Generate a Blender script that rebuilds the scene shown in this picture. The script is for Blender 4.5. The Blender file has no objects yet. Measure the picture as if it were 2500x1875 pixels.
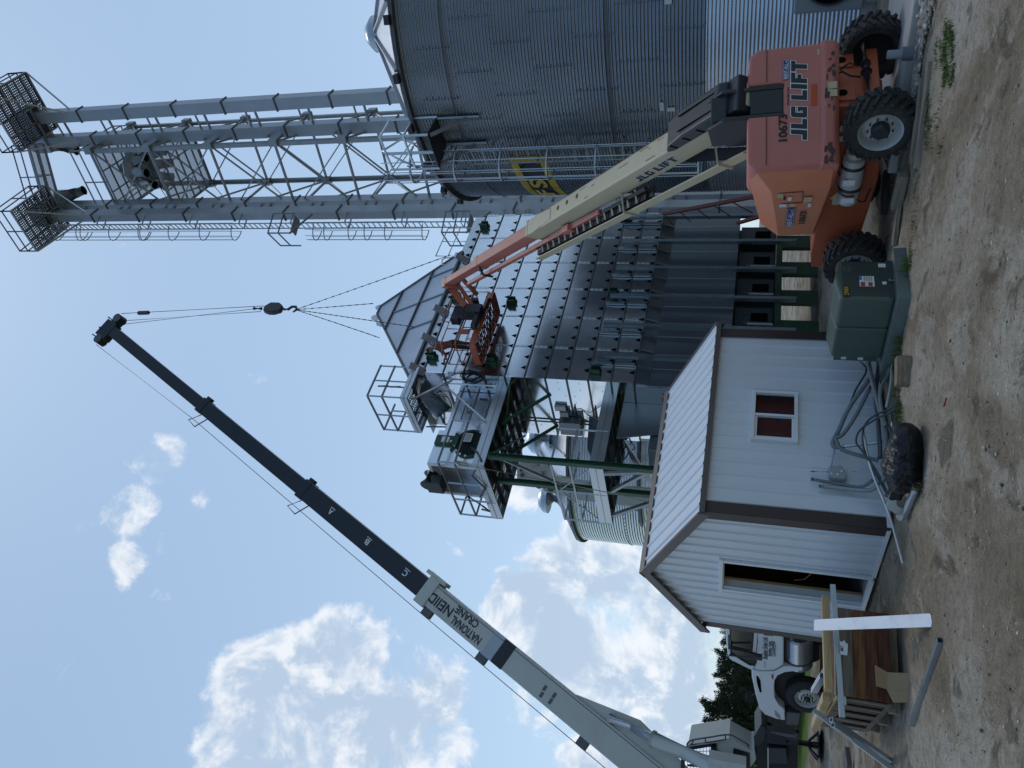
import bpy, bmesh, math, random
import numpy as np
from mathutils import Vector, Matrix, noise
from mathutils.geometry import tessellate_polygon
random.seed(7)
S = bpy.context.scene
COL = S.collection
R_ = math.radians

# ------------------------------------------------------------------ camera
FPX, PITCH, ROLL, EYE = 1892.0, 0.2967, 0.0555, 1.88     # the photo was taken upright and stored lying on its side
_F = Vector((0, math.cos(PITCH), math.sin(PITCH)))
_U0 = Vector((0, -math.sin(PITCH), math.cos(PITCH)))
_X0 = Vector((1, 0, 0))
_R = _X0 * math.cos(ROLL) + _U0 * math.sin(ROLL)
_U = -_X0 * math.sin(ROLL) + _U0 * math.cos(ROLL)
cd = bpy.data.cameras.new('camera')
cam = bpy.data.objects.new('camera', cd)
COL.objects.link(cam)
cd.sensor_fit = 'HORIZONTAL'
cd.sensor_width = 36.0
cd.lens = FPX / 2500.0 * 36.0
cd.clip_start = 0.05
cd.clip_end = 6000
m3 = Matrix((-_U, _R, -_F)).transposed()
cam.matrix_world = Matrix.Translation((0, 0, EYE)) @ m3.to_4x4()
S.camera = cam

def ray(x, y):
    d = _R * ((937.5 - y) / FPX) - _U * ((x - 1250.0) / FPX) + _F
    return d.normalized()

# ------------------------------------------------------------------ sky and sun
SUN_EL, SUN_AZ = R_(67), R_(78)            # azimuth measured from +X towards +Y: behind the grain bins
W = bpy.data.worlds.new('World')
S.world = W
W.use_nodes = True
nt = W.node_tree
nt.nodes.clear()
def N(t, **k):
    n = nt.nodes.new(t)
    for a, v in k.items():
        setattr(n, a, v)
    return n
def L(a, b): nt.links.new(a, b)
sky = N('ShaderNodeTexSky', sky_type='NISHITA', sun_disc=False)
sky.sun_elevation = SUN_EL
sky.sun_rotation = R_(90) - SUN_AZ
sky.altitude = 400
sky.air_density = 1.0
sky.dust_density = .7
sky.ozone_density = 2.0
bg = N('ShaderNodeBackground')
bg.inputs['Strength'].default_value = 0.105
tc = N('ShaderNodeTexCoord')
# cumulus: soft round masses at set places of the sky, broken up by fractal noise
CLOUDS = [  # (x, y) of the photo -> direction ; radius in degrees ; weight
    (700, 1690, 6.5, .92), (830, 1610, 5.0, .9), (640, 1790, 6.0, .9), (830, 1800, 6.5, .9), (1000, 1780, 6.5, .85),
    (1060, 1650, 4.5, .75), (950, 1560, 2.6, .5), (600, 1640, 3.2, .6),
    (1330, 1420, 5.0, .9), (1250, 1490, 3.6, .85), (1420, 1560, 5.5, .95), (1480, 1420, 5.0, .9), (1560, 1600, 6.5, .9),
    (1350, 1680, 5.5, .8), (1240, 1600, 3.2, .65), (1500, 1800, 7, .85), (1640, 1500, 6.5, .9), (1640, 1750, 7, .9),
    (395, 1120, 3.6, .66), (335, 1240, 3.0, .60), (460, 1215, 2.6, .52), (420, 1300, 2.2, .5), (300, 1370, 2.2, .42),
    (530, 1120, 2.0, .42), (625, 685, 1.6, .52), (640, 700, 1.2, .5), (1195, 1215, 2.6, .55), (1110, 1330, 2.0, .5),
    (1280, 1200, 3.6, .68), (1450, 1310, 3.8, .78)]
geo = tc.outputs['Generated']
sep = N('ShaderNodeSeparateXYZ'); L(geo, sep.inputs[0])
def M(op, a, b=None, c=None, clamp=False):
    n = N('ShaderNodeMath', operation=op, use_clamp=clamp)
    for i, q in enumerate((a, b, c)):
        if q is None: continue
        if isinstance(q, (int, float)): n.inputs[i].default_value = q
        else: L(q, n.inputs[i])
    return n.outputs[0]
def sstep(v, lo_, hi_, t0=0.0, t1=1.0):
    n = N('ShaderNodeMapRange', interpolation_type='SMOOTHSTEP'); n.inputs['From Min'].default_value = lo_; n.inputs['From Max'].default_value = hi_
    n.inputs['To Min'].default_value = t0; n.inputs['To Max'].default_value = t1
    L(v, n.inputs['Value']); return n.outputs[0]
# banks of cloud left of and behind the photographer, where the sheet metal looks
bank = M('MAXIMUM', sstep(sep.outputs['Y'], .15, -.25, 0, .34), sstep(sep.outputs['X'], -.45, -.85, 0, .62))
bank = M('MULTIPLY', bank, sstep(sep.outputs['Z'], .95, .2))
def fbm(vec, scale, detail, rough, off, dist=0.0):
    mp = N('ShaderNodeMapping'); mp.inputs['Location'].default_value = off
    L(vec, mp.inputs['Vector'])
    n = N('ShaderNodeTexNoise'); n.inputs['Scale'].default_value = scale
    n.inputs['Detail'].default_value = detail; n.inputs['Roughness'].default_value = rough
    n.inputs['Distortion'].default_value = dist
    L(mp.outputs[0], n.inputs['Vector'])
    return n.outputs['Fac'], mp.outputs[0]
def density(vec):
    acc = None
    for x, y, rad, wgt in CLOUDS:
        dp = N('ShaderNodeVectorMath', operation='DOT_PRODUCT'); L(vec, dp.inputs[0]); dp.inputs[1].default_value = ray(x, y)
        q = sstep(dp.outputs['Value'], math.cos(R_(rad)), 1.0, 0, wgt)
        acc = q if acc is None else M('SMOOTH_MAX', acc, q, .2)
    acc = M('MAXIMUM', acc, bank)
    n1, mv = fbm(vec, 12, 10, .62, (1.3, .4, 2.2), .3)
    n2, _ = fbm(vec, 4.5, 3, .5, (4.1, 2.2, .3), .1)
    d = M('ADD', M('MULTIPLY_ADD', acc, 1.75, -.82), M('MULTIPLY_ADD', n1, 3.4, -1.74))
    return M('ADD', d, M('MULTIPLY_ADD', n2, .8, -.4)), n1
dn, n1 = density(geo)
sdir = Vector((math.cos(SUN_AZ) * math.cos(SUN_EL), math.sin(SUN_AZ) * math.cos(SUN_EL), math.sin(SUN_EL)))
n1b, _ = fbm(geo, 12, 5, .62, tuple(Vector((1.3, .4, 2.2)) + sdir * .028), .3)
cover = sstep(dn, -.03, .5)
lit = M('MULTIPLY_ADD', M('SUBTRACT', n1, n1b), 5.0, .42)
edge = M('SUBTRACT', 1.0, sstep(dn, .15, .8))
shade = sstep(M('ADD', M('MULTIPLY', lit, .85), M('MULTIPLY', edge, .60)), .28, 1.12)
cc = N('ShaderNodeMix', data_type='RGBA')
cc.inputs['B'].default_value = (7.3, 7.5, 7.8, 1)      # sunlit rims
cc.inputs['A'].default_value = (3.85, 4.80, 6.05, 1)      # bodies of the backlit clouds
L(shade, cc.inputs['Factor'])
# haze that whitens the sky towards the horizon
hz = N('ShaderNodeMapRange', interpolation_type='SMOOTHSTEP')
hz.inputs['From Min'].default_value = .85; hz.inputs['From Max'].default_value = -.02; hz.inputs['To Min'].default_value = .36; hz.inputs['To Max'].default_value = .70
L(sep.outputs['Z'], hz.inputs['Value'])
fw = N('ShaderNodeVectorMath', operation='DOT_PRODUCT'); L(geo, fw.inputs[0]); fw.inputs[1].default_value = (math.cos(SUN_AZ), math.sin(SUN_AZ), 0)
fs_ = N('ShaderNodeMapRange', interpolation_type='SMOOTHSTEP'); fs_.inputs['From Min'].default_value = -.75; fs_.inputs['From Max'].default_value = .45; fs_.inputs['To Min'].default_value = .10
L(fw.outputs['Value'], fs_.inputs['Value'])
hzf = M('MULTIPLY', hz.outputs[0], fs_.outputs[0])
hm = N('ShaderNodeMix', data_type='RGBA'); L(hzf, hm.inputs['Factor'])
SKYGAIN = N('ShaderNodeMix', data_type='RGBA', blend_type='MULTIPLY'); SKYGAIN.inputs['Factor'].default_value = 1
L(sky.outputs[0], SKYGAIN.inputs['A']); SKYGAIN.inputs['B'].default_value = (.90, 1.06, 1.08, 1)
L(SKYGAIN.outputs['Result'], hm.inputs['A']); hm.inputs['B'].default_value = (4.7, 5.9, 7.2, 1)
cm = N('ShaderNodeMix', data_type='RGBA')
cf = N('ShaderNodeMath', operation='MULTIPLY'); L(cover, cf.inputs[0]); cf.inputs[1].default_value = .86
L(cf.outputs[0], cm.inputs['Factor']); L(hm.outputs['Result'], cm.inputs['A']); L(cc.outputs['Result'], cm.inputs['B'])
L(cm.outputs['Result'], bg.inputs['Color'])
out = N('ShaderNodeOutputWorld'); L(bg.outputs[0], out.inputs['Surface'])

sl = bpy.data.lights.new('sun', 'SUN'); sl.energy = .55; sl.angle = R_(16); sl.color = (1, .95, .87)
so = bpy.data.objects.new('sun', sl); COL.objects.link(so)
sd = Vector((math.cos(SUN_AZ) * math.cos(SUN_EL), math.sin(SUN_AZ) * math.cos(SUN_EL), math.sin(SUN_EL)))
so.rotation_euler = (-sd).to_track_quat('-Z', 'Y').to_euler()
so.location = sd * 80

vs = S.view_settings
vs.view_transform = 'Standard'; vs.look = 'None'; vs.exposure = 0.30; vs.gamma = 1.0; vs.use_curve_mapping = False
S.render.film_transparent = False
S.cycles.max_bounces = 6; S.cycles.diffuse_bounces = 3; S.cycles.glossy_bounces = 4
S.cycles.sample_clamp_indirect = 6

# ------------------------------------------------------------------ frames
Z = Vector((0, 0, 1))
A = Vector((math.cos(R_(40.3)), math.sin(R_(40.3)), 0))     # along the dryer front: right and away
B = Vector((-A.y, A.x, 0))                                   # along its end: left and away
CD = Vector((.2526, 22.8068, 0))
def D(s, t, z): return CD + A * s + B * t + Z * z
def hit(x, y, p, n):
    o = Vector((0, 0, EYE)); d = ray(x, y)
    return o + d * ((p - o).dot(n) / d.dot(n))
def gnd(x, y, z=0.0): return hit(x, y, Vector((0, 0, z)), Z)
def atY(x, y, Y):
    d = ray(x, y); return Vector((0, 0, EYE)) + d * (Y / d.y)

# ------------------------------------------------------------------ materials
MATS = {}
def mat(name, col, rough=.6, metal=0.0, var=.12, vscale=3.0, bump=0.0, bscale=40.0, spec=.5, dirt=None, dscale=1.5, damt=.5, rvar=.1, stretch=None):
    if name in MATS: return MATS[name]
    m = bpy.data.materials.new(name); m.use_nodes = True
    t = m.node_tree; n = t.nodes; l = t.links
    p = n['Principled BSDF']
    p.inputs['Roughness'].default_value = rough; p.inputs['Metallic'].default_value = metal
    p.inputs['Specular IOR Level'].default_value = spec
    co = n.new('ShaderNodeTexCoord'); vec = co.outputs['Object']
    if stretch:
        mp = n.new('ShaderNodeMapping'); mp.inputs['Scale'].default_value = stretch; l.new(vec, mp.inputs['Vector']); vec = mp.outputs[0]
    no = n.new('ShaderNodeTexNoise'); no.inputs['Scale'].default_value = vscale; no.inputs['Detail'].default_value = 6
    no.inputs['Roughness'].default_value = .6
    l.new(vec, no.inputs['Vector'])
    mx = n.new('ShaderNodeMix'); mx.data_type = 'RGBA'
    c = col
    mx.inputs['A'].default_value = (c[0] * (1 - var), c[1] * (1 - var), c[2] * (1 - var), 1)
    mx.inputs['B'].default_value = (min(1, c[0] * (1 + var)), min(1, c[1] * (1 + var)), min(1, c[2] * (1 + var)), 1)
    mr = n.new('ShaderNodeMapRange'); mr.inputs['From Min'].default_value = .3; mr.inputs['From Max'].default_value = .7
    l.new(no.outputs['Fac'], mr.inputs['Value']); l.new(mr.outputs[0], mx.inputs['Factor'])
    res = mx.outputs['Result']
    if dirt:
        n2 = n.new('ShaderNodeTexNoise'); n2.inputs['Scale'].default_value = dscale; n2.inputs['Detail'].default_value = 8; n2.inputs['Roughness'].default_value = .7
        l.new(vec, n2.inputs['Vector'])
        r2 = n.new('ShaderNodeMapRange'); r2.inputs['From Min'].default_value = .5; r2.inputs['From Max'].default_value = .72; r2.inputs['To Max'].default_value = damt
        l.new(n2.outputs['Fac'], r2.inputs['Value'])
        m2 = n.new('ShaderNodeMix'); m2.data_type = 'RGBA'; m2.inputs['B'].default_value = (*dirt, 1)
        l.new(res, m2.inputs['A']); l.new(r2.outputs[0], m2.inputs['Factor']); res = m2.outputs['Result']
    l.new(res, p.inputs['Base Color'])
    rr = n.new('ShaderNodeMapRange'); rr.inputs['To Min'].default_value = max(.02, rough - rvar); rr.inputs['To Max'].default_value = min(1, rough + rvar)
    l.new(no.outputs['Fac'], rr.inputs['Value']); l.new(rr.outputs[0], p.inputs['Roughness'])
    if bump:
        nb = n.new('ShaderNodeTexNoise'); nb.inputs['Scale'].default_value = bscale; nb.inputs['Detail'].default_value = 4
        l.new(vec, nb.inputs['Vector'])
        b = n.new('ShaderNodeBump'); b.inputs['Strength'].default_value = bump; b.inputs['Distance'].default_value = .02
        l.new(nb.outputs['Fac'], b.inputs['Height']); l.new(b.outputs[0], p.inputs['Normal'])
    MATS[name] = m
    return m

def wood(name, c1, c2, scale=6.0, axis='X', rough=.75):
    if name in MATS: return MATS[name]
    m = bpy.data.materials.new(name); m.use_nodes = True
    t = m.node_tree; n = t.nodes; l = t.links; p = n['Principled BSDF']; p.inputs['Roughness'].default_value = rough
    p.inputs['Specular IOR Level'].default_value = .25
    co = n.new('ShaderNodeTexCoord'); mp = n.new('ShaderNodeMapping')
    sc = [9, 9, 9]; sc['XYZ'.index(axis)] = .7
    mp.inputs['Scale'].default_value = sc
    l.new(co.outputs['Object'], mp.inputs['Vector'])
    no = n.new('ShaderNodeTexNoise'); no.inputs['Scale'].default_value = scale; no.inputs['Detail'].default_value = 5; no.inputs['Distortion'].default_value = .6
    l.new(mp.outputs[0], no.inputs['Vector'])
    cr = n.new('ShaderNodeValToRGB'); cr.color_ramp.elements[0].position = .33; cr.color_ramp.elements[1].position = .68
    cr.color_ramp.elements[0].color = (*c1, 1); cr.color_ramp.elements[1].color = (*c2, 1)
    l.new(no.outputs['Fac'], cr.inputs[0]); l.new(cr.outputs[0], p.inputs['Base Color'])
    b = n.new('ShaderNodeBump'); b.inputs['Strength'].default_value = .25; b.inputs['Distance'].default_value = .01
    l.new(no.outputs['Fac'], b.inputs['Height']); l.new(b.outputs[0], p.inputs['Normal'])
    MATS[name] = m
    return m

GALV = mat('galvanized', (.50, .53, .56), .34, .85, .10, 5, rvar=.08)
GALVS = mat('galvanized_sheet', (.62, .65, .69), .17, 1.0, .06, .8, bump=.05, bscale=1.1, rvar=.06)
GALVD = mat('dull_steel', (.30, .32, .34), .45, .75, .12, 6)
STEELD = mat('dark_steel', (.11, .115, .125), .5, .6, .2, 8)
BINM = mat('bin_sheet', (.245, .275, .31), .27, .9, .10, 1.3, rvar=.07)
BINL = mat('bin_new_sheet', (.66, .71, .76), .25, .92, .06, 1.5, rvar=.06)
ROOFM = mat('roof_sheet', (.55, .58, .63), .42, .75, .06, 1.2)
GREEN = mat('green_paint', (.012, .065, .03), .45, 0, .2, 4)
BLACK = mat('black_rubber', (.018, .018, .02), .7, 0, .3, 10)
BLACKP = mat('black_paint', (.022, .024, .03), .45, 0, .2, 6)
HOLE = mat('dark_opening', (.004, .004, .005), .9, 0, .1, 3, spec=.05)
WHITE = mat('white_paint', (.74, .75, .76), .45, 0, .05, 3)
WHITED = mat('white_label', (.78, .78, .76), .6, 0, .03, 5)

# ------------------------------------------------------------------ mesh builder
def frame_of(d, up=Z):
    d = d.normalized()
    if abs(d.dot(up)) > .999: up = Vector((1, 0, 0)) if abs(d.x) < .9 else Vector((0, 1, 0))
    x = d.cross(up).normalized()
    return x, x.cross(d).normalized()
class MB:
    def __init__(s): s.v = []; s.f = []; s.m = []; s.sm = []
    def add(s, vs, fs, mi=0, smooth=False):
        o = len(s.v); s.v += [Vector(q) for q in vs]
        for f in fs: s.f.append([i + o for i in f]); s.m.append(mi); s.sm.append(smooth)
        return s
    def box(s, c, size, ax=(A, B, Z), mi=0):
        c = Vector(c); h = [ax[i] * (size[i] / 2) for i in range(3)]
        vs = [c + h[0] * i + h[1] * j + h[2] * k for k in (-1, 1) for j in (-1, 1) for i in (-1, 1)]
        return s.add(vs, [(0, 2, 3, 1), (4, 5, 7, 6), (0, 1, 5, 4), (2, 6, 7, 3), (0, 4, 6, 2), (1, 3, 7, 5)], mi)
    def dbox(s, s0, s1, t0, t1, z0, z1, mi=0):
        return s.box(D((s0 + s1) / 2, (t0 + t1) / 2, (z0 + z1) / 2), (s1 - s0, t1 - t0, z1 - z0), (A, B, Z), mi)
    def bar(s, p0, p1, w, h=None, up=Z, mi=0):
        p0 = Vector(p0); p1 = Vector(p1); h = h or w; x, y = frame_of(p1 - p0, up); d = (p1 - p0)
        return s.box((p0 + p1) / 2, (w, h, d.length), (x, y, d.normalized()), mi)
    def tube(s, path, r, n=8, mi=0, cap=True, closed=False, smooth=True):
        path = [Vector(p) for p in path]; k = len(path); vs = []; px = None
        rr = r if isinstance(r, (list, tuple)) else [r] * k
        for i, p in enumerate(path):
            if closed: d = path[(i + 1) % k] - path[i - 1]
            else: d = path[min(i + 1, k - 1)] - path[max(i - 1, 0)]
            d = d.normalized()
            if px is None: px, py = frame_of(d)
            else:
                px = (px - d * px.dot(d)).normalized(); py = d.cross(px)
            for j in range(n):
                a = 2 * math.pi * j / n
                vs.append(p + px * (math.cos(a) * rr[i]) + py * (math.sin(a) * rr[i]))
        fs = []
        for i in range(k if closed else k - 1):
            i2 = (i + 1) % k
            for j in range(n):
                fs.append((i * n + j, i * n + (j + 1) % n, i2 * n + (j + 1) % n, i2 * n + j))
        s.add(vs, fs, mi, smooth)
        if cap and not closed:
            s.add(vs[:n], [tuple(range(n))[::-1]], mi); s.add(vs[-n:], [tuple(range(n))], mi)
        return s
    def cyl(s, p0, p1, r0, r1=None, n=16, mi=0, cap=True):
        return s.tube([p0, p1], [r0, r0 if r1 is None else r1], n, mi, cap)
    def lathe(s, prof, o, ax, n=24, mi=0, smooth=True):
        o = Vector(o); ax = Vector(ax).normalized(); x, y = frame_of(ax); vs = []
        for r, h in prof:
            for j in range(n):
                a = 2 * math.pi * j / n
                vs.append(o + ax * h + x * (r * math.cos(a)) + y * (r * math.sin(a)))
        fs = [(i * n + j, i * n + (j + 1) % n, (i + 1) * n + (j + 1) % n, (i + 1) * n + j) for i in range(len(prof) - 1) for j in range(n)]
        return s.add(vs, fs, mi, smooth)
    def prism(s, poly, o, xd, yd, dep, mi=0, mi_side=None):
        o = Vector(o); dep = Vector(dep)
        p2 = [Vector((p[0], p[1], 0)) for p in poly]; n = len(poly)
        tri = tessellate_polygon([p2])
        a = [o + xd * p[0] + yd * p[1] for p in poly]; b = [q + dep for q in a]
        if xd.cross(yd).dot(dep) < 0: flip = True
        else: flip = False
        vs = a + b; fs = []
        for t in tri:
            e = (p2[t[1]] - p2[t[0]]).cross(p2[t[2]] - p2[t[0]]).z
            t = t if e > 0 else t[::-1]
            fs.append(tuple(t[::-1])); fs.append(tuple(i + n for i in t))
        area = sum(poly[i][0] * poly[(i + 1) % n][1] - poly[(i + 1) % n][0] * poly[i][1] for i in range(n))
        sd = []
        for i in range(n):
            j = (i + 1) % n
            q = (i, j, j + n, i + n)
            sd.append(q if area > 0 else q[::-1])
        if flip: fs = [f[::-1] for f in fs]; sd = [f[::-1] for f in sd]
        s.add(vs, fs, mi)
        o2 = len(s.v) - 2 * n
        for f in sd: s.f.append([i + o2 for i in f]); s.m.append(mi if mi_side is None else mi_side); s.sm.append(False)
        return s
    def quad(s, a, b, c, d, mi=0): return s.add([a, b, c, d], [(0, 1, 2, 3)], mi)
    def slab(s, pts, dep, mi=0):          # planar polygon in space with a thickness
        pts = [Vector(p) for p in pts]; x = (pts[1] - pts[0]).normalized(); nrm = None
        for i in range(2, len(pts)):
            nrm = x.cross(pts[i] - pts[0])
            if nrm.length > 1e-6: break
        nrm.normalize(); y = nrm.cross(x)
        return s.prism([((p - pts[0]).dot(x), (p - pts[0]).dot(y)) for p in pts], pts[0], x, y, nrm * dep, mi)
    def xform(s, M): s.v = [M @ q for q in s.v]; return s
    def build(s, name, mats, parent=None, bev=0, smooth_angle=None, seg=2):
        me = bpy.data.meshes.new(name)
        off = Vector((0, 0, 0)); r = parent
        if r is not None:
            while r.parent: r = r.parent
            off = r.location
        me.from_pydata([tuple(q - off) for q in s.v], [], s.f)
        if not isinstance(mats, (list, tuple)): mats = [mats]
        for q in mats: me.materials.append(q)
        me.polygons.foreach_set('material_index', s.m)
        me.polygons.foreach_set('use_smooth', s.sm)
        me.update()
        if smooth_angle:
            me.polygons.foreach_set('use_smooth', [True] * len(me.polygons))
            me.set_sharp_from_angle(angle=R_(smooth_angle))
        o = bpy.data.objects.new(name, me); COL.objects.link(o)
        if parent is not None: o.parent = parent
        if bev:
            bm_ = o.modifiers.new('bevel', 'BEVEL'); bm_.width = bev; bm_.segments = seg; bm_.limit_method = 'ANGLE'; bm_.angle_limit = R_(35)
            bm_.harden_normals = False
        return o
def tag(o, label=None, cat=None, group=None, kind=None):
    if label: o['label'] = label
    if cat: o['category'] = cat
    if group: o['group'] = group
    if kind: o['kind'] = kind
    return o
def thing(name, label, cat, loc, group=None):
    o = bpy.data.objects.new(name, None); COL.objects.link(o); o.location = loc; o.empty_display_size = .3
    return tag(o, label, cat, group)
def copy_tree(o, parent=None):
    c = o.copy(); COL.objects.link(c)
    if parent is not None: c.parent = parent
    for ch in list(o.children): copy_tree(ch, c)
    return c

# lettering -------------------------------------------------------------
def font_mesh(txt, offset=0.0, shear=0.0):
    cu = bpy.data.curves.new('lettering', 'FONT'); cu.body = txt; cu.size = 1.0; cu.offset = offset; cu.shear = shear; cu.resolution_u = 3
    ob = bpy.data.objects.new('lettering', cu); COL.objects.link(ob)
    bpy.context.view_layer.update()
    me = bpy.data.meshes.new_from_object(ob.evaluated_get(bpy.context.evaluated_depsgraph_get()))
    vs = [v.co.copy() for v in me.vertices]; fs = [tuple(p.vertices) for p in me.polygons]
    bpy.data.objects.remove(ob); bpy.data.curves.remove(cu); bpy.data.meshes.remove(me)
    return vs, fs
def text(mb, txt, o, xd, yd, h, w=None, mi=0, offset=.012, shear=0.0, lift=.004, fn=None):
    """letters of cap height h from point o; w squeezes the line to that length"""
    vs, fs = font_mesh(txt, offset, shear)
    x0 = min(v.x for v in vs); x1 = max(v.x for v in vs); y0 = min(v.y for v in vs); y1 = max(v.y for v in vs)
    cap = .69; k = h / cap; kx = k if w is None else w / (x1 - x0)
    nrm = xd.cross(yd).normalized() * lift
    if fn: pts = [fn((v.x - x0) * kx, v.y * k) for v in vs]
    else: pts = [Vector(o) + xd * ((v.x - x0) * kx) + yd * (v.y * k) + nrm for v in vs]
    out_f = []
    for f in fs:
        n_ = (vs[f[1]] - vs[f[0]]).cross(vs[f[2]] - vs[f[0]]).z
        out_f.append(f if n_ >= 0 else f[::-1])
    return mb.add(pts, out_f, mi)
BLK = {'J': [(0, 0), (.72, 0), (.72, 1), (.38, 1), (.38, .29), (0, .29)],
       'L': [(0, 0), (.74, 0), (.74, .29), (.34, .29), (.34, 1), (0, 1)],
       'G': [(0, .12), (.1, 0), (.8, 0), (.8, .58), (.44, .58), (.44, .44), (.52, .44), (.52, .27), (.34, .27), (.34, .73), (.8, .73), (.8, 1), (.1, 1), (0, .88)],
       'I': [(0, 0), (.34, 0), (.34, 1), (0, 1)],
       'F': [(0, 0), (.34, 0), (.34, .36), (.64, .36), (.64, .6), (.34, .6), (.34, .73), (.76, .73), (.76, 1), (0, 1)],
       'T': [(.22, 0), (.56, 0), (.56, .73), (.8, .73), (.8, 1), (0, 1), (0, .73), (.22, .73)]}
def offset_poly(p, d):
    n = len(p); out = []
    for i in range(n):
        a, b, c = Vector(p[i - 1]), Vector(p[i]), Vector(p[(i + 1) % n])
        e1 = (b - a).normalized(); e2 = (c - b).normalized()
        n1 = Vector((e1.y, -e1.x)); n2 = Vector((e2.y, -e2.x)); k = 1 + n1.dot(n2)
        q = b + (n1 + n2) * (d / max(k, .3)); out.append((q.x, q.y))
    return out
def block_text(mb, s, o, xd, yd, h, w, mi_in=0, mi_out=1, shear=.28, rim=.05):
    x = 0; items = []
    for ch in s:
        if ch == ' ': x += .42; continue
        p = BLK[ch]; items.append((x, p)); x += max(q[0] for q in p) + .10
    k = w / x; nrm = xd.cross(yd).normalized()
    for x0, p in items:
        for pol, lift, mi in ((offset_poly(p, rim), .004, mi_out), (p, .008, mi_in)):
            pts = [((q[0] + x0 + q[1] * shear * .6) * k, q[1] * h) for q in pol]
            mb.prism(pts, Vector(o) + nrm * (lift - .003), xd, yd, nrm * .003, mi)
    return mb
def lerp(a, b, t): return a + (b - a) * t
# ------------------------------------------------------------------ ground
def drop(x, y):                      # the yard falls away towards the field on the left
    def ss(v, a, b):
        t = min(1, max(0, (v - a) / (b - a))); return t * t * (3 - 2 * t)
    return -.45 * ss(y, 11.5, 18) * ss(-x, 2.5, 6)
def ground_h(x, y):
    r = math.hypot(x, y - 10)
    k = max(0.0, 1 - max(0, r - 14) / 10)
    if k <= 0: return 0.0
    p = Vector((x, y, 0))
    h = .030 * noise.fractal(p * .55, 1.0, 2.0, 4) + .016 * noise.fractal(p * 2.4, .9, 2.1, 4) + .007 * noise.noise(p * 9)
    for (a, b, w) in TRACKS:
        ab = b - a; t = (p - a).dot(ab) / ab.length_squared
        if -.05 < t < 1.05:
            q = a + ab * t; d = (p - q).length
            if d < w:
                s = t * ab.length
                h += -.025 * math.cos(d / w * 1.57) + .016 * math.sin((s + d * .6) * 2 * math.pi / .14) * math.cos(d / w * 1.57)
    return h * k
TRACKS = [(gnd(2330, 1330), gnd(2290, 1240), .16), (gnd(2440, 1560), gnd(2300, 1840), .2), (gnd(2490, 1640), gnd(2360, 1870), .2),
          (gnd(2370, 700), gnd(2300, 990), .2), (gnd(2360, 480), gnd(2330, 640), .2), (gnd(2420, 1000), gnd(2480, 1300), .22)]
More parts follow.
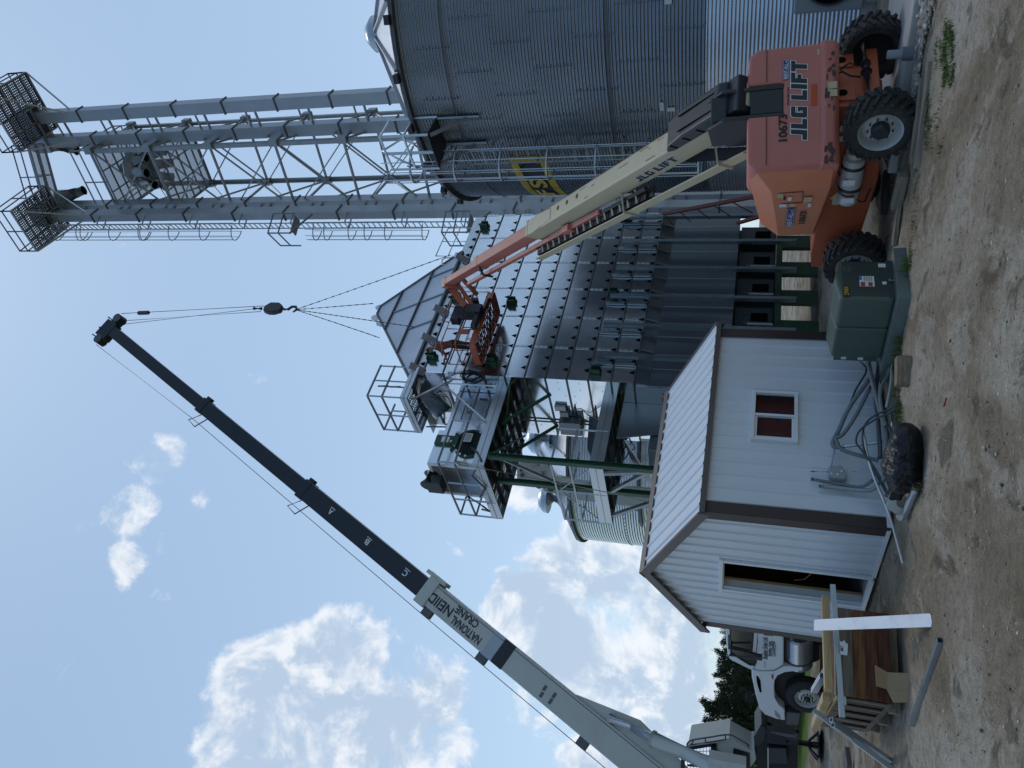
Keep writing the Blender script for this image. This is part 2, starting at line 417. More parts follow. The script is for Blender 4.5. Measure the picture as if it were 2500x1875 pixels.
def build_ground():
    xs = np.concatenate([-np.geomspace(900, 9.4, 26), np.arange(-9, 7.5, .055), np.geomspace(7.8, 900, 26)])
    ys = np.concatenate([-np.geomspace(300, 4, 10), np.linspace(-3, 4.6, 8), np.arange(5, 15.5, .055), np.geomspace(15.8, 1500, 30)])
    vs = []; n = len(xs)
    for y in ys:
        for x in xs:
            z = ground_h(x, y) if (-9.2 < x < 7.7 and 4.8 < y < 15.7) else 0.0
            vs.append((x, y, z + drop(x, y)))
    fs = [(j * n + i, j * n + i + 1, (j + 1) * n + i + 1, (j + 1) * n + i) for j in range(len(ys) - 1) for i in range(n - 1)]
    m = MB(); m.add(vs, fs, 0, True)
    g = bpy.data.materials.new('packed_earth'); g.use_nodes = True
    t = g.node_tree; nn = t.nodes; ll = t.links; p = nn['Principled BSDF']; p.inputs['Roughness'].default_value = .95; p.inputs['Specular IOR Level'].default_value = .15
    co = nn.new('ShaderNodeTexCoord')
    def nz(scale, det, ro, dist=0, st=None):
        q = nn.new('ShaderNodeTexNoise'); q.inputs['Scale'].default_value = scale; q.inputs['Detail'].default_value = det; q.inputs['Roughness'].default_value = ro; q.inputs['Distortion'].default_value = dist
        if st:
            mp = nn.new('ShaderNodeMapping'); mp.inputs['Scale'].default_value = st; mp.inputs['Rotation'].default_value = (0, 0, .3); ll.new(co.outputs['Object'], mp.inputs[0]); ll.new(mp.outputs[0], q.inputs['Vector'])
        else: ll.new(co.outputs['Object'], q.inputs['Vector'])
        return q.outputs['Fac']
    def ramp(src, stops):
        c = nn.new('ShaderNodeValToRGB'); e = c.color_ramp.elements
        e[0].position, e[0].color = stops[0][0], (*stops[0][1], 1); e[1].position, e[1].color = stops[-1][0], (*stops[-1][1], 1)
        for s_, k_ in stops[1:-1]:
            q = e.new(s_); q.color = (*k_, 1)
        ll.new(src, c.inputs[0]); return c.outputs[0]
    def mix(a, b, f, mode='MIX', k=None):
        q = nn.new('ShaderNodeMix'); q.data_type = 'RGBA'; q.blend_type = mode
        ll.new(a, q.inputs['A'])
        if hasattr(b, 'node'): ll.new(b, q.inputs['B'])
        else: q.inputs['B'].default_value = (*b, 1)
        if hasattr(f, 'node'): ll.new(f, q.inputs['Factor'])
        else: q.inputs['Factor'].default_value = f
        return q.outputs['Result']
    base = ramp(nz(.55, 7, .62, .5, (1, .55, 1)), [(.32, (.155, .116, .078)), (.45, (.240, .192, .136)), (.54, (.325, .272, .205)), (.66, (.40, .36, .30))])
    crust = nn.new('ShaderNodeMapRange'); crust.interpolation_type = 'SMOOTHSTEP'; crust.inputs['From Min'].default_value = .535; crust.inputs['From Max'].default_value = .575; crust.inputs['To Max'].default_value = .55
    ll.new(nz(1.25, 9, .62, .8, (1, .5, 1)), crust.inputs['Value'])
    damp = nn.new('ShaderNodeMapRange'); damp.interpolation_type = 'SMOOTHSTEP'; damp.inputs['From Min'].default_value = .44; damp.inputs['From Max'].default_value = .36; damp.inputs['To Max'].default_value = .7
    ll.new(nz(1.9, 8, .65, .5, (1, .6, 1)), damp.inputs['Value'])
    fine = ramp(nz(9, 8, .72), [(.28, (.55, .53, .50)), (.5, (1, 1, 1)), (.75, (1.28, 1.26, 1.22))])
    base = mix(base, (.40, .355, .285), crust.outputs[0])
    base = mix(base, (.10, .076, .054), damp.outputs[0])
    c = mix(base, fine, .9, 'MULTIPLY')
    grit = ramp(nz(60, 3, .6), [(.36, (.45, .43, .40)), (.5, (1, 1, 1)), (.66, (1.35, 1.33, 1.3))])
    c = mix(c, grit, .42, 'MULTIPLY')
    vo = nn.new('ShaderNodeTexVoronoi'); vo.inputs['Scale'].default_value = 26; ll.new(co.outputs['Object'], vo.inputs['Vector'])
    st = nn.new('ShaderNodeMapRange'); st.inputs['From Min'].default_value = .30; st.inputs['From Max'].default_value = .16
    ll.new(vo.outputs['Distance'], st.inputs['Value'])
    pick = nn.new('ShaderNodeMath'); pick.operation = 'GREATER_THAN'; pick.inputs[1].default_value = .86
    sc = nn.new('ShaderNodeSeparateColor'); ll.new(vo.outputs['Color'], sc.inputs[0]); ll.new(sc.outputs[0], pick.inputs[0])
    pm = nn.new('ShaderNodeMath'); pm.operation = 'MULTIPLY'; ll.new(st.outputs[0], pm.inputs[0]); ll.new(pick.outputs[0], pm.inputs[1])
    stc = ramp(sc.outputs[1], [(0, (.10, .085, .07)), (.5, (.33, .29, .25)), (1, (.55, .52, .48))])
    c = mix(c, stc, pm.outputs[0])
    sx = nn.new('ShaderNodeSeparateXYZ'); ll.new(co.outputs['Object'], sx.inputs[0])
    far = nn.new('ShaderNodeMapRange'); far.inputs['From Min'].default_value = 25.2; far.inputs['From Max'].default_value = 26.6
    ll.new(sx.outputs['Y'], far.inputs['Value'])
    gr = ramp(nz(.8, 6, .7), [(.3, (.075, .125, .022)), (.7, (.15, .21, .05))])
    lf_ = nn.new('ShaderNodeMapRange'); lf_.inputs['From Min'].default_value = -5.5; lf_.inputs['From Max'].default_value = -6.5
    ll.new(sx.outputs['X'], lf_.inputs['Value'])
    fm = nn.new('ShaderNodeMath'); fm.operation = 'MULTIPLY'; ll.new(far.outputs[0], fm.inputs[0]); ll.new(lf_.outputs[0], fm.inputs[1])
    c = mix(c, gr, fm.outputs[0])
    ll.new(c, p.inputs['Base Color'])
    b1 = nn.new('ShaderNodeBump'); b1.inputs['Strength'].default_value = .75; b1.inputs['Distance'].default_value = .035
    ll.new(nz(22, 7, .72), b1.inputs['Height'])
    b2 = nn.new('ShaderNodeBump'); b2.inputs['Strength'].default_value = .8; b2.inputs['Distance'].default_value = .02
    ll.new(pm.outputs[0], b2.inputs['Height']); ll.new(b1.outputs[0], b2.inputs['Normal']); ll.new(b2.outputs[0], p.inputs['Normal'])
    tag(m.build('ground', g), kind='structure')
build_ground()

# loose stones
def pebble(mb, c, r, mi=0, flat=.6):
    q = [Vector((1, 0, 0)), Vector((-1, 0, 0)), Vector((0, 1, 0)), Vector((0, -1, 0)), Vector((0, 0, 1)), Vector((0, 0, -1))]
    e = []
    for i in (0, 1):
        for j in (2, 3):
            for k in (4, 5): e.append(((i, j, k)))
    a = random.uniform(0, 6.28); sx, sy, sz = random.uniform(.7, 1.3), random.uniform(.6, 1.1), random.uniform(.5, .9) * flat
    ca, sa = math.cos(a), math.sin(a)
    vs = []
    pts = q + [(q[i] + q[j]).normalized() * random.uniform(.85, 1.05) for i, j in ((0, 2), (0, 3), (1, 2), (1, 3), (0, 4), (1, 4), (2, 4), (3, 4), (0, 5), (1, 5), (2, 5), (3, 5))]
    for p in pts:
        x, y, z_ = p.x * sx, p.y * sy, p.z * sz
        vs.append(Vector(c) + Vector((x * ca - y * sa, x * sa + y * ca, z_)) * r)
    fs = []
    ed = {(0, 2): 6, (0, 3): 7, (1, 2): 8, (1, 3): 9, (0, 4): 10, (1, 4): 11, (2, 4): 12, (3, 4): 13, (0, 5): 14, (1, 5): 15, (2, 5): 16, (3, 5): 17}
    def m_(i, j): return ed[(min(i, j), max(i, j))]
    for i in (0, 1):
        for j in (2, 3):
            for k in (4, 5):
                x, y, z_ = m_(i, j), m_(j, k), m_(i, k)
                t = [(i, x, z_), (x, j, y), (z_, y, k), (x, y, z_)]
                s_ = (1 if i == 0 else -1) * (1 if j == 2 else -1) * (1 if k == 4 else -1)
                fs += t if s_ > 0 else [f[::-1] for f in t]
    mb.add(vs, fs, mi, True)
STONES = [mat('stone_tan', (.34, .29, .23), .85, 0, .3, 20), mat('stone_grey', (.25, .235, .22), .85, 0, .3, 20), mat('stone_pale', (.52, .48, .43), .8, 0, .2, 20), mat('clod_dark', (.10, .082, .065), .95, 0, .3, 20)]
mb = MB()
for i in range(5000):
    y = 5.4 + 10 * random.random() ** 1.35; x = random.uniform(-.62, .58) * (y + 1.5)
    r = random.choice((.004, .005, .006, .008, .010, .014)) * random.uniform(.7, 1.5)
    if random.random() < .008: r = random.uniform(.018, .032)
    mi = random.choices((0, 1, 2, 3), (5, 3, 2, 3))[0]
    pebble(mb, (x, y, ground_h(x, y) + r * .12), r, mi)
tag(mb.build('loose_stones', STONES), 'small loose stones and clods scattered over the packed earth', 'stones', kind='stuff')
mb = MB()
for i in range(760):                        # cobbles heaped along the concrete slab on the right
    t = random.random(); e = lerp(gnd(2262, -40), gnd(2233, 250), t)
    w = .85 * (1 - t) ** 1.4 + .12
    q = e + Vector((-.6, -.79, 0)) * (random.random() * w + .02) + Vector((random.uniform(-.05, .05), random.uniform(-.05, .05), 0))
    r = random.uniform(.022, .052)
    pebble(mb, (q.x, q.y, ground_h(q.x, q.y) + r * .45 + random.random() * .05 * (1 - t)), r, random.choices((0, 1, 2), (6, 3, 2))[0], .75)
tag(mb.build('river_cobbles', STONES), 'tan river cobbles heaped along the edge of the concrete slab', 'stones', kind='stuff')

# grass
GRASS = mat('grass_blade', (.06, .115, .022), .7, 0, .4, 30, spec=.2)
GRASSD = mat('dry_grass_blade', (.17, .165, .07), .8, 0, .3, 30, spec=.2)
def tuft(mb, c, n, h, spread):
    for i in range(n):
        a = random.uniform(0, 6.28); rr = spread * math.sqrt(random.random())
        p = Vector((c.x + rr * math.cos(a), c.y + rr * math.sin(a), ground_h(c.x, c.y) - .005))
        hh = h * random.uniform(.45, 1.15); b = random.uniform(0, 6.28); le = Vector((math.cos(b), math.sin(b), 0)); w = Vector((-le.y, le.x, 0)) * random.uniform(.0022, .0045)
        q1 = p + le * hh * .18 + Z * hh * .6; q2 = p + le * hh * random.uniform(.35, .75) + Z * hh * random.uniform(.75, 1)
        mb.add([p - w, p + w, q1 + w * .8, q1 - w * .8, q2], [(0, 1, 2, 3), (3, 2, 4)], 1 if random.random() < .18 else 0)
def grass(name, label, spots):
    mb = MB()
    for (x, y, n, h, sp) in spots: tuft(mb, gnd(x, y), n, h, sp)
    tag(mb.build(name, [GRASS, GRASSD]), label, 'grass', kind='stuff')
sp = []
for i in range(46):
    t = random.random(); p = (lerp(2212, 2180, t) + random.uniform(-4, 13), lerp(640, 900, t))
    sp.append((p[0], p[1], 26, random.uniform(.06, .2), .07))
for i in range(26):
    t = random.random(); sp.append((lerp(2190, 2205, t) + random.uniform(-6, 10), lerp(900, 1120, t), 22, .1, .09))
grass('grass_fringe', 'weedy green grass growing round the transformer pad and pipes', sp)
sp = []
for i in range(60): sp.append((random.uniform(2309, 2330) , random.uniform(52, 205), 26, .045, .07))
for i in range(22): sp.append((random.uniform(2288, 2312), random.uniform(95, 160), 16, .045, .06))
grass('grass_patch', 'low patch of green grass on the dirt in front of the slab', sp)
sp = []
for i in range(40): sp.append((random.uniform(2255, 2285) + random.uniform(-10, 20), random.uniform(225, 375), 14, .05, .07))
for i in range(36):
    t = random.random(); sp.append((lerp(2240, 2222, t) + random.uniform(-3, 10), lerp(400, 640, t), 9, .045, .07))
grass('sparse_grass', 'sparse weeds along the old boards under the lift', sp)
# ------------------------------------------------------------------ metal shed
PH = R_(39.83)
SA = Vector((math.cos(PH), math.sin(PH), 0)); SB = Vector((-SA.y, SA.x, 0))
S0 = Vector((-1.59, 10.958, .06)); SL, SW, SHE, SHP = 3.453, 3.645, 2.373, 3.239
def SP(p, q, z): return S0 + SA * p + SB * q + Z * z
SIDING = mat('white_siding', (.66, .69, .73), .38, .0, .035, .9, bump=.03, bscale=1.3, dirt=(.42, .41, .40), dscale=.8, damt=.12)
ROOFING = mat('white_roofing', (.70, .73, .76), .36, .0, .035, 1.2, dirt=(.5, .5, .48), dscale=1.2, damt=.15)
TRIM = mat('brown_trim', (.042, .026, .024), .5, 0, .15, 2)
TRIML = mat('rake_trim', (.10, .075, .072), .45, 0, .12, 2)
def rib_profile(u0, u1, first, step=.2286, amp=.023, extra=()):
    pr = [(u0, 0.0), (u1, 0.0)]; c = first
    while c < u1 - .04:
        for du, o in ((-.032, 0), (-.014, amp), (.014, amp), (.032, 0)): pr.append((c + du, o))
        for k in ():
            for du, o in ((-.012, 0), (0, amp * .22), (.012, 0)):
                if c + step * k + du < u1: pr.append((c + step * k + du, o))
        c += step
    for e in extra: pr.append((e, None))
    pr.sort(key=lambda t: t[0]); res = []
    for i, (u, o) in enumerate(pr):
        if o is None:
            k = i
            lo_ = res[-1]; hi_ = next(t for t in pr[i:] if t[1] is not None)
            o = lerp(lo_[1], hi_[1], (u - lo_[0]) / max(1e-6, hi_[0] - lo_[0]))
        res.append((u, o))
    return res
def siding(mb, prof, pos, nrm, z0, ztop, holes=()):
    for (u, o), (u2, o2) in zip(prof, prof[1:]):
        if u2 - u < 1e-5: continue
        mid = (u + u2) / 2; spans = [(z0, None)]
        for h in holes:
            if h[0] < mid < h[1]:
                spans = [(z0, h[2]), (h[3], None)] if h[2] > z0 + .01 else [(h[3], None)]
        for a, b in spans:
            p = [pos(u, a) + nrm * o, pos(u2, a) + nrm * o2, pos(u2, ztop(u2) if b is None else b) + nrm * o2, pos(u, ztop(u) if b is None else b) + nrm * o]
            mb.add(p, [(0, 1, 2, 3)])
shed = thing('metal_shed', 'white ribbed metal shed with brown trim and an open doorway', 'shed', SP(0, 0, 0))
WIN = (1.275, 2.145, 1.145, 1.735); DOOR = (1.335, 2.19, 0.02, 2.05)
def gt(q): return SHE + (SHP - SHE) * (1 - abs(q - SW / 2) / (SW / 2))
mb = MB()
siding(mb, rib_profile(0, SL, .19, extra=(WIN[0], WIN[1])), lambda u, z: SP(u, 0, z), -SB, 0, lambda u: SHE - .01, [WIN])
mb.build('side_wall', SIDING, shed)
mb = MB()
siding(mb, rib_profile(0, SW, .16, extra=(DOOR[0], DOOR[1], SW / 2)), lambda u, z: SP(0, SW - u, z), -SA, 0, lambda u: gt(u) - .015, [(SW - DOOR[1], SW - DOOR[0], 0, DOOR[3])])
mb.build('gable_wall', SIDING, shed)
mb = MB()
mb.quad(SP(SL, 0, 0), SP(SL, SW, 0), SP(SL, SW, SHE), SP(SL, 0, SHE)); mb.add([SP(SL, 0, SHE), SP(SL, SW, SHE), SP(SL, SW / 2, SHP)], [(0, 1, 2)])
mb.quad(SP(SL, SW, 0), SP(0, SW, 0), SP(0, SW, SHE), SP(SL, SW, SHE))
mb.build('back_wall', SIDING, shed)
# inner lining, studs and floor: what the doorway and window look into
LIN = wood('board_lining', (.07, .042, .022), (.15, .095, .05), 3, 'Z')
mb = MB(); e = .1
for (p0, q0, p1, q1, hs) in ((e, e, SL - e, e, [(WIN[0] - e, WIN[1] - e, WIN[2], WIN[3])]), (SL - e, e, SL - e, SW - e, []), (SL - e, SW - e, e, SW - e, [])):
    a_ = SP(p0, q0, 0); d_ = SP(p1, q1, 0) - a_; ln = d_.length; d_.normalize()
    xs = [0, ln] if not hs else [0, hs[0][0], hs[0][1], ln]
    for x0, x1 in zip(xs, xs[1:]):
        if hs and abs(x0 - hs[0][0]) < 1e-6:
            mb.quad(a_ + d_ * x0, a_ + d_ * x1, a_ + d_ * x1 + Z * hs[0][2], a_ + d_ * x0 + Z * hs[0][2]); mb.quad(a_ + d_ * x0 + Z * hs[0][3], a_ + d_ * x1 + Z * hs[0][3], a_ + d_ * x1 + Z * 2.36, a_ + d_ * x0 + Z * 2.36)
        else: mb.quad(a_ + d_ * x0, a_ + d_ * x1, a_ + d_ * x1 + Z * 2.36, a_ + d_ * x0 + Z * 2.36)
for q0, q1, z0, z1 in ((e, DOOR[0] - .01, 0, 2.36), (DOOR[1] + .01, SW - e, 0, 2.36), (DOOR[0] - .01, DOOR[1] + .01, DOOR[3], 2.36)):
    mb.quad(SP(e, q0, z0), SP(e, q1, z0), SP(e, q1, z1), SP(e, q0, z1))
mb.quad(SP(e, e, 2.36), SP(SL - e, e, 2.36), SP(SL - e, SW - e, 2.36), SP(e, SW - e, 2.36))
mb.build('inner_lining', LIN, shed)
mb = MB(); mb.box(SP(SL / 2, SW / 2, -.0), (SL - .04, SW - .04, .06), (SA, SB, Z)); mb.build('floor_slab', mat('concrete', (.33, .32, .30), .9, 0, .15, 4, bump=.2, bscale=60), shed)
for i in (.9, 1.6, 2.4):
    mb = MB(); mb.box(SP(SL - e - .03, i, 1.2), (.05, .09, 2.2), (SA, SB, Z)); mb.build('stud', wood('stud_wood', (.30, .17, .07), (.42, .26, .12), 4, 'Z'), shed)
# roof
sl_ = math.hypot(SW / 2, SHP - SHE)
for sgn in (0, 1):
    mb = MB(); rise = (SHP - SHE) / (SW / 2)
    ov = .07
    def rp(u, k, o, sgn=sgn):
        q = lerp(-ov, SW / 2, k); z = SHE + (q) * rise + .03
        if sgn: q = SW - q
        nn_ = (Z * (SW / 2) - (SB if not sgn else -SB) * (SHP - SHE)).normalized()
        return SP(u, q, z) + nn_ * o
    pr = rib_profile(-.1, SL + .1, .06, .2286, .024)
    for (u, o), (u2, o2) in zip(pr, pr[1:]):
        if u2 - u < 1e-5: continue
        f = [rp(u, 0, o), rp(u2, 0, o2), rp(u2, 1, o2), rp(u, 1, o)]
        mb.add(f if not sgn else f[::-1], [(0, 1, 2, 3)])
    mb.build('roof_panel', ROOFING, shed)
rise = (SHP - SHE) / (SW / 2)
for p in (-.085, SL + .085):
    for sgn in (1, -1):
        mb = MB(); q0 = -.09 if sgn > 0 else SW + .09
        z0 = SHE - .09 * rise + .01
        mb.prism([(0, -.10), (0, .055), (1, .055), (1, -.10)], SP(p, q0, z0), SP(p, SW / 2, SHP + .01) - SP(p, q0, z0), Z, SA * (.035 if p > 0 else -.035))
        mb.build('rake_trim', TRIML, shed)
mb = MB(); mb.bar(SP(-.08, -.085, SHE - .03), SP(SL + .08, -.085, SHE - .03), .03, .075); mb.build('eave_trim', TRIML, shed)
mb = MB(); mb.bar(SP(-.08, SW + .085, SHE - .03), SP(SL + .08, SW + .085, SHE - .03), .03, .075); mb.build('eave_trim', TRIML, shed)
mb = MB()
mb.prism([(-.13, -.062), (0, .015), (.13, -.062), (.13, -.05), (0, .03), (-.13, -.05)], SP(-.13, SW / 2, SHP + .05), SB, Z, SA * (SL + .26)); mb.build('ridge_cap', TRIML, shed)
for (p, q) in ((0, 0), (0, SW), (SL, 0)):
    mb = MB(); sp_ = -1 if p == 0 else 1; sq = -1 if q == 0 else 1; w = .125
    mb.box(SP(p + sp_ * .026, q - sq * w / 2, SHE / 2 - .02), (.006, w + .05, SHE - .04), (SA, SB, Z))
    mb.box(SP(p - sp_ * w / 2, q + sq * .026, SHE / 2 - .02), (w + .05, .006, SHE - .04), (SA, SB, Z))
    mb.build('corner_trim', TRIM, shed)
mb = MB()
mb.bar(SP(-.028, 0, .01), SP(-.028, DOOR[0] - .06, .01), .02, .05); mb.bar(SP(-.028, DOOR[1] + .06, .01), SP(-.028, SW, .01), .02, .05); mb.bar(SP(0, -.028, .01), SP(SL, -.028, .01), .02, .05)
mb.build('base_trim', WHITE, shed)
# door frame, deep reveal on the far jamb
mb = MB(); d0, d1, dz = DOOR[0], DOOR[1], DOOR[3]
for q in (d0, d1): mb.box(SP(-.02, q + (-.03 if q == d0 else .03), dz / 2 + .02), (.05, .06, dz + .02), (SA, SB, Z))
mb.box(SP(-.022, (d0 + d1) / 2, dz + .03), (.055, d1 - d0 + .16, .06), (SA, SB, Z))
mb.box(SP(.07, d1 - .008, dz / 2), (.13, .016, dz), (SA, SB, Z)); mb.box(SP(.07, d0 + .008, dz / 2), (.13, .016, dz), (SA, SB, Z)); mb.box(SP(.07, (d0 + d1) / 2, dz - .008), (.13, d1 - d0 - .04, .016), (SA, SB, Z))
mb.build('door_frame', WHITE, shed, bev=.004)
mb = MB(); mb.box(SP(.15, d1 - .02, dz / 2), (.03, .045, dz), (SA, SB, Z)); mb.build('door_stop', wood('bare_wood', (.34, .19, .08), (.48, .30, .14), 4, 'Z'), shed)
mb = MB(); mb.box(SP(-.01, (d0 + d1) / 2, .02), (.12, d1 - d0, .045), (SA, SB, Z)); mb.build('door_sill', WHITED, shed)
# slider window
wf = MB(); x0, x1, z0, z1 = WIN
for a_, b_, c_, d_ in ((x0 - .03, x1 + .03, z0 - .03, z0 + .022), (x0 - .03, x1 + .03, z1 - .022, z1 + .03), (x0 - .03, x0 + .022, z0 + .022, z1 - .022), (x1 - .022, x1 + .03, z0 + .022, z1 - .022)):
    wf.box(SP((a_ + b_) / 2, -.03, (c_ + d_) / 2), (b_ - a_, .07, d_ - c_), (SA, SB, Z))
xm = (x0 + x1) / 2
wf.box(SP(xm, -.034, (z0 + z1) / 2), (.04, .06, z1 - z0 - .046), (SA, SB, Z))
win = wf.build('window', WHITE, shed, bev=.005)
sw = MB()
for a_, b_, c_, d_ in ((x0 + .024, xm - .022, z0 + .024, z0 + .055), (x0 + .024, xm - .022, z1 - .055, z1 - .024), (x0 + .024, x0 + .055, z0 + .056, z1 - .056)):
    sw.box(SP((a_ + b_) / 2, -.02, (c_ + d_) / 2), (b_ - a_, .03, d_ - c_), (SA, SB, Z))
sw.build('sash', WHITE, win)
GL = bpy.data.materials.new('window_glass'); GL.use_nodes = True
_p = GL.node_tree.nodes['Principled BSDF']; _p.inputs['Base Color'].default_value = (.02, .025, .03, 1); _p.inputs['Roughness'].default_value = .04; _p.inputs['Alpha'].default_value = .22
for a_, b_ in ((x0 + .024, xm - .02), (xm + .02, x1 - .024)):
    g = MB(); g.box(SP((a_ + b_) / 2, -.008, (z0 + z1) / 2), (b_ - a_, .005, z1 - z0 - .05), (SA, SB, Z)); g.build('pane', GL, win)
# added solid stand-in for a red vehicle's reflection in the panes
cb = thing('reflection_standin', 'dark red stand-in with blue oval badge, added for a reflection in the shed window', 'reflection stand-in', SP(1.6, .35, .05))
mb = MB(); mb.box(SP(1.72, .36, 1.0), (1.2, .4, 1.9), (SA, SB, Z)); mb.build('standin_body', mat('reflected_red', (.22, .035, .025), .5, 0, .12, 3), cb, bev=.01)
mb = MB()
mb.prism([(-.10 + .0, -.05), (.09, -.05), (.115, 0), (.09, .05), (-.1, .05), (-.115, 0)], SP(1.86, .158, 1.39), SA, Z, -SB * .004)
mb.build('badge', mat('reflected_blue', (.02, .03, .22), .3, 0, .1, 5), cb)
# interior clutter in the doorway: coiled cord and a box
ic = thing('power_cord', 'thin orange cord hanging inside the dark shed doorway', 'cord', SP(.4, 2.0, 1.0))
mb = MB(); mb.tube([SP(.25, 1.9, 1.0), SP(.3, 1.75, .99), SP(.3, 1.55, .86), SP(.28, 1.5, .72), SP(.3, 1.62, .63), SP(.25, 2.1, .85), SP(.24, 2.15, 1.0)], .008, 6); mb.build('cable', mat('orange_cord', (.35, .13, .03), .6, 0, .1, 5), ic)
# ------------------------------------------------------------------ grain dryer
def onF(x, y, t=0.0):
    q = hit(x, y, CD + B * t, B) - CD; return q.dot(A), q.z
dry = thing('grain_dryer', 'tall galvanized grain dryer with rows of black triangular vents and railed platforms', 'grain dryer', CD)
SEAM = [11.82, 11.15, 10.47, 9.79, 9.10, 8.47, 7.81, 7.14, 6.48, 5.79, 5.11]
DL, DW = 8.05, 2.85
mb = MB(); mb.dbox(0, DL, .0, DW, 5.11, 11.82)
mb.build('vented_front', GALVS, dry)
mb = MB()                                              # band above, set back
mb.dbox(.02, DL - .02, .07, DW - .05, 11.82, 12.2)
mb.build('top_band', GALV, dry)
mb = MB()                                              # slope and the plain wall below
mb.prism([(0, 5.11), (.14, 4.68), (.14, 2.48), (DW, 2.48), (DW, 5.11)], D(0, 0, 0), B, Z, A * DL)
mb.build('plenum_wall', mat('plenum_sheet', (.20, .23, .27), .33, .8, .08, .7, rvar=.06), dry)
mb = MB()
for z in SEAM: mb.bar(D(-.02, -.015, z), D(DL, -.015, z), .045, .03)
mb.build('seam_rail', STEELD, dry)
mb = MB()
for i, (z0, z1) in enumerate(zip(SEAM[1:], SEAM[:-1])):
    for k in range(6):
        s = 1.27 + 1.355 * k
        if s > DL: s = DL - .02
        for j in range(3):
            h0 = z0 + .20 + j * .145
            mb.box(D(s, -.008, h0 + .065), (.075, .014, .125), (A, B, Z))
mb.build('joint_strip', mat('joint_sheet', (.62, .66, .68), .3, .8, .1, 6), dry)
mb = MB()
for z in SEAM + [11.82]:
    zz = z + (.045 if z < 11.8 else .10)
    for k in range(-2, 15):
        s = 1.27 + .4517 * k
        if not (.1 < s < DL - .1): continue
        tt = -.0 if z < 11.8 else .05
        c = D(s, tt, zz)
        mb.prism([(-.082, 0), (.082, 0), (0, .155)], c + B * .004, A, Z, -B * .012)
vo_ = mb.build('vent_opening', HOLE, dry)
# bolt heads that pepper the panels
mb = MB(); rs = random.Random(3)
for z0 in SEAM[1:]:
    for k in range(-2, 15):
        s = 1.27 + .4517 * k + .225
        if not (.1 < s < DL - .1): continue
        for j in range(7):
            mb.box(D(s + (-.06, .06, .0, -.1, .1, .03, -.03)[j] + rs.uniform(-.01, .01), -.006, z0 + (.2, .22, .33, .45, .47, .55, .12)[j]), (.011, .008, .011), (A, B, Z))
mb.build('bolt_heads', mat('bolt_grey', (.14, .15, .16), .5, .7), dry)
for s in (.83, 2.14, 3.48, 4.85, 6.24, 7.61):          # upright channels standing off the wall
    mb = MB()
    mb.dbox(s - .055, s + .055, -.26, -.25, .66, 6.33); mb.dbox(s - .065, s - .057, -.26, -.13, .66, 6.33); mb.dbox(s + .057, s + .065, -.26, -.13, .66, 6.33)
    mb.build('upright_channel', mat('channel_galv', (.24, .285, .32), .34, .85, .12, 3), dry)
    for z0, z1 in ((5.86, 6.46), (5.17, 5.77)):
        mb = MB(); mb.dbox(s - .24, s - .16, -.07, -.02, z0, z1); mb.dbox(s - .15, s - .10, -.045, -.01, z0, z1); mb.build('stub_bracket', mat('bracket_galv', (.34, .375, .41), .36, .85, .1, 5), dry)
    mb = MB(); mb.bar(D(s - .2, -.02, 5.09), D(s - .2, .1, 4.70), .08, .04); mb.bar(D(s + .48, -.02, 5.09), D(s + .48, .10, 4.70), .07, .03); mb.build('slope_brace', MATS['bracket_galv'], dry)
mb = MB()                                              # vertical joints of the plain wall
for k in range(6):
    s = min(1.27 + 1.355 * k, DL - .03); mb.dbox(s - .015, s + .015, .125, .14, 2.48, 4.66)
    mb.dbox(s - .6, s - .575, .13, .14, 2.48, 4.66)
mb.build('wall_joint', GALV, dry)
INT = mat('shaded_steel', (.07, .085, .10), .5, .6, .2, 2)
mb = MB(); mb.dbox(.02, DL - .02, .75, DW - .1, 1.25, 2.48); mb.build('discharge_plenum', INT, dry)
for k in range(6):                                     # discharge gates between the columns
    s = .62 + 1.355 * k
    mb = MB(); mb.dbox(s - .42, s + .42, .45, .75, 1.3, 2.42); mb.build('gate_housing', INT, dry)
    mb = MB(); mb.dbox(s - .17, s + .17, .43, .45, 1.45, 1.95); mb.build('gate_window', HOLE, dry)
    mb = MB(); mb.dbox(s - .30, s - .285, .40, .43, 1.3, 2.2); mb.dbox(s - .48, s - .40, .3, .5, 1.3, 2.05); mb.build('gate_rod', GALV, dry)
mb = MB(); mb.dbox(-.05, DL + .05, .10, .26, 1.07, 1.26); mb.build('base_beam', GREEN, dry)
mb = MB(); mb.dbox(-.05, DL + .05, DW - .3, DW - .12, 1.07, 1.26); mb.build('base_beam', GREEN, dry)
for k in range(7):
    s = -.08 + 1.345 * k
    mb = MB(); mb.dbox(s - .30, s + .30, .13, .22, -.1, 1.07); mb.dbox(s - .03, s + .03, .22, .5, -.1, 1.07); mb.build('leg', GREEN, dry)
    mb = MB(); mb.dbox(s - .10, s + .10, DW - .3, DW - .12, -.1, 1.07); mb.build('leg', GREEN, dry)
LUGS = [(7.3, 11.72), (3.21, 9.67), (.56, 11.71), (.59, 9.69), (7.7, 6.39), (3.75, 6.31), (.29, 6.32), (3.4, 11.72)]
for s, z in LUGS:
    mb = MB(); mb.dbox(s - .14, s + .14, -.06, -.0, z - .18, z + .12); mb.dbox(s - .11, s - .07, -.24, -.06, z - .16, z + .1); mb.dbox(s + .07, s + .11, -.24, -.06, z - .16, z + .1); mb.dbox(s - .14, s + .14, -.16, -.06, z + .1, z + .12)
    mb.build('lifting_lug', GREEN, dry)
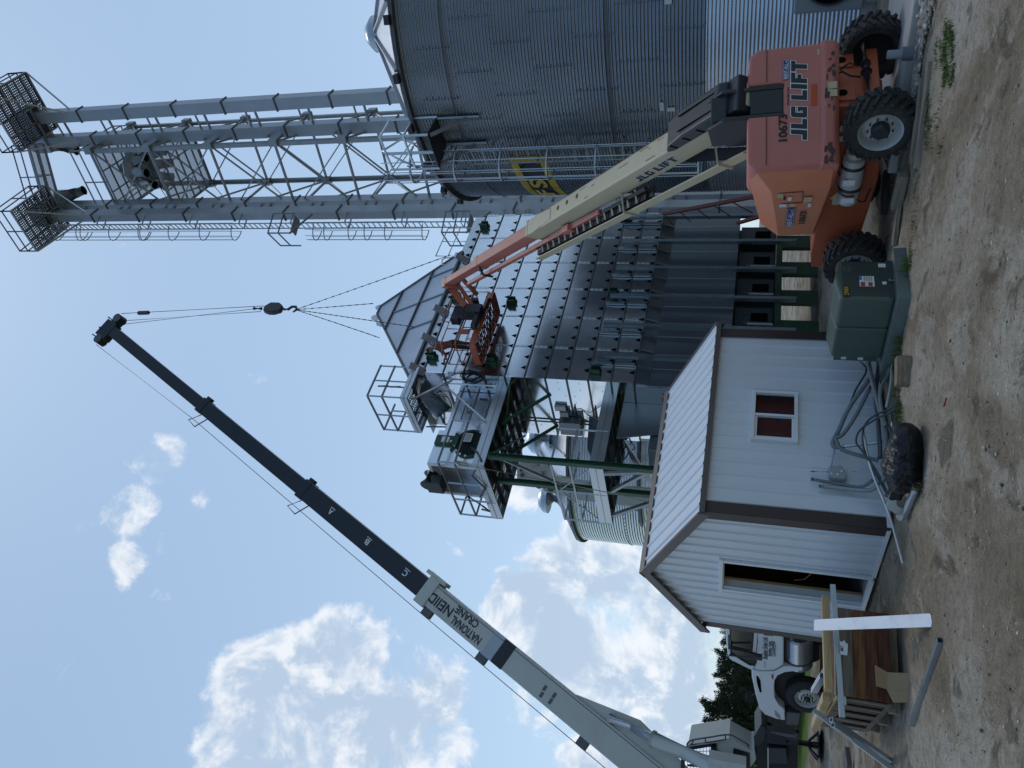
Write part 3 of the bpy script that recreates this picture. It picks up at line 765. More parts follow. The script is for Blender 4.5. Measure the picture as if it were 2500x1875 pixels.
# roof over the left three quarters
R0, R1, RT = -.32, 5.9, 2.9
ra, rb = D(3.98, RT / 2, 15.45), D(4.42, RT / 2, 15.45)
c00, c10, c11, c01 = D(R0, 0, 12.2), D(R1, 0, 12.2), D(R1, RT, 12.2), D(R0, RT, 12.2)
mb = MB(); mb.add([c00, c10, c11, c01, ra, rb], [(0, 1, 5, 4), (1, 2, 5), (2, 3, 4, 5), (3, 0, 4), (3, 2, 1, 0)])
roof = mb.build('roof', ROOFM, dry)
mb = MB()
nf = (c10 - c00).cross(ra - c00).normalized()
if nf.y > 0: nf = -nf
def rfp(s, k): 
    l = lerp(c00, ra, k); r_ = lerp(c10, rb, k); return l + A * min(max((s - (l - CD).dot(A)), 0), (r_ - l).length)
for k in (.34, .72):
    mb.bar(lerp(c00, ra, k) + nf * .03, lerp(c10, rb, k) + nf * .03, .05, .07, nf)
for p, q in ((c00, ra), (c10, rb), (c11, rb), (ra, rb), (c00, c10), (c10, c11)): mb.bar(p + nf * .01, q + nf * .01, .06, .08)
mb.build('hip_rib', STEELD, roof)
mb = MB()
for s in (.95, 2.3, 3.65, 5.0):
    ks = 0.0
    for k0, k1 in ((.01, .33), (.35, .71), (.73, .99)):
        a_, b_ = rfp(s, k0), rfp(s, k1)
        lo_s = (lerp(c00, ra, k1) - CD).dot(A); hi_s = (lerp(c10, rb, k1) - CD).dot(A)
        if lo_s < s < hi_s: mb.bar(a_ + nf * .02, b_ + nf * .02, .05, .04, nf)
mb.build('roof_seam', GALVD, roof)
for s, z, dx in ((3.8, 15.42, 0), (4.35, 15.45, 0), (4.65, 15.0, .1), (3.5, 15.1, -.1)):
    mb = MB(); mb.prism([(-.18, -.1), (.18, -.1), (.1, .16), (0, .22), (-.1, .16)], D(s, RT / 2 - .02, z), A, Z, B * .04); mb.build('lifting_eye', GALV, roof)
for s in (-.05, 1.27, 2.62, 3.98, 5.32):
    mb = MB(); mb.prism([(0, 0), (-.34, .38), (-.34, .30), (-.05, -.12), (0, -.12)], D(s - .13, .0, 11.88), B, Z, A * .26); mb.build('eave_bracket', GALV, dry)
mb = MB(); mb.dbox(5.9, DL - .02, .1, DW - .1, 12.2, 12.3); mb.build('flat_top', GALV, dry)
# hand rail and hoop on the flat part
mb = MB()
for s in (5.95, 6.8, 7.6):
    mb.tube([D(s, .25, 12.3), D(s, .25, 13.35)], .022, 6)
for z in (12.85, 13.35): mb.tube([D(5.95, .25, z), D(7.7, .25, z)], .02, 6)
mb.tube([D(5.95, .3, 12.3), D(5.9, .3, 12.95), D(5.8, .3, 13.05), D(5.55, .3, 13.0), D(5.4, .3, 12.7)], .025, 6)
mb.build('hand_rail', GALV, dry)
# ---- end face: sheets, seams, emblem and boxes
EFS = mat('bright_sheet', (.74, .76, .79), .13, 1.0, .05, .6, bump=.035, bscale=.9, rvar=.05)
mb = MB()
for i, (z0, z1) in enumerate(zip(SEAM[1:], SEAM[:-1])):
    for t0, t1 in ((.0, 1.12), (1.125, 2.82)):
        mb.dbox(-.045 + (.004 if t0 else 0), -.0, t0, t1, z0 + .02, z1 - .0)
mb.build('end_sheet', EFS, dry)
mb = MB()
for z in SEAM: mb.bar(D(-.062, -.02, z), D(-.062, 2.6 if z > 9 else 2.75, z), .03, .05)
mb.build('end_seam', STEELD, dry)
mb = MB(); mb.dbox(-.05, 0, .15, DW - .2, 2.48, 5.1); mb.build('lower_end_sheet', EFS, dry)
mb = MB(); rs = random.Random(5)
for z0 in SEAM[1:]:
    for k in range(9): mb.box(D(-.052, .15 + .31 * k, z0 + rs.choice((.12, .3, .5))), (.012, .02, .02), (A, B, Z))
mb.build('bolt_heads', MATS['bolt_grey'], dry)
lg = MB(); cx, cz = 1.42, 11.49                        # emblem: lettering inside an oval
mb = MB(); mb.dbox(-.055, -.05, .92, 1.98, 11.20, 11.78); mb.build('emblem_plate', WHITED, dry)
INK = mat('ink_dark', (.02, .022, .03), .6, 0, .1, 5)
pts = [D(-.062, cx + .50 * math.cos(a) , cz + .24 * math.sin(a)) for a in [2 * math.pi * i / 28 for i in range(28)]]
lg.tube(pts, .016, 4, closed=True)
text(lg, 'Sukup', D(-.058, 1.82, 11.40), -B, Z, .24, .80, offset=.02, lift=.003)
lg.build('emblem', INK, dry)
def cab(name, s, t, z, sx, tx, zx, m, bev=.008):
    mb = MB(); mb.dbox(s - sx, s, t, t + tx, z, z + zx); return mb.build(name, m, dry, bev=bev)
cab('junction_box', -.06, 1.95, 10.55, .22, .55, .62, mat('box_grey', (.22, .23, .24), .4, .3, .1, 4))
cab('junction_box', -.06, 1.12, 10.75, .12, .25, .22, MATS['box_grey'])
cab('sensor_box', -.06, 1.18, 7.32, .10, .22, .36, GALVD)
cab('sensor_box', -.06, 1.42, 7.26, .14, .22, .28, MATS['box_grey'])
cab('control_cabinet', -.06, 1.78, 6.9, .26, .62, .70, mat('cabinet_smoke', (.12, .13, .15), .2, .2, .1, 4))
cab('small_box', -.06, .42, 4.1, .12, .26, .22, MATS['box_grey'])
mb = MB(); mb.tube([D(-.12, 1.5, 7.2), D(-.2, 1.55, 6.9), D(-.16, 1.8, 6.7), D(-.2, 2.0, 6.2), D(-.3, 2.3, 5.9), D(-.2, 2.4, 5.7)], .02, 5); mb.tube([D(-.12, 1.6, 7.2), D(-.3, 1.75, 6.8), D(-.2, 2.2, 6.1)], .015, 5); mb.build('wiring', BLACK, dry)
mb = MB()
for z in (7.05, 6.4, 4.4, 3.6): mb.bar(D(-.09, 1.2, z), D(-.09, 2.7, z), .03, .04)
mb.bar(D(-.1, 2.05, 9.0), D(-.1, 2.05, 5.2), .05, .05); mb.bar(D(-.1, 2.2, 4.7), D(-.1, 2.2, 2.6), .05, .05)
mb.build('door_bar', STEELD, dry)
coil = MB(); rs = random.Random(2)
for i in range(9):
    c = D(-.09 - .02 * i, -.03, 10.2 - .02 * i); r = .30 + rs.uniform(-.05, .05)
    coil.tube([c + A * (r * .55 * math.cos(a)) * 1 + Z * (r * math.sin(a)) - B * (.03 * math.sin(3 * a + i)) for a in [2 * math.pi * j / 16 for j in range(16)]], .014, 4, closed=True)
cw = thing('cable_coil', 'black coil of cable hanging on the upper corner of the dryer', 'cable', D(-.1, -.05, 10.1)); coil.build('coil', BLACK, cw)
wf_ = MB(); wf_.tube([D(-.1 + .22 * math.cos(a), 1.75, 10.95 + .22 * math.sin(a)) - A * .15 for a in [2 * math.pi * j / 14 for j in range(14)]], .06, 6, closed=True); wf_.build('drive_pulley', GREEN, dry)
mb = MB(); mb.bar(D(-.2, 1.75, 10.9), D(-.25, 2.35, 10.35), .04, .12); mb.build('belt_guard', GREEN, dry)
# top transition duct in crumpled light sheet
mb = MB(); mb.slab([D(-.02, .1, 11.9), D(-.65, .45, 11.95), D(-.75, 1.5, 11.6), D(-.05, 1.7, 11.2)], .03); mb.slab([D(-.02, .1, 12.2), D(-.65, .4, 12.1), D(-.62, .45, 11.9), D(-.02, .1, 11.85)], .03); mb.build('transition_duct', EFS, dry)

# ---- platforms
DECK = mat('deck_steel', (.055, .06, .068), .5, .6, .2, 5)
def deck_mat():
    m = DECK.copy(); m.name = 'perforated_deck'; t = m.node_tree; n = t.nodes; l = t.links; p = n['Principled BSDF']
    co = n.new('ShaderNodeTexCoord'); mp = n.new('ShaderNodeMapping'); mp.inputs['Rotation'].default_value = (0, 0, -R_(40.3)); mp.inputs['Scale'].default_value = (13, 13, 13)
    l.new(co.outputs['Object'], mp.inputs['Vector']); sp_ = n.new('ShaderNodeSeparateXYZ'); l.new(mp.outputs[0], sp_.inputs[0])
    def fr(sock):
        a = n.new('ShaderNodeMath'); a.operation = 'PINGPONG'; a.inputs[1].default_value = .5; l.new(sock, a.inputs[0])
        b = n.new('ShaderNodeMath'); b.operation = 'GREATER_THAN'; b.inputs[1].default_value = .24; l.new(a.outputs[0], b.inputs[0]); return b.outputs[0]
    a = n.new('ShaderNodeMath'); a.operation = 'MULTIPLY'; l.new(fr(sp_.outputs[0]), a.inputs[0]); l.new(fr(sp_.outputs[1]), a.inputs[1])
    b = n.new('ShaderNodeMath'); b.operation = 'SUBTRACT'; b.inputs[0].default_value = 1; l.new(a.outputs[0], b.inputs[1]); l.new(b.outputs[0], p.inputs['Alpha'])
    return m
PERF = deck_mat()
RAIL = mat('rail_angle', (.40, .43, .46), .42, .75, .12, 5)
RAILD = mat('rail_angle_dark', (.17, .17, .18), .5, .6, .15, 5)
def platform(s0, s1, t0, t1, z, fascia, rail_h, posts, name='platform', inner_t=None):
    mb = MB(); th = .03
    mb.dbox(s0, s1, t0, t0 + th, z, z + fascia); mb.dbox(s0, s1, t1 - th, t1, z, z + fascia); mb.dbox(s0, s0 + th, t0 + th, t1 - th, z, z + fascia)
    mb.dbox(s0 - .02, s1, t0 - .02, t0, z + fascia * .52, z + fascia * .58); mb.dbox(s0 - .02, s0, t0, t1, z + fascia * .52, z + fascia * .58)
    pf = mb.build(name, mat('fascia_galv', (.50, .525, .555), .36, .8, .08, 1.5), dry)
    mb = MB(); k = max(1, int((s1 - s0) / .5))
    n_ = 6
    for i in range(n_):
        a_ = lerp(t0 + .05, t1 - .05, i / n_); b_ = lerp(t0 + .05, t1 - .05, (i + 1) / n_) - .03
        mb.dbox(s0 + .04, s1, a_, b_, z + fascia * .5, z + fascia * .5 + .006)
    mb.build('deck', PERF, pf)
    mb = MB()
    for i in range(k + 1): 
        s = lerp(s0 + .05, s1 - .05, i / k); mb.dbox(s - .03, s + .03, t0 + .03, t1 - .03, z + .02, z + fascia * .46)
    mb.dbox(s0 + .05, s1, (t0 + t1) / 2 - .04, (t0 + t1) / 2 + .04, z - .02, z + .02)
    mb.build('joist', DECK, pf)
    rl = MB(); zt = z + fascia
    for (s, t) in posts: rl.bar(D(s, t, z + .05), D(s, t, z + rail_h), .05, .05)
    rp_ = rl.build('rail_post', RAIL, pf)
    return pf
def rails(pf, runs, zs, m=None):
    mb = MB()
    for z in zs:
        for a_, b_ in runs: mb.bar(D(a_[0], a_[1], z), D(b_[0], b_[1], z), .045, .05)
    mb.build('guard_rail', m or RAILD, pf)
PA = platform(-3.13, 0, .40, 3.3, 9.05, .36, 1.44, [(-3.11, .42), (-1.55, .42), (-.25, .42), (-3.11, 1.5), (-3.11, 2.4), (-3.11, 3.28), (-1.6, 3.28)])
rails(PA, [((-3.12, .42), (-.2, .42)), ((-3.12, .42), (-3.12, 3.28)), ((-3.12, 3.28), (0, 3.28))], (9.95, 10.47))
mb = MB(); mb.bar(D(-.05, .38, 11.35), D(-1.55, .36, 9.40), .07, .05); mb.bar(D(-.05, 3.2, 11.35), D(-1.55, 3.28, 9.40), .05, .05); mb.bar(D(-.14, .37, 11.3), D(-.14, .37, 9.4), .05, .05); mb.build('tie_bar', mat('tie_galv', (.62, .64, .66), .35, .7), PA)
mb = MB()
for t in (.75, 2.3): mb.bar(D(-1.3, t, 9.05), D(-.02, t, 7.75), .08, .08)
mb.bar(D(-2.6, 1.9, 9.0), D(-.0, .35, 9.0), .07, .05); mb.bar(D(-2.8, .3, 8.95), D(-.1, 2.9, 8.95), .06, .05)
mb.build('knee_brace', GREEN, PA)
PB = platform(-2.79, 0, .5, 3.5, 5.65, .40, 1.5, [(-2.77, .52), (-1.5, .52), (-2.77, 1.9), (-2.77, 3.48), (-1.3, 3.48)])
rails(PB, [((-2.78, .52), (-1.45, .52)), ((-2.78, .52), (-2.78, 3.48)), ((-2.78, 3.48), (-.2, 3.48))], (6.6, 7.15), RAIL)
mb = MB(); mb.bar(D(-2.75, .6, 6.0), D(-2.75, 1.9, 7.1), .03, .03); mb.bar(D(-2.75, 1.9, 7.1), D(-2.75, 3.4, 6.0), .03, .03); mb.build('rail_diagonal', RAIL, PB)
PC = platform(-1.31, .0, -.2, 1.55, 11.9, .24, 1.35, [(-1.29, -.18), (-.65, -.18), (-.03, -.18), (-1.29, .75), (-1.29, 1.53), (-.5, 1.53)])
rails(PC, [((-1.3, -.19), (0, -.19)), ((-1.3, -.19), (-1.3, 1.54)), ((-1.3, 1.54), (-.2, 1.54))], (12.75, 13.25))
mb = MB(); mb.bar(D(-1.1, .1, 11.9), D(-.05, .3, 10.9), .05, .05); mb.build('knee_brace', GALV, PC)
mb = MB()
for z in (12.5, 12.95, 13.4): mb.bar(D(-.4, .4, z), D(.05, .9, z), .05, .05)
mb.bar(D(-.35, .45, 12.1), D(-.35, .45, 13.4), .05, .05); mb.build('guard_rail', RAILD, PC)
mb = MB(); mb.bar(D(-1.0, 1.6, 11.85), D(-.1, 2.75, 11.85), .05, .05); mb.bar(D(-.1, 2.75, 11.85), D(-.1, 2.75, 11.0), .05, .05); mb.build('hanger', GALVD, PC)
# green legs that carry the platforms
for s, t in ((-2.85, .28), (-2.68, 1.78)):
    mb = MB(); mb.dbox(s - .07, s + .07, t - .012, t + .012, 0, 8.95); mb.dbox(s - .075, s - .06, t - .08, t + .08, 0, 8.95); mb.dbox(s + .06, s + .075, t - .08, t + .08, 0, 8.95); mb.build('platform_leg', GREEN, dry)
mb = MB()
mb.bar(D(-2.85, .28, 8.7), D(-2.68, 1.78, 6.9), .08, .05); mb.bar(D(-2.85, .3, 4.3), D(-2.7, 1.78, 5.55), .11, .09); mb.bar(D(-2.85, .3, 3.9), D(-2.9, -.6 + 1.2, 5.6), .09, .09); mb.bar(D(-2.68, 1.8, 3.9), D(-2.75, 3.0, 5.6), .11, .09); mb.bar(D(-2.75, .3, 2.4), D(-2.6, 1.9, 4.6), .04, .04)
mb.build('leg_brace', GALVD, dry)
# fan and burner housing on the upper platform
FB = mat('housing_sheet', (.64, .66, .70), .26, .9, .06, 1, rvar=.05)
mb = MB(); s0, s1, t0, t1, z0, z1 = -2.95, -1.72, .75, 2.35, 9.32, 10.95; w = .04
mb.dbox(s0, s1, t0, t0 + w, z0, z1); mb.dbox(s0, s1, t1 - w, t1, z0, z1); mb.dbox(s0, s1, t0 + w, t1 - w, z1 - w, z1); mb.dbox(s0, s1, t0 + w, t1 - w, z0, z0 + w); mb.dbox(s0 + .5, s0 + .54, t0 + w, t1 - w, z0 + w, z1 - w)
fan = mb.build('fan_housing', FB, dry)
mb = MB(); mb.dbox(-1.68, -.06, .85, 2.3, 9.45, 10.82); bh = mb.build('burner_housing', FB, dry, bev=.01)
mb = MB(); mb.dbox(-1.25, -.35, .81, .85, 9.65, 10.6); bd = mb.build('access_door', GALV, bh, bev=.02)
lg = MB(); lg.tube([D(-.8 + .17 * math.cos(a), .80, 10.2 + .10 * math.sin(a)) for a in [2 * math.pi * j / 20 for j in range(20)]], .01, 4, closed=True); text(lg, 'Suk', D(-.93, .806, 10.155), A, Z, .10, .25, offset=.02, lift=.003); lg.build('emblem', INK, bh)
mb = MB(); mb.tube([D(-.35, .8, 10.0), D(-.35, .78, 9.75)], .03, 8); mb.tube([D(-1.2, .79, 10.4), D(-.5, .79, 10.4)], .012, 6); mb.build('door_handle', STEELD, bh)
cs, cz = -2.16, 9.80
mb = MB(); mb.lathe([(.0, 0), (.52, 0), (.52, .05), (.44, .06), (.44, .02)], D(cs, .75, cz), -B, 32); gr_ = mb.build('fan_ring', GREEN, fan)
mb = MB()
for r in np.linspace(.08, .42, 9): mb.tube([D(cs + r * math.cos(a), .68, cz + r * math.sin(a)) for a in [2 * math.pi * j / 28 for j in range(28)]], .009, 4, closed=True)
for a in (0, 1.05, 2.1): mb.tube([D(cs - .43 * math.cos(a), .685, cz - .43 * math.sin(a)), D(cs + .43 * math.cos(a), .685, cz + .43 * math.sin(a))], .012, 4)
mb.build('fan_grille', BLACKP, fan)
mb = MB(); mb.dbox(cs - .14, cs + .20, .66, .75, 10.2, 10.92); mb.dbox(cs - .32, cs + .34, .69, .75, 10.28, 10.36); mb.build('motor_mount', GREEN, fan)
mb = MB(); mb.dbox(cs - .06, cs + .14, .65, .66, 10.48, 10.72); mb.build('name_plate', WHITED, fan)
mb = MB(); mb.dbox(cs + .02, cs + .34, .655, .67, 9.78, 10.05); wp = mb.build('warning_plate', WHITED, fan)
mb = MB()
for k in range(6): mb.dbox(cs + .05, cs + .31, .648, .652, 9.815 + k * .038, 9.83 + k * .038)
mb.build('warning_lines', GALVD, wp)
mb = MB()
for a in (-.5, -.9, -1.3, -1.75, 2.2): mb.cyl(D(cs + .48 * math.cos(a + 3.6), .70, cz + .48 * math.sin(a + 3.6)), D(cs + .48 * math.cos(a + 3.6), .675, cz + .48 * math.sin(a + 3.6)), .04, n=10)
mb.cyl(D(cs - .02, .66, 10.4), D(cs - .02, .635, 10.4), .04, n=10)
mb.build('white_knob', WHITED, fan)
mb = MB(); mb.cyl(D(-2.95, 1.4, 10.98), D(-3.35, 1.4, 10.98), .26, n=16); mb.dbox(-3.38, -3.05, 1.2, 1.75, 10.55, 11.05); mb.build('fan_motor', BLACKP, fan, bev=.02)
mb = MB(); mb.dbox(-3.0, -2.955, .75, .84, 9.32, 10.95); mb.dbox(-3.0, -2.955, 2.26, 2.35, 9.32, 10.95); mb.dbox(-3.0, -2.955, .84, 2.26, 10.86, 10.95); mb.build('inlet_frame', WHITE, fan)
mb = MB(); mb.tube([D(-2.5, .42, 9.6), D(-2.7, .36, 9.35), D(-2.95, .36, 9.15), D(-3.1, .6, 9.3), D(-3.18, .9, 9.5), D(-3.2, 1.5, 9.2), D(-3.2, 2.0, 9.5)], .03, 6); mb.tube([D(-3.2, 2.0, 9.9), D(-3.35, 2.3, 9.4), D(-3.3, 2.6, 9.3), D(-3.2, 2.7, 9.6)], .03, 6); mb.build('flex_conduit', STEELD, PA)
tr = thing('tag_rope', 'thin tan rope hanging from the upper dryer platform to the ground', 'rope', D(-3.2, .45, 9.4)); mb = MB()
mb.tube([D(-3.16, .42, 9.5), D(-3.2, .7, 7.5), D(-3.15, 1.2, 5.2), D(-3.2, 1.9, 2.5), D(-3.3, 2.2, 0)], .014, 5); mb.tube([D(-3.16, .42, 9.5), D(-3.15, .4, 9.8), D(-3.05, .4, 9.9), D(-3.1, .4, 9.55)], .03, 5); mb.build('rope', mat('manila', (.36, .31, .20), .8, 0, .2, 20), tr)
# lower burner duct beside platform B
mb = MB(); mb.slab([D(-1.5, .8, 5.5), D(-.05, .9, 5.5), D(-.05, .9, 4.3), D(-1.2, .8, 4.2)], .03); mb.dbox(-1.75, -.3, .9, 2.1, 3.0, 4.55); mb.build('lower_burner_box', mat('burner_sheet', (.20, .225, .255), .4, .75, .08, 1), dry, bev=.01)
mb = MB(); mb.slab([D(-.1, 1.6, 6.6), D(-.9, 2.2, 6.6), D(-2.2, 2.6, 5.9), D(-1.6, 2.0, 5.5), D(-.4, 1.6, 5.6)], .03); mb.slab([D(-1.3, .9, 5.4), D(-2.4, 1.5, 4.4), D(-2.4, 2.6, 4.2), D(-1.4, 2.0, 5.3)], .03); mb.build('deflector_sheet', mat('sky_sheet', (.80, .84, .87), .2, .95, .05, 1), dry)
mb = MB(); mb.dbox(-2.3, -1.0, 2.3, 3.0, 2.2, 4.0); mb.build('lower_duct', EFS, dry)
mb = MB()
for k in range(9):
    t = 1.9 + (k % 3) * .25; mb.tube([D(-.25, t, 6.2 - .1 * k), D(-.5, t + .2, 6.0 - .1 * k), D(-.7, t + .1, 6.3 - .12 * k), D(-.9, t + .3, 5.9 - .05 * k)], .02, 5)
mb.dbox(-.75, -.4, 1.9, 2.3, 5.9, 6.2); mb.build('gas_train', BLACKP, dry)
# ------------------------------------------------------------------ telescopic boom lift
ORG = mat('orange_paint', (.40, .085, .035), .42, 0, .08, 1.2, dirt=(.25, .10, .06), dscale=3, damt=.35)
ORGS = mat('orange_hood', (.66, .215, .105), .38, 0, .06, 1.0, dirt=(.55, .24, .20), dscale=.9, damt=.5)
PINK = mat('faded_red_hood', (.53, .17, .135), .45, 0, .06, .9, dirt=(.52, .20, .17), dscale=1.1, damt=.5)
PINKB = mat('faded_red_boom', (.52, .17, .13), .5, 0, .08, 1.0, dirt=(.40, .09, .06), dscale=1.2, damt=.5)
TAN = mat('tan_boom', (.52, .45, .30), .5, 0, .06, .8, dirt=(.36, .27, .17), dscale=2.2, damt=.3)
TYRE = mat('dusty_tyre', (.028, .027, .026), .85, 0, .25, 6, dirt=(.10, .085, .065), dscale=5, damt=.65)
RIM = mat('rim_grey', (.46, .46, .45), .5, .1, .08, 4, dirt=(.25, .23, .2), dscale=4, damt=.3)
DECALW = mat('decal_white', (.72, .72, .72), .5, 0, .03, 5)
DECALN = mat('decal_navy', (.012, .018, .03), .45, 0, .08, 5)
DECALB = mat('decal_blue', (.012, .02, .16), .4, 0, .08, 5)
DECALT = mat('decal_tan', (.50, .42, .27), .6, 0, .15, 12)
INKB = mat('stencil_black', (.015, .013, .013), .6, 0, .1, 5)
lift = thing('boom_lift', 'orange telescopic boom lift with tan boom raised to the dryer and worn black tyres', 'boom lift', Vector((3.95, 12.5, 0)))
ya = R_(36); CA = Vector((math.cos(ya), math.sin(ya), 0)); CB = Vector((-CA.y, CA.x, 0)); C0 = Vector((3.53, 10.98, -.02)) + CA * .17
def CP(u, w, z): return C0 + CA * u + CB * w + Z * z
RW = .445
def make_wheel(u, w, sgn):
    c = CP(u, w, RW); ax = -CA * sgn           # outer face direction
    hub = MB(); hub.lathe([(0, .20), (.085, .20), (.115, .17), (.115, .05), (.0, .05)], c, ax, 20)
    for i in range(9):
        a = 2 * math.pi * i / 9; x, y = frame_of(ax); p = c + x * (.155 * math.cos(a)) + y * (.155 * math.sin(a)); hub.cyl(p + ax * .07, p + ax * .115, .016, n=6)
    rim = MB(); rim.lathe([(.0, .08), (.17, .085), (.185, .07), (.215, .05), (.235, .10), (.255, .165), (.275, .185), (.28, .16), (.27, .10)], c, ax, 36)
    ty = MB(); prof = [(.27, .15), (.285, .185), (.33, .195), (.385, .185), (.412, .16), (.418, .08), (.418, -.08), (.412, -.16), (.385, -.185), (.30, -.18), (.26, -.12)]
    ty.lathe(prof, c, ax, 40)
    x, y = frame_of(ax)
    for i in range(22):                        # directional lugs, two staggered rows
        for row in (0, 1):
            a = 2 * math.pi * (i + .5 * row) / 22; k = 1 if row else -1
            rd = x * math.cos(a) + y * math.sin(a); tg = ax.cross(rd)
            p0 = c + rd * .428 + ax * (.005 * k); p1 = c + rd * .415 + ax * (.178 * k) + tg * .085
            ty.bar(p0, p1, .046, .05, rd)
            ty.bar(p1, c + rd * .385 + ax * (.194 * k) + tg * .10, .044, .04, rd)
    whl = rim.build('wheel', RIM, lift, smooth_angle=35); ty.build('tyre', TYRE, whl, smooth_angle=40); hub.build('hub', BLACKP, whl, smooth_angle=30)
    back = MB(); back.lathe([(0, -.06), (.27, -.06), (.27, -.12)], c, ax, 24); back.build('rim_back', BLACK, whl)
WT, WB_ = 1.86, 2.46
make_wheel(0, 0, 1); make_wheel(WT, .0, -1); make_wheel(0, WB_, 1); make_wheel(WT, WB_, -1)
# chassis
mb = MB(); mb.prism([(.30, .30), (.22, .62), (.30, .98), (2.7, 1.06), (2.98, 1.02), (2.98, .72), (2.62, .40), (1.2, .27)], CP(.36, 0, 0), CB, Z, CA * (WT - .72)); ch = mb.build('chassis', ORG, lift, bev=.025)
mb = MB(); mb.box(CP(WT / 2, 0, .50), (WT - .36, .16, .17), (CA, CB, Z)); mb.box(CP(WT / 2, .16, .74), (.95, .30, .46), (CA, CB, Z)); mb.build('axle_beam', ORG, lift, bev=.015)
mb = MB(); mb.box(CP(WT / 2, WB_, .50), (WT - .36, .2, .2), (CA, CB, Z)); mb.build('axle_beam', ORG, lift, bev=.015)
for u in (.72, 1.52):
    mb = MB(); pl_ = [(-.16, 0), (.16, 0), (.16, .16)] + [(.16 * math.cos(a), .16 + .16 * math.sin(a)) for a in np.linspace(.15, 2.99, 9)] + [(-.16, .16)]
    mb.prism(pl_, CP(u, -.02, .72), CA, Z, CB * .06)
    lug = mb.build('tie_down_lug', ORG, lift, bev=.006)
    mb = MB(); mb.cyl(CP(u, -.03, .89), CP(u, -.025, .89), .07, n=18); mb.build('lug_hole', HOLE, lug)
mb = MB(); mb.cyl(CP(.25, -.14, .57), CP(1.0, -.14, .59), .055, n=14); mb.cyl(CP(1.0, -.14, .59), CP(1.2, -.14, .595), .075, n=14); mb.cyl(CP(1.2, -.14, .595), CP(1.7, -.14, .6), .05, n=14); sc_ = mb.build('steering_cylinder', BLACKP, lift)
mb = MB(); mb.cyl(CP(1.7, -.14, .6), CP(1.95, -.14, .61), .025, n=10); mb.build('piston_rod', mat('chrome', (.6, .6, .62), .1, 1, .02, 3), sc_)
mb = MB(); mb.tube([CP(.95, -.1, .66), CP(.9, -.16, .8), CP(1.05, -.14, .9), CP(1.15, -.05, .93)], .014, 6); mb.tube([CP(1.2, -.1, .68), CP(1.22, -.16, .8), CP(1.1, -.14, .92)], .014, 6); mb.build('hydraulic_hose', BLACK, lift)
mb = MB(); mb.box(CP(1.95, -.02, .62), (.16, .2, .34), (CA, CB, Z)); mb.box(CP(.28, -.02, .55), (.16, .2, .3), (CA, CB, Z)); mb.build('knuckle', BLACKP, lift, bev=.02)
# gas bottle on the side
gb = MB(); g0 = CP(.20, .55, .66) ; gx = CB
gb.lathe([(.0, 0), (.12, 0), (.125, .02), (.125, .07), (.10, .075), (.10, .09), (.145, .11), (.155, .16), (.155, .60), (.14, .66), (.11, .70), (.05, .72)], g0, gx, 26)
tk = gb.build('gas_bottle', mat('bottle_white', (.50, .50, .48), .45, .1, .08, 3, dirt=(.2, .18, .15), dscale=3, damt=.5), lift, smooth_angle=35)
mb = MB(); mb.lathe([(.135, .72), (.14, .72), (.14, .88), (.135, .88)], g0, gx, 24); mb.build('collar', MATS['bottle_white'], tk, smooth_angle=40)
mb = MB()
for k in (.2, .58): mb.lathe([(.158, k), (.164, k), (.164, k + .05), (.158, k + .05)], g0, gx, 24)
mb.build('strap', BLACKP, tk)
mb = MB(); mb.box(CP(.035, .98, .70), (.006, .10, .16), (CA, CB, Z)); mb.box(CP(.03, 1.30, .68), (.006, .09, .17), (CA, CB, Z)); mb.build('paper_label', DECALW, tk)
mb = MB(); mb.tube([CP(.2, 1.3, .66), CP(.1, 1.38, .5), CP(.2, 1.46, .42), CP(.3, 1.3, .36)], .012, 6); mb.tube([CP(.1, .9, .82), CP(.2, .72, .93), CP(.3, .62, 1.02)], .014, 6); mb.build('gas_hose', BLACK, lift)
mb = MB(); mb.lathe([(0, 0), (.09, 0), (.09, .02), (0, .03)], CP(.345, .66, .98), -CA, 18); mb.build('dark_cap', HOLE, lift)
mb = MB()
for w, z, a, b in ((.30, .84, .09, .10), (.46, .83, .08, .12)): mb.box(CP(.35, w, z), (.004, a, b), (CA, CB, Z))
mb.build('decal', DECALW, lift)
mb = MB(); mb.prism([(-.12, 0), (0, .10), (.02, .05), (.12, .05), (.12, -.05), (.02, -.05), (0, -.10)], CP(.345, 1.52, .80), CB, Z, -CA * .003); mb.build('arrow_decal', DECALT, lift)
# turntable, leaning a little with the machine
ty_ = R_(5.5); tl = R_(2.6); O_T = Vector((4.05, 12.55, 0))
TX = Vector((math.cos(ty_), math.sin(ty_), 0)); TY = Vector((-TX.y, TX.x, 0)); TXt = (TX * math.cos(tl) + Z * math.sin(tl)); TZt = TY * 0 + (Z * math.cos(tl) - TX * math.sin(tl))
def TP(x, y, z): return O_T + Z * 1.5 + TXt * x + TY * y + TZt * (z - 1.5)
TAX = (TXt, TY, TZt)
mb = MB(); mb.cyl(TP(0, 0, 1.04), TP(0, 0, 1.16), .62, n=28); mb.build('slew_ring', BLACKP, lift)
mb = MB(); mb.box(TP(-.2, -.2, 1.17), (1.6, 2.3, .10), TAX); mb.build('turntable_deck', ORG, lift)
XL, XR = -1.05, .66
mb = MB()
HP = [(XL, 1.12), (XR, 1.12), (XR, 1.98), (XR - .10, 2.10), (.14, 2.12), (.14, 1.65), (-.31, 1.65), (-.31, 2.12), (XL + .08, 2.12), (XL, 2.05)]
mb.prism(HP, TP(0, -1.43, 0), TXt, TZt, TY * 1.0)
hood = mb.build('counterweight_hood', PINK, lift, bev=.055, seg=4)
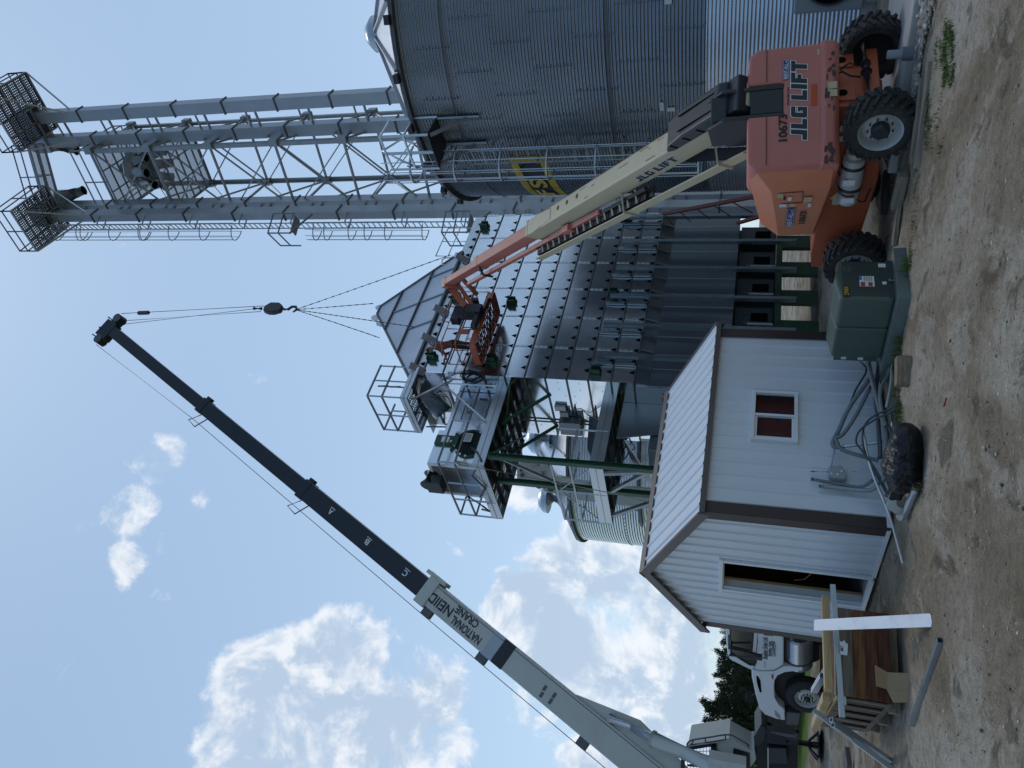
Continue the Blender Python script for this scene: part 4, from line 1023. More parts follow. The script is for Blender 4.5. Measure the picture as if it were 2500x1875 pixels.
mb = MB(); mb.prism([(-1.36, .93), (-1.45, 1.0), (-1.475, 1.13), (-1.45, 1.18), (-.5, 1.18), (-.5, .93)], TP(XL - .01, 0, 0), TY, TZt, TXt * (XR - XL + .02)); mb.build('hood_lip', PINK, hood, bev=.03, seg=3)
mb = MB(); mb.box(TP((XL - .31) / 2, -1.437, 1.865), (-.31 - XL - .06, .012, .012), TAX); mb.box(TP((XR + .14) / 2, -1.437, 1.865), (XR - .14 - .06, .012, .012), TAX); mb.build('hood_seam', mat('seam_shadow', (.16, .04, .03), .6, 0, .1, 4), hood)
mb = MB(); rs = random.Random(11)
for i in range(34):
    x = rs.choice((-.95, -.9, -.84, -.2, -.15, .2, .45)) + rs.uniform(-.1, .1); z = rs.uniform(1.0, 1.13); w = rs.uniform(.01, .05); h = rs.uniform(.006, .03)
    y = -1.452 - .02 * (z - 1.0) / .13
    mb.prism([(-w, -h), (w * .8, -h * 1.2), (w, h * .4), (w * .2, h), (-w * .7, h * .8)], TP(x, y - .006, z), TXt, TZt, -TY * .003)
mb.build('chipped_paint', mat('bare_iron', (.07, .05, .045), .7, .2, .3, 20), hood)
dc = MB(); block_text(dc, 'JLG LIFT', TP(-.71, -1.436, 1.345), TXt, TZt, .205, 1.13, 0, 1); dc.build('lift_lettering', [DECALN, DECALW], hood)
dc = MB(); text(dc, '10673', TP(-.70, -1.436, 1.60), TXt, TZt, .105, .38, offset=.03); text(dc, 'www.jlg.com', TP(-.20, -1.436, 1.575), TXt, TZt, .036, .26, offset=.01); dc.build('stencil_lettering', INKB, hood)
def rent_sign(o, xd, yd, w, h, parent):
    n = xd.cross(yd).normalized(); m = MB(); m.prism([(0, .006), (.006, 0), (w - .006, 0), (w, .006), (w, h - .006), (w - .006, h), (.006, h), (0, h - .006)], o, xd, yd, n * .004)
    sg = m.build('hire_sign', DECALB, parent)
    m = MB()
    for a, b, c, d in ((.006, w - .006, .006, .010), (.006, w - .006, h - .010, h - .006), (.006, .010, .010, h - .010), (w - .010, w - .006, .010, h - .010)):
        m.prism([(a, c), (b, c), (b, d), (a, d)], o + n * .0045, xd, yd, n * .002)
    text(m, 'RENT-ALL', o + xd * (w * .05) + yd * (h * .22) + n * .004, xd, yd, h * .56, w * .74, offset=.02); text(m, 'INC', o + xd * (w * .82) + yd * (h * .24) + n * .004, xd, yd, h * .32, w * .13, offset=.01)
    m.build('sign_lettering', DECALW, sg)
rent_sign(TP(.14 + .03, -1.437, 1.575), TXt, TZt, .29, .085, hood)
mb = MB(); mb.box(TP(-.08, -1.436, 1.255), (.30, .006, .08), TAX); mb.build('bright_patch', mat('fresh_orange', (.50, .07, .02), .45, 0, .05, 3), hood)
mb = MB(); mb.box(TP(.02, -1.462, 1.03), (.095, .01, .12), TAX); mb.box(TP(-.09, -1.462, 1.03), (.095, .01, .12), TAX); mb.box(TP(.52, -1.437, 1.20), (.08, .004, .035), TAX); mb.build('decal', DECALT, hood)
# engine side hood
bm = bmesh.new()
for q in ((-.99, -1.38, .97), (-.99, -1.38, 2.07), (-1.20, -.9, 1.0), (-1.22, -.9, 1.78), (-1.02, -.9, 2.09), (-1.36, .75, 1.10), (-1.36, .75, 1.62), (-1.12, .80, 1.90), (-1.2, 1.02, 1.2), (-1.2, 1.02, 1.55), (-.9, 1.0, 1.75), (-.5, -1.3, .97), (-.5, -1.3, 2.07), (-.5, .9, 1.98), (-.5, .9, 1.0)):
    bm.verts.new(TP(*q))
bmesh.ops.convex_hull(bm, input=bm.verts)
bmesh.ops.dissolve_limit(bm, angle_limit=R_(2), verts=bm.verts, edges=bm.edges)
bm.verts.index_update(); mb = MB(); mb.add([v.co.copy() for v in bm.verts if v.link_faces], []); idx = {v: i for i, v in enumerate([v for v in bm.verts if v.link_faces])}
for f in bm.faces: mb.f.append([idx[v] for v in f.verts]); mb.m.append(0); mb.sm.append(False)
bm.free(); eh = mb.build('engine_hood', ORGS, lift, bev=.02)
e0 = TP(-1.215, -.9, 1.2); e1 = TP(-1.36, .75, 1.2); EX = (e0 - e1).normalized(); EN = EX.cross(TZt).normalized()
def EP(k, z, o=.012): return lerp(e0, e1, k) + TZt * (z - 1.2) + EN * o
rent_sign(EP(.74, 1.42), EX, TZt, .66, .12, eh)
dc = MB(); text(dc, '10673', EP(.70, 1.26, .012), EX, TZt, .09, .46, offset=.03); dc.build('stencil_lettering', INKB, eh)
for k, z, w, h, m_ in ((.10, 1.62, .13, .08, DECALT), (.17, 1.50, .12, .05, DECALW), (.30, 1.62, .10, .035, DECALW), (.30, 1.56, .10, .06, DECALW), (.30, 1.43, .1, .08, DECALT), (.22, 1.22, .16, .11, DECALT), (.33, 1.22, .12, .04, DECALW), (.15, 1.58, .1, .03, INKB)):
    mb = MB(); o = EP(k, z); mb.prism([(0, 0), (w, 0), (w, h), (0, h)], o, EX, TZt, EN * .004); mb.build('decal', m_, eh)
mb = MB()
for a, b in (((.02, 1.66), (.02, 1.36)), ((.02, 1.36), (.24, 1.34)), ((.24, 1.34), (.24, 1.64))): mb.bar(EP(a[0], a[1], .004), EP(b[0], b[1], .004), .012, .01)
mb.build('hatch_gap', MATS['seam_shadow'], eh)
# pivot upright, boom
PV = TP(-.09 + .17, -1.02, 2.12); PV = Vector((4.18, 11.52, 2.12)); TIP = atY(1093, 690, 22.75)
bv = (TIP - PV); BLN = bv.length; bv.normalize(); bl = Z.cross(bv).normalized(); bu = bv.cross(bl).normalized()     # left, up
def BP(k, l, u): return PV + bv * k + bl * l + bu * u
BAX = (bl, bu, bv)
mb = MB()
for x in (-.30, .10): mb.box(TP(x - .0, -.95, 1.95), (.06, .92, .95), TAX)
mb.box(TP(-.10, -.62, 2.0), (.34, .1, 1.0), TAX); mb.box(TP(-.1, -1.38, 1.86), (.34, .05, .44), TAX)
mb.prism([(-1.42, 1.62), (-.6, 1.62), (-.55, 2.62), (-1.15, 2.66), (-1.40, 2.45)], TP(-.335, 0, 0), TY, TZt, TXt * .05); mb.prism([(-1.42, 1.62), (-.6, 1.62), (-.55, 2.62), (-1.15, 2.66), (-1.40, 2.45)], TP(.085, 0, 0), TY, TZt, TXt * .05)
mb.box(TP(-.1, -1.27, 2.50), (.36, .08, .22), TAX)
mb.build('boom_upright', BLACKP, lift, bev=.02)
mb = MB(); mb.box(TP(-.12, -1.39, 1.83), (.02, .005, .07), TAX); mb.build('decal', DECALW, lift)
kb = BLN * .52
mb = MB(); mb.box(BP((kb - .35) / 2 + .05, 0, 0), (.36, .46, kb + .3), BAX); base = mb.build('boom_base_section', TAN, lift, bev=.03)
mb = MB(); mb.box(BP(kb + .02, 0, 0), (.375, .475, .10), BAX)
mb.prism([(0, .12), (.9, .19), (1.0, .05), (.9, -.19), (0, -.12)], BP(kb - 1.3, 0, .233), bv, bl, bu * .006); mb.build('end_collar', TAN, base, bev=.01)
mb = MB()
for i, k in enumerate((.3, .62, .94, 1.26, 1.6)): mb.cyl(BP(kb - .4 - k * 1.35, -.03, .231), BP(kb - .4 - k * 1.35, -.03, .236), .05, n=14)
mb.build('grease_hole', mat('rust', (.20, .06, .03), .8, 0, .3, 12), base)
mb = MB(); rs = random.Random(4)
for i in range(26):
    k = rs.uniform(.8, kb - .2); mb.box(BP(k, -.182 if rs.random() < .4 else rs.uniform(-.17, .17), .232), (.006 + .01 * rs.random(), .003, rs.uniform(.05, .35)), BAX)
mb.build('scratch', MATS['rust'], base)
mb = MB(); mb.box(BP(kb + BLN * .13, 0, 0), (.27, .36, BLN * .28), BAX); midb = mb.build('boom_mid_section', PINKB, lift, bev=.02)
mb = MB(); mb.box(BP(kb + BLN * .262, 0, 0), (.285, .375, .3), BAX); mb.build('mid_collar', PINKB, midb, bev=.01)
mb = MB(); mb.box(BP(BLN * .88, 0, 0), (.2, .28, BLN * .27), BAX); mb.build('boom_fly_section', PINKB, lift, bev=.02)
# side tray with cable chain
mb = MB(); mb.box(BP(kb * .56, .52, -.36), (.02, .19, kb * 1.02), BAX); mb.box(BP(kb * .56, .45, -.45), (.13, .02, kb * 1.02), BAX); tray = mb.build('cable_tray', TAN, lift)
mb = MB()
for i in range(46): 
    k = lerp(kb * .42, kb * 1.07, i / 46); mb.box(BP(k, .39, -.34), (.12, .13, kb * .65 / 46 * .8), BAX); 
mb.tube([BP(kb * .40, .30, -.2), BP(kb * 1.05, .30, -.22)], .04, 6); mb.box(BP(kb * .72, .33, -.33), (.2, .03, kb * .66), BAX); mb.build('cable_chain', BLACK, tray)
mb = MB()
for i in range(15): 
    k = lerp(kb * .45, kb * 1.05, i / 15); mb.bar(BP(k, .22, -.19), BP(k, .46, -.25), .03, .03)
mb.build('chain_rung', mat('plastic_white', (.6, .6, .58), .5, 0, .1, 3), tray)
for k in (.9, kb * .5):
    mb = MB(); mb.bar(BP(k, .19, -.12), BP(k, .54, -.20), .05, .03); mb.bar(BP(k, .54, -.20), BP(k, .54, -.48), .05, .03); mb.build('tray_bracket', TAN, tray)
mb = MB(); mb.box(BP(kb * .83 + BLN * .31 / 2 + .35, .27, -.22), (.10, .13, BLN - kb * .83), BAX); mb.box(BP(kb * .83 - .1, .29, -.2), (.14, .24, .34), BAX); mb.build('hose_carrier_tube', PINKB, lift, bev=.01)
mb = MB(); mb.bar(BP(BLN * .775, .1, .1), BP(BLN * .775, .36, -.05), .06, .05); mb.bar(BP(BLN * .775, .36, -.05), BP(BLN * .775, .36, -.34), .05, .06); mb.build('carrier_clamp', BLACKP, lift)
dc = MB(); block_text(dc, 'JLG LIFT', BP(3.05, .181, -.10), -bv, bu, .17, 1.25, 0, 1); dc.build('boom_lettering', [DECALN, DECALW], base)
mb = MB(); mb.prism([(0, 0), (1.5, 0), (1.68, .07), (1.5, .18), (1.05, .25), (.1, .27), (0, .2)], BP(-.05, -.23, .20), bv, bu, bl * .46); cov = mb.build('boom_cover', mat('black_plastic', (.028, .031, .036), .5, 0, .12, 6), lift, bev=.04, seg=3)
mb = MB()
for l in (-.11, .13): mb.box(BP(.6, l, .468), (.018, .012, .9), BAX)
for k in (.35, .7, 1.05, 1.4): mb.box(BP(k - .05, .232, .32), (.012, .15, .03), BAX)
mb.build('cover_groove', HOLE, cov)
mb = MB(); mb.box(BP(-.12, 0, .1), (.52, .52, .28), BAX); mb.cyl(BP(0, .32, 0), BP(0, -.32, 0), .09, n=16); mb.build('boom_pivot', BLACKP, lift, bev=.03)
mb = MB(); mb.cyl(TP(-.1, .35, 1.75), BP(2.0, .0, -.36), .10, n=16); mb.build('lift_cylinder', BLACKP, lift)
mb = MB(); mb.prism([(0, 0), (.34, .05), (.30, .26), (.05, .22)], BP(.35, .185, -.18), bv, bu, bl * .012); mb.build('gusset', TAN, base)
# basket
BZ = 9.80; bs0, bs1, bt0, bt1 = .06, 2.48, -1.25, -.25
BSK = mat('basket_orange', (.46, .105, .045), .5, 0, .1, 2, dirt=(.2, .07, .04), dscale=3, damt=.4)
def rrect(s0, s1, t0, t1, r, n=4):
    out_ = []
    for cx, cy, a0 in ((s1 - r, t0 + r, -90), (s1 - r, t1 - r, 0), (s0 + r, t1 - r, 90), (s0 + r, t0 + r, 180)):
        for i in range(n + 1):
            a = R_(a0 + 90 * i / n); out_.append((cx + r * math.cos(a), cy + r * math.sin(a)))
    return out_
ring = rrect(bs0, bs1, bt0, bt1, .16); ringi = rrect(bs0 + .02, bs1 - .02, bt0 + .02, bt1 - .02, .15); n_ = len(ring)
mb = MB(); vs = [D(s, t, z) for z in (BZ, BZ + .21) for s, t in ring] + [D(s, t, z) for z in (BZ, BZ + .21) for s, t in ringi]; fs = []
for i in range(n_):
    j = (i + 1) % n_; fs += [(i, j, j + n_, i + n_), (2 * n_ + j, 2 * n_ + i, 3 * n_ + i, 3 * n_ + j), (i + n_, j + n_, 3 * n_ + j, 3 * n_ + i), (j, i, 2 * n_ + i, 2 * n_ + j)]
mb.add(vs, fs); bk_ = mb.build('basket', BSK, lift)
mb = MB()
for i in range(7):
    s = lerp(bs0 + .05, bs1 - .05, i / 6); mb.bar(D(s, bt0 + .02, BZ + .02), D(s, bt1 - .02, BZ + .02), .03, .03)
for i in range(6):
    s0_, s1_ = lerp(bs0 + .05, bs1 - .05, i / 6), lerp(bs0 + .05, bs1 - .05, (i + 1) / 6)
    for t0_, t1_ in ((bt0 + .04, -.75), (-.75, bt1 - .04)): mb.bar(D(s0_, t0_, BZ + .04), D(s1_, t1_, BZ + .04), .03, .02); mb.bar(D(s1_, t0_, BZ + .04), D(s0_, t1_, BZ + .04), .03, .02)
    for k in range(3):
        s = lerp(s0_, s1_, (k + .5) / 3); mb.bar(D(s, bt0 + .04, BZ + .055), D(s, bt1 - .04, BZ + .055), .07, .006)
mb.build('basket_floor', mat('basket_floor_steel', (.16, .045, .03), .6, .1, .2, 5), bk_)
mb = MB(); zt = BZ + 1.12; rr = rrect(bs0 + .02, bs1 - .02, bt0 + .02, bt1 - .02, .1, 2)
mb.tube([D(s, t, zt) for s, t in rr], .023, 6, closed=True); mb.tube([D(s, t, zt - .46) for s, t in rr], .020, 6, closed=True)
for s, t in ((bs0 + .03, bt0 + .05), (bs0 + .03, bt1 - .05), (.72, bt0 + .02), (.72, bt1 - .02), (1.75, bt0 + .02), (1.75, bt1 - .02), (bs1 - .03, bt0 + .05), (bs1 - .03, bt1 - .05)): mb.tube([D(s, t, BZ + .18), D(s, t, zt)], .021, 6)
mb.tube([D(.98, bt0, zt), D(1.0, bt0 - .05, zt + .22), D(1.5, bt0 - .05, zt + .25), D(2.0, bt0 - .03, zt + .22), D(2.05, bt0, zt)], .024, 6); mb.tube([D(1.72, bt0, zt + .2), D(1.74, bt0 + .1, zt), D(1.74, bt0 + .03, zt - .2)], .02, 6)
mb.build('basket_rail', BSK, bk_)
mb = MB(); mb.box(D(1.45, bt0 + .14, BZ + 1.0), (.62, .28, .30), (A, B, Z)); mb.box(D(1.45, bt0 + .05, BZ + .62), (.5, .12, .5), (A, B, Z)); mb.build('control_console', mat('console_black', (.02, .025, .03), .4, 0, .15, 5), bk_, bev=.03)
mb = MB(); mb.box(D(.62, bt0 + .02, BZ + .5), (.18, .06, .3), (A, B, Z)); mb.build('manual_box', BSK, bk_, bev=.01)
mb = MB()
for q in (.78, 2.1): mb.prism([(0, 0), (.18, 0), (.18, .07), (0, .07)], D(q, bt0 - .003, BZ + .08), A, Z, -B * .003)
mb.build('decal', DECALT, bk_)
# levelling links between boom tip and basket
rot = D(1.28, bt0 - .22, BZ + .30)
mb = MB(); mb.box(BP(BLN - .02, .02, -.06), (.30, .42, .34), BAX); tipm = mb.build('boom_tip', PINKB, lift, bev=.02)
mb = MB(); mb.bar(BP(BLN, .16, -.12), rot + A * .22 + Z * .35, .12, .20); mb.bar(BP(BLN - .05, -.02, -.30), rot + A * .05 - Z * .02, .11, .13); mb.build('jib_link', BSK, lift, bev=.01)
mb = MB(); mb.bar(BP(BLN - .5, -.2, -.16), rot + A * .75 + Z * .12, .10, .10); mb.build('jib_strut', BSK, lift)
mb = MB(); mb.box(rot, (.34, .34, .5), (A, B, Z)); mb.box(rot + A * -.35 - Z * .15, (.7, .2, .16), (A, B, Z)); mb.cyl(rot + A * -.2 - Z * .3, rot + A * .55 - Z * .34, .07, n=10); mb.box(rot + A * .42 + Z * .1, (.16, .25, .2), (A, B, Z)); mb.build('rotator', BLACKP, lift, bev=.02)
mb = MB(); rs = random.Random(8)
for i in range(7): mb.tube([BP(BLN - .05 + .03 * rs.random(), .15 + .03 * i, -.05), BP(BLN + .25, .15 + .02 * i, -.15 - .05 * rs.random()), BP(BLN + .18, .2, -.42), rot + A * (.1 + .03 * i) + Z * .3], .016, 5)
mb.tube([rot + A * -.3 - Z * .1, rot + A * .1 - Z * .45 - B * .1, rot + A * .5 - Z * .3 + B * .3, D(.9, -.5, BZ - .1)], .03, 6)
mb.build('hydraulic_hose', BLACK, lift)

# ------------------------------------------------------------------ worker in the basket
SKIN = mat('skin', (.30, .155, .10), .55, 0, .06, 8); SHIRT = mat('dusty_red_shirt', (.17, .062, .05), .85, 0, .15, 9, bump=.3, bscale=25); TROU = mat('dark_trousers', (.022, .024, .028), .85, 0, .2, 9, bump=.3, bscale=25); HAIR = mat('dark_hair', (.012, .009, .008), .7, 0, .2, 30)
def skin_mesh(joints, edges, root, levels=2):
    me = bpy.data.meshes.new('figure'); me.from_pydata([tuple(j[0]) for j in joints], edges, [])
    ob = bpy.data.objects.new('figure', me); COL.objects.link(ob)
    sk = ob.modifiers.new('skin', 'SKIN'); sk.use_smooth_shade = True
    for i, j in enumerate(joints):
        me.skin_vertices[0].data[i].radius = (j[1], j[2] if len(j) > 2 else j[1]); me.skin_vertices[0].data[i].use_root = (i == root)
    su = ob.modifiers.new('sub', 'SUBSURF'); su.levels = levels; su.render_levels = levels
    bpy.context.view_layer.update()
    m = bpy.data.meshes.new_from_object(ob.evaluated_get(bpy.context.evaluated_depsgraph_get()))
    vs = [v.co.copy() for v in m.vertices]; fs = [tuple(p.vertices) for p in m.polygons]
    bpy.data.objects.remove(ob); return vs, fs
WO = D(.52, -.72, BZ + .06); WF, WS = -A, B            # he faces left along the rail; WS is his right-hand side towards the dryer
def WP(f, s, z): return WO + WF * f + WS * s + Z * z
wk = thing('person', 'worker in dusty red shirt and dark trousers leaning over the basket rail', 'person', WO)
J = [(WP(-.06, 0, .93), .135, .115), (WP(-.02, 0, 1.08), .125, .105), (WP(.06, 0, 1.25), .15, .115), (WP(.12, 0, 1.38), .13, .10), (WP(.17, 0, 1.46), .055), (WP(.20, 0, 1.52), .052),
     (WP(.09, .17, 1.37), .062), (WP(.22, .24, 1.15), .048), (WP(.44, .17, 1.10), .036), (WP(.52, .14, 1.10), .034),
     (WP(.09, -.17, 1.37), .062), (WP(.20, -.25, 1.13), .048), (WP(.43, -.22, 1.07), .036), (WP(.51, -.2, 1.08), .034),
     (WP(-.05, .095, .86), .095), (WP(.0, .11, .48), .066), (WP(-.05, .12, .10), .048), (WP(.08, .13, .045), .042), (WP(.17, .13, .035), .034),
     (WP(-.05, -.095, .86), .095), (WP(.05, -.12, .48), .066), (WP(.0, -.13, .10), .048), (WP(.13, -.14, .045), .042), (WP(.22, -.14, .035), .034)]
E_ = [(0, 1), (1, 2), (2, 3), (3, 4), (4, 5), (3, 6), (6, 7), (7, 8), (8, 9), (3, 10), (10, 11), (11, 12), (12, 13), (0, 14), (14, 15), (15, 16), (16, 17), (17, 18), (0, 19), (19, 20), (20, 21), (21, 22), (22, 23)]
vs, fs = skin_mesh(J, E_, 0)
mb = MB(); mb.add(vs, fs, 0, True)
def zone(c):
    h = (c - WO).z; f = (c - WO).dot(WF)
    if h < .93: return 2 if h > .13 else 3
    if f > .26 and h < 1.3 or h > 1.44: return 0
    return 1
for i, f in enumerate(mb.f): mb.m[i] = zone(sum((mb.v[k] for k in f), Vector()) / len(f))
# head: skull, nose, brow, ears
hc = WP(.25, 0, 1.63); hf = (WF * .94 - Z * .34).normalized(); hu = (Z * .94 + WF * .34).normalized()
vs2 = []; fs2 = []; nu, nv = 20, 14
for j in range(nv + 1):
    ph = math.pi * j / nv
    for i in range(nu):
        th = 2 * math.pi * i / nu; x = math.sin(ph) * math.cos(th); y = math.sin(ph) * math.sin(th); z_ = math.cos(ph)
        w = 1 - .22 * max(0, -z_) ** 1.2; fx = .098 * x * w + (.022 * max(0, x) if -.75 < z_ < -.1 else 0)
        if x > .86 and -.3 < z_ < .12: fx += .022 * (1 - abs(y) * 4 if abs(y) < .25 else 0)
        if x > .75 and .12 < z_ < .3: fx += .004
        if x > .7 and .0 < abs(y) - .2 < .35 and .0 < z_ < .15: fx -= .008
        if x > .8 and -.55 < z_ < -.42: fx -= .006
        vs2.append(hc + hf * fx + WS * (.074 * y * w) + hu * (.118 * z_))
for j in range(nv):
    for i in range(nu): fs2.append((j * nu + i, (j + 1) * nu + i, (j + 1) * nu + (i + 1) % nu, j * nu + (i + 1) % nu))
mb.add(vs2, fs2, 0, True)
for k in (-1, 1): mb.lathe([(.0, .012), (.018, .014), (.028, .006), (.03, -.004)], hc + WS * (k * .072) - hf * .005 - hu * .005, WS * k, 10)
def hand(wr, fw, sd, k):
    up_ = Z; m = MB()
    palm = [(wr, .030, .020), (wr + fw * .045 - Z * .005, .038, .018), (wr + fw * .085 - Z * .012, .036, .016)]
    m.tube([p[0] for p in palm], [.028, .036, .03], 10)
    for i, (o, ln) in enumerate(((.027, .072), (.009, .08), (-.009, .075), (-.026, .06))):
        b0 = wr + fw * .085 + sd * o - Z * .012; m.tube([b0, b0 + fw * ln * .4 - Z * .006, b0 + fw * ln * .62 - Z * ln * .32, b0 + fw * ln * .58 - Z * ln * .72], [.0095, .009, .0085, .007], 7)
    t0 = wr + fw * .03 + sd * (.034 * k); m.tube([t0, t0 + fw * .03 + sd * (.022 * k) - Z * .01, t0 + fw * .06 + sd * (.014 * k) - Z * .03], [.012, .011, .008], 7)
    return m
for wr, sd_, k in ((WP(.52, .14, 1.10), WS, -1), (WP(.51, -.2, 1.08), WS, 1)):
    hm_ = hand(wr, (WF - Z * .12).normalized(), sd_, k); o = len(mb.v); mb.v += hm_.v; mb.f += [[i + o for i in f] for f in hm_.f]; mb.m += [0] * len(hm_.f); mb.sm += [True] * len(hm_.f)
mb.build('body', [SKIN, SHIRT, TROU, mat('work_boot', (.05, .035, .025), .7, 0, .2, 8)], wk)
mb = MB(); vs3 = []; fs3 = []
for j in range(8):
    ph = math.pi * .56 * j / 7
    for i in range(18):
        th = 2 * math.pi * i / 18; x = math.sin(ph) * math.cos(th); y = math.sin(ph) * math.sin(th); z_ = math.cos(ph); low = -.35 * max(0, -x) * (j / 7) + (.25 * max(0, x - .3) * (j / 7))
        vs3.append(hc + hf * (.106 * x - .006) + WS * (.082 * y) + hu * (.126 * (z_ + low) + .004))
for j in range(7):
    for i in range(18): fs3.append((j * 18 + i, (j + 1) * 18 + i, (j + 1) * 18 + (i + 1) % 18, j * 18 + (i + 1) % 18))
mb.add(vs3, fs3, 0, True); mb.build('hair', HAIR, wk)
# ------------------------------------------------------------------ corrugated grain bins
def corr_shell(mb, c, r, z0, z1, pitch, amp, seg, a0=0, a1=2 * math.pi, rows=6, mi=0):
    n = int(round((z1 - z0) / pitch * rows)); full = abs(a1 - a0 - 2 * math.pi) < 1e-3
    cols = seg if full else seg + 1; vs = []
    for i in range(n + 1):
        z = z0 + (z1 - z0) * i / n; rr = r + amp * math.sin(2 * math.pi * (z - z0) / pitch)
        for j in range(cols):
            a = a0 + (a1 - a0) * j / seg; vs.append((c[0] + rr * math.cos(a), c[1] + rr * math.sin(a), z))
    fs = [(i * cols + j, i * cols + (j + 1) % cols, (i + 1) * cols + (j + 1) % cols, (i + 1) * cols + j) for i in range(n) for j in range(seg)]
    mb.add(vs, fs, mi, True)
def cone_roof(o, c, r, z, rise, r_top, nribs, m, ribm, eave=.12):
    mb = MB(); ns = nribs * 2
    for i in range(ns):
        a0, a1 = 2 * math.pi * i / ns, 2 * math.pi * (i + 1) / ns
        def q(rr, zz, a): return (c[0] + rr * math.cos(a), c[1] + rr * math.sin(a), zz)
        mb.add([q(r + eave, z - .04, a0), q(r + eave, z - .04, a1), q(r_top, z + rise, a1), q(r_top, z + rise, a0)], [(0, 1, 2, 3)])
    ro = mb.build('roof', m, o)
    mb = MB()
    for i in range(nribs):
        a = 2 * math.pi * i / nribs; d = Vector((math.cos(a), math.sin(a), 0)); cc = Vector((c[0], c[1], 0))
        mb.bar(cc + d * (r + eave) + Z * (z + .02), cc + d * r_top + Z * (z + rise + .04), .07, .09, Z)
    mb.build('roof_rib', ribm, ro)
    mb = MB(); cc = Vector((c[0], c[1], 0)); mb.lathe([(r + eave + .02, z - .10), (r + eave + .02, z + .0), (r + .03, z - .12)], cc, Z, 96); mb.build('eave_edge', STEELD, ro)
    mb = MB(); mb.lathe([(r_top + .02, z + rise - .06), (r_top + .02, z + rise + .25), (r_top * .6, z + rise + .45), (0, z + rise + .5)], cc, Z, 24); mb.build('roof_cap', GALV, ro)
    return ro
BC = Vector((9.68, 19.7, 0)); BR, BH = 4.51, 9.9
def bz(z): return 1.88 + (z - 1.88) * .86
b1 = thing('grain_bin', 'huge corrugated steel grain bin with a caged ladder and yellow sign', 'grain bin', BC)
PT = .0757
mb = MB(); zsw = bz(3.30)
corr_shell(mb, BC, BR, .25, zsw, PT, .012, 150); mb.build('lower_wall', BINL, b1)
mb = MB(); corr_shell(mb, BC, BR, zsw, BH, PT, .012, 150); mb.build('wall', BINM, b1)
mb = MB()
for z in (bz(5.62), bz(9.85)): mb.lathe([(BR + .016, z - .03), (BR + .02, z), (BR + .016, z + .02), (BR + .005, z + .03)], BC, Z, 140)
mb.build('ring_joint', STEELD, b1)
def cyl(a, z, r=BR + .02): return BC + Vector((math.cos(a) * r, math.sin(a) * r, z))
mb = MB(); rs = random.Random(9)
rings = np.arange(zsw + .03, BH - .7, PT * 12)
for i, z0 in enumerate(rings):
    for k in range(12):
        a = R_(182 + 14.2 * k + (7.1 if i % 2 else 0))
        for j in range(12):
            for da in (0, .010):
                if da and j % 2: continue
                p = cyl(a + da, z0 + .03 + j * PT); d_ = Vector((math.cos(a), math.sin(a), 0)); tg = Vector((-d_.y, d_.x, 0)); mb.box(p, (.02, .02, .02), (d_, tg, Z))
    for k in range(60):
        a = R_(180 + 3.0 * k); p = cyl(a, z0 - .02); d_ = Vector((math.cos(a), math.sin(a), 0)); mb.box(p, (.02, .017, .017), (d_, Vector((-d_.y, d_.x, 0)), Z))
mb.build('bolt_heads', MATS['bolt_grey'], b1)
cone_roof(b1, BC, BR, BH, 2.36, .47, 20, ROOFM, GALVD)
mb = MB()
for k in range(12):
    a = R_(172 + 15 * k); p = cyl(a, BH + .02, BR + .16); d_ = Vector((math.cos(a), math.sin(a), 0)); mb.box(p, (.16, .2, .12), (d_, Vector((-d_.y, d_.x, 0)), Z))
mb.build('eave_vent', BLACKP, b1)
mb = MB(); mb.lathe([(BR + .12, 0), (BR + .12, .25), (BR - .1, .25)], BC, Z, 90); mb.build('footing', MATS['concrete'], b1)
mb = MB(); mb.tube([cyl(R_(268), 2.9), cyl(R_(262), 2.0, BR + .1), cyl(R_(252), 1.8, BR + .06)], .008, 5); mb.build('ground_wire', GALVD, b1)
for a, z, w, h in ((R_(246), bz(4.15), .19, .14), (R_(247), bz(3.75), .12, .10), (R_(219), bz(4.35), .2, .09), (R_(218), bz(4.12), .09, .17)):
    d_ = Vector((math.cos(a), math.sin(a), 0)); mb = MB(); mb.box(cyl(a, z, BR + .02), (.01, w, h), (d_, Vector((-d_.y, d_.x, 0)), Z)); mb.build('paper_tag', mat('tag_white', (.55, .55, .55), .6, 0, .1, 20), b1)
# yellow sign wrapped round the wall
YEL = mat('sign_yellow', (.52, .36, .03), .45, 0, .08, 4); SNB = mat('sign_black', (.012, .013, .016), .45, 0, .1, 4)
SA0, SA1, SZ0, SZ1 = R_(203), R_(169), bz(7.65), bz(8.75)     # from its right edge round to the left silhouette
def wrap(mb, a0, a1, z0, z1, r, mi=0, n=40):
    nz = 48
    vs = []
    for i in range(nz + 1):
        z = z0 + (z1 - z0) * i / nz; rr = r + .012 * math.sin(2 * math.pi * (z - zsw) / PT)
        vs += [cyl(lerp(a0, a1, j / n), z, rr) for j in range(n + 1)]
    fs = [(i * (n + 1) + j, i * (n + 1) + j + 1, (i + 1) * (n + 1) + j + 1, (i + 1) * (n + 1) + j) for i in range(nz) for j in range(n)]
    mb.add(vs, [f[::-1] for f in fs] if a1 < a0 else fs, mi, True)
mb = MB(); wrap(mb, SA0, SA1, SZ0, SZ1, BR + .012); sg = mb.build('maker_sign', YEL, b1)
mb = MB(); wrap(mb, R_(200.2), SA1 + .02, SZ0 + .2, SZ1 - .2, BR + .018); mb.build('sign_panel', SNB, sg)
mb = MB()
for ch, ad in (('S', 190.5), ('F', 181.5), ('M', 174.5)):
    text(mb, ch, Vector((0, 0, 0)), Vector((1, 0, 0)), Z, .40, .53 if ch != 'M' else .6, offset=.035, fn=lambda x, y, ad=ad: cyl(R_(ad) - .0 + (x - .53) / BR, SZ0 + .28 + y, BR + .045))
mb.build('sign_letters', YEL, sg)
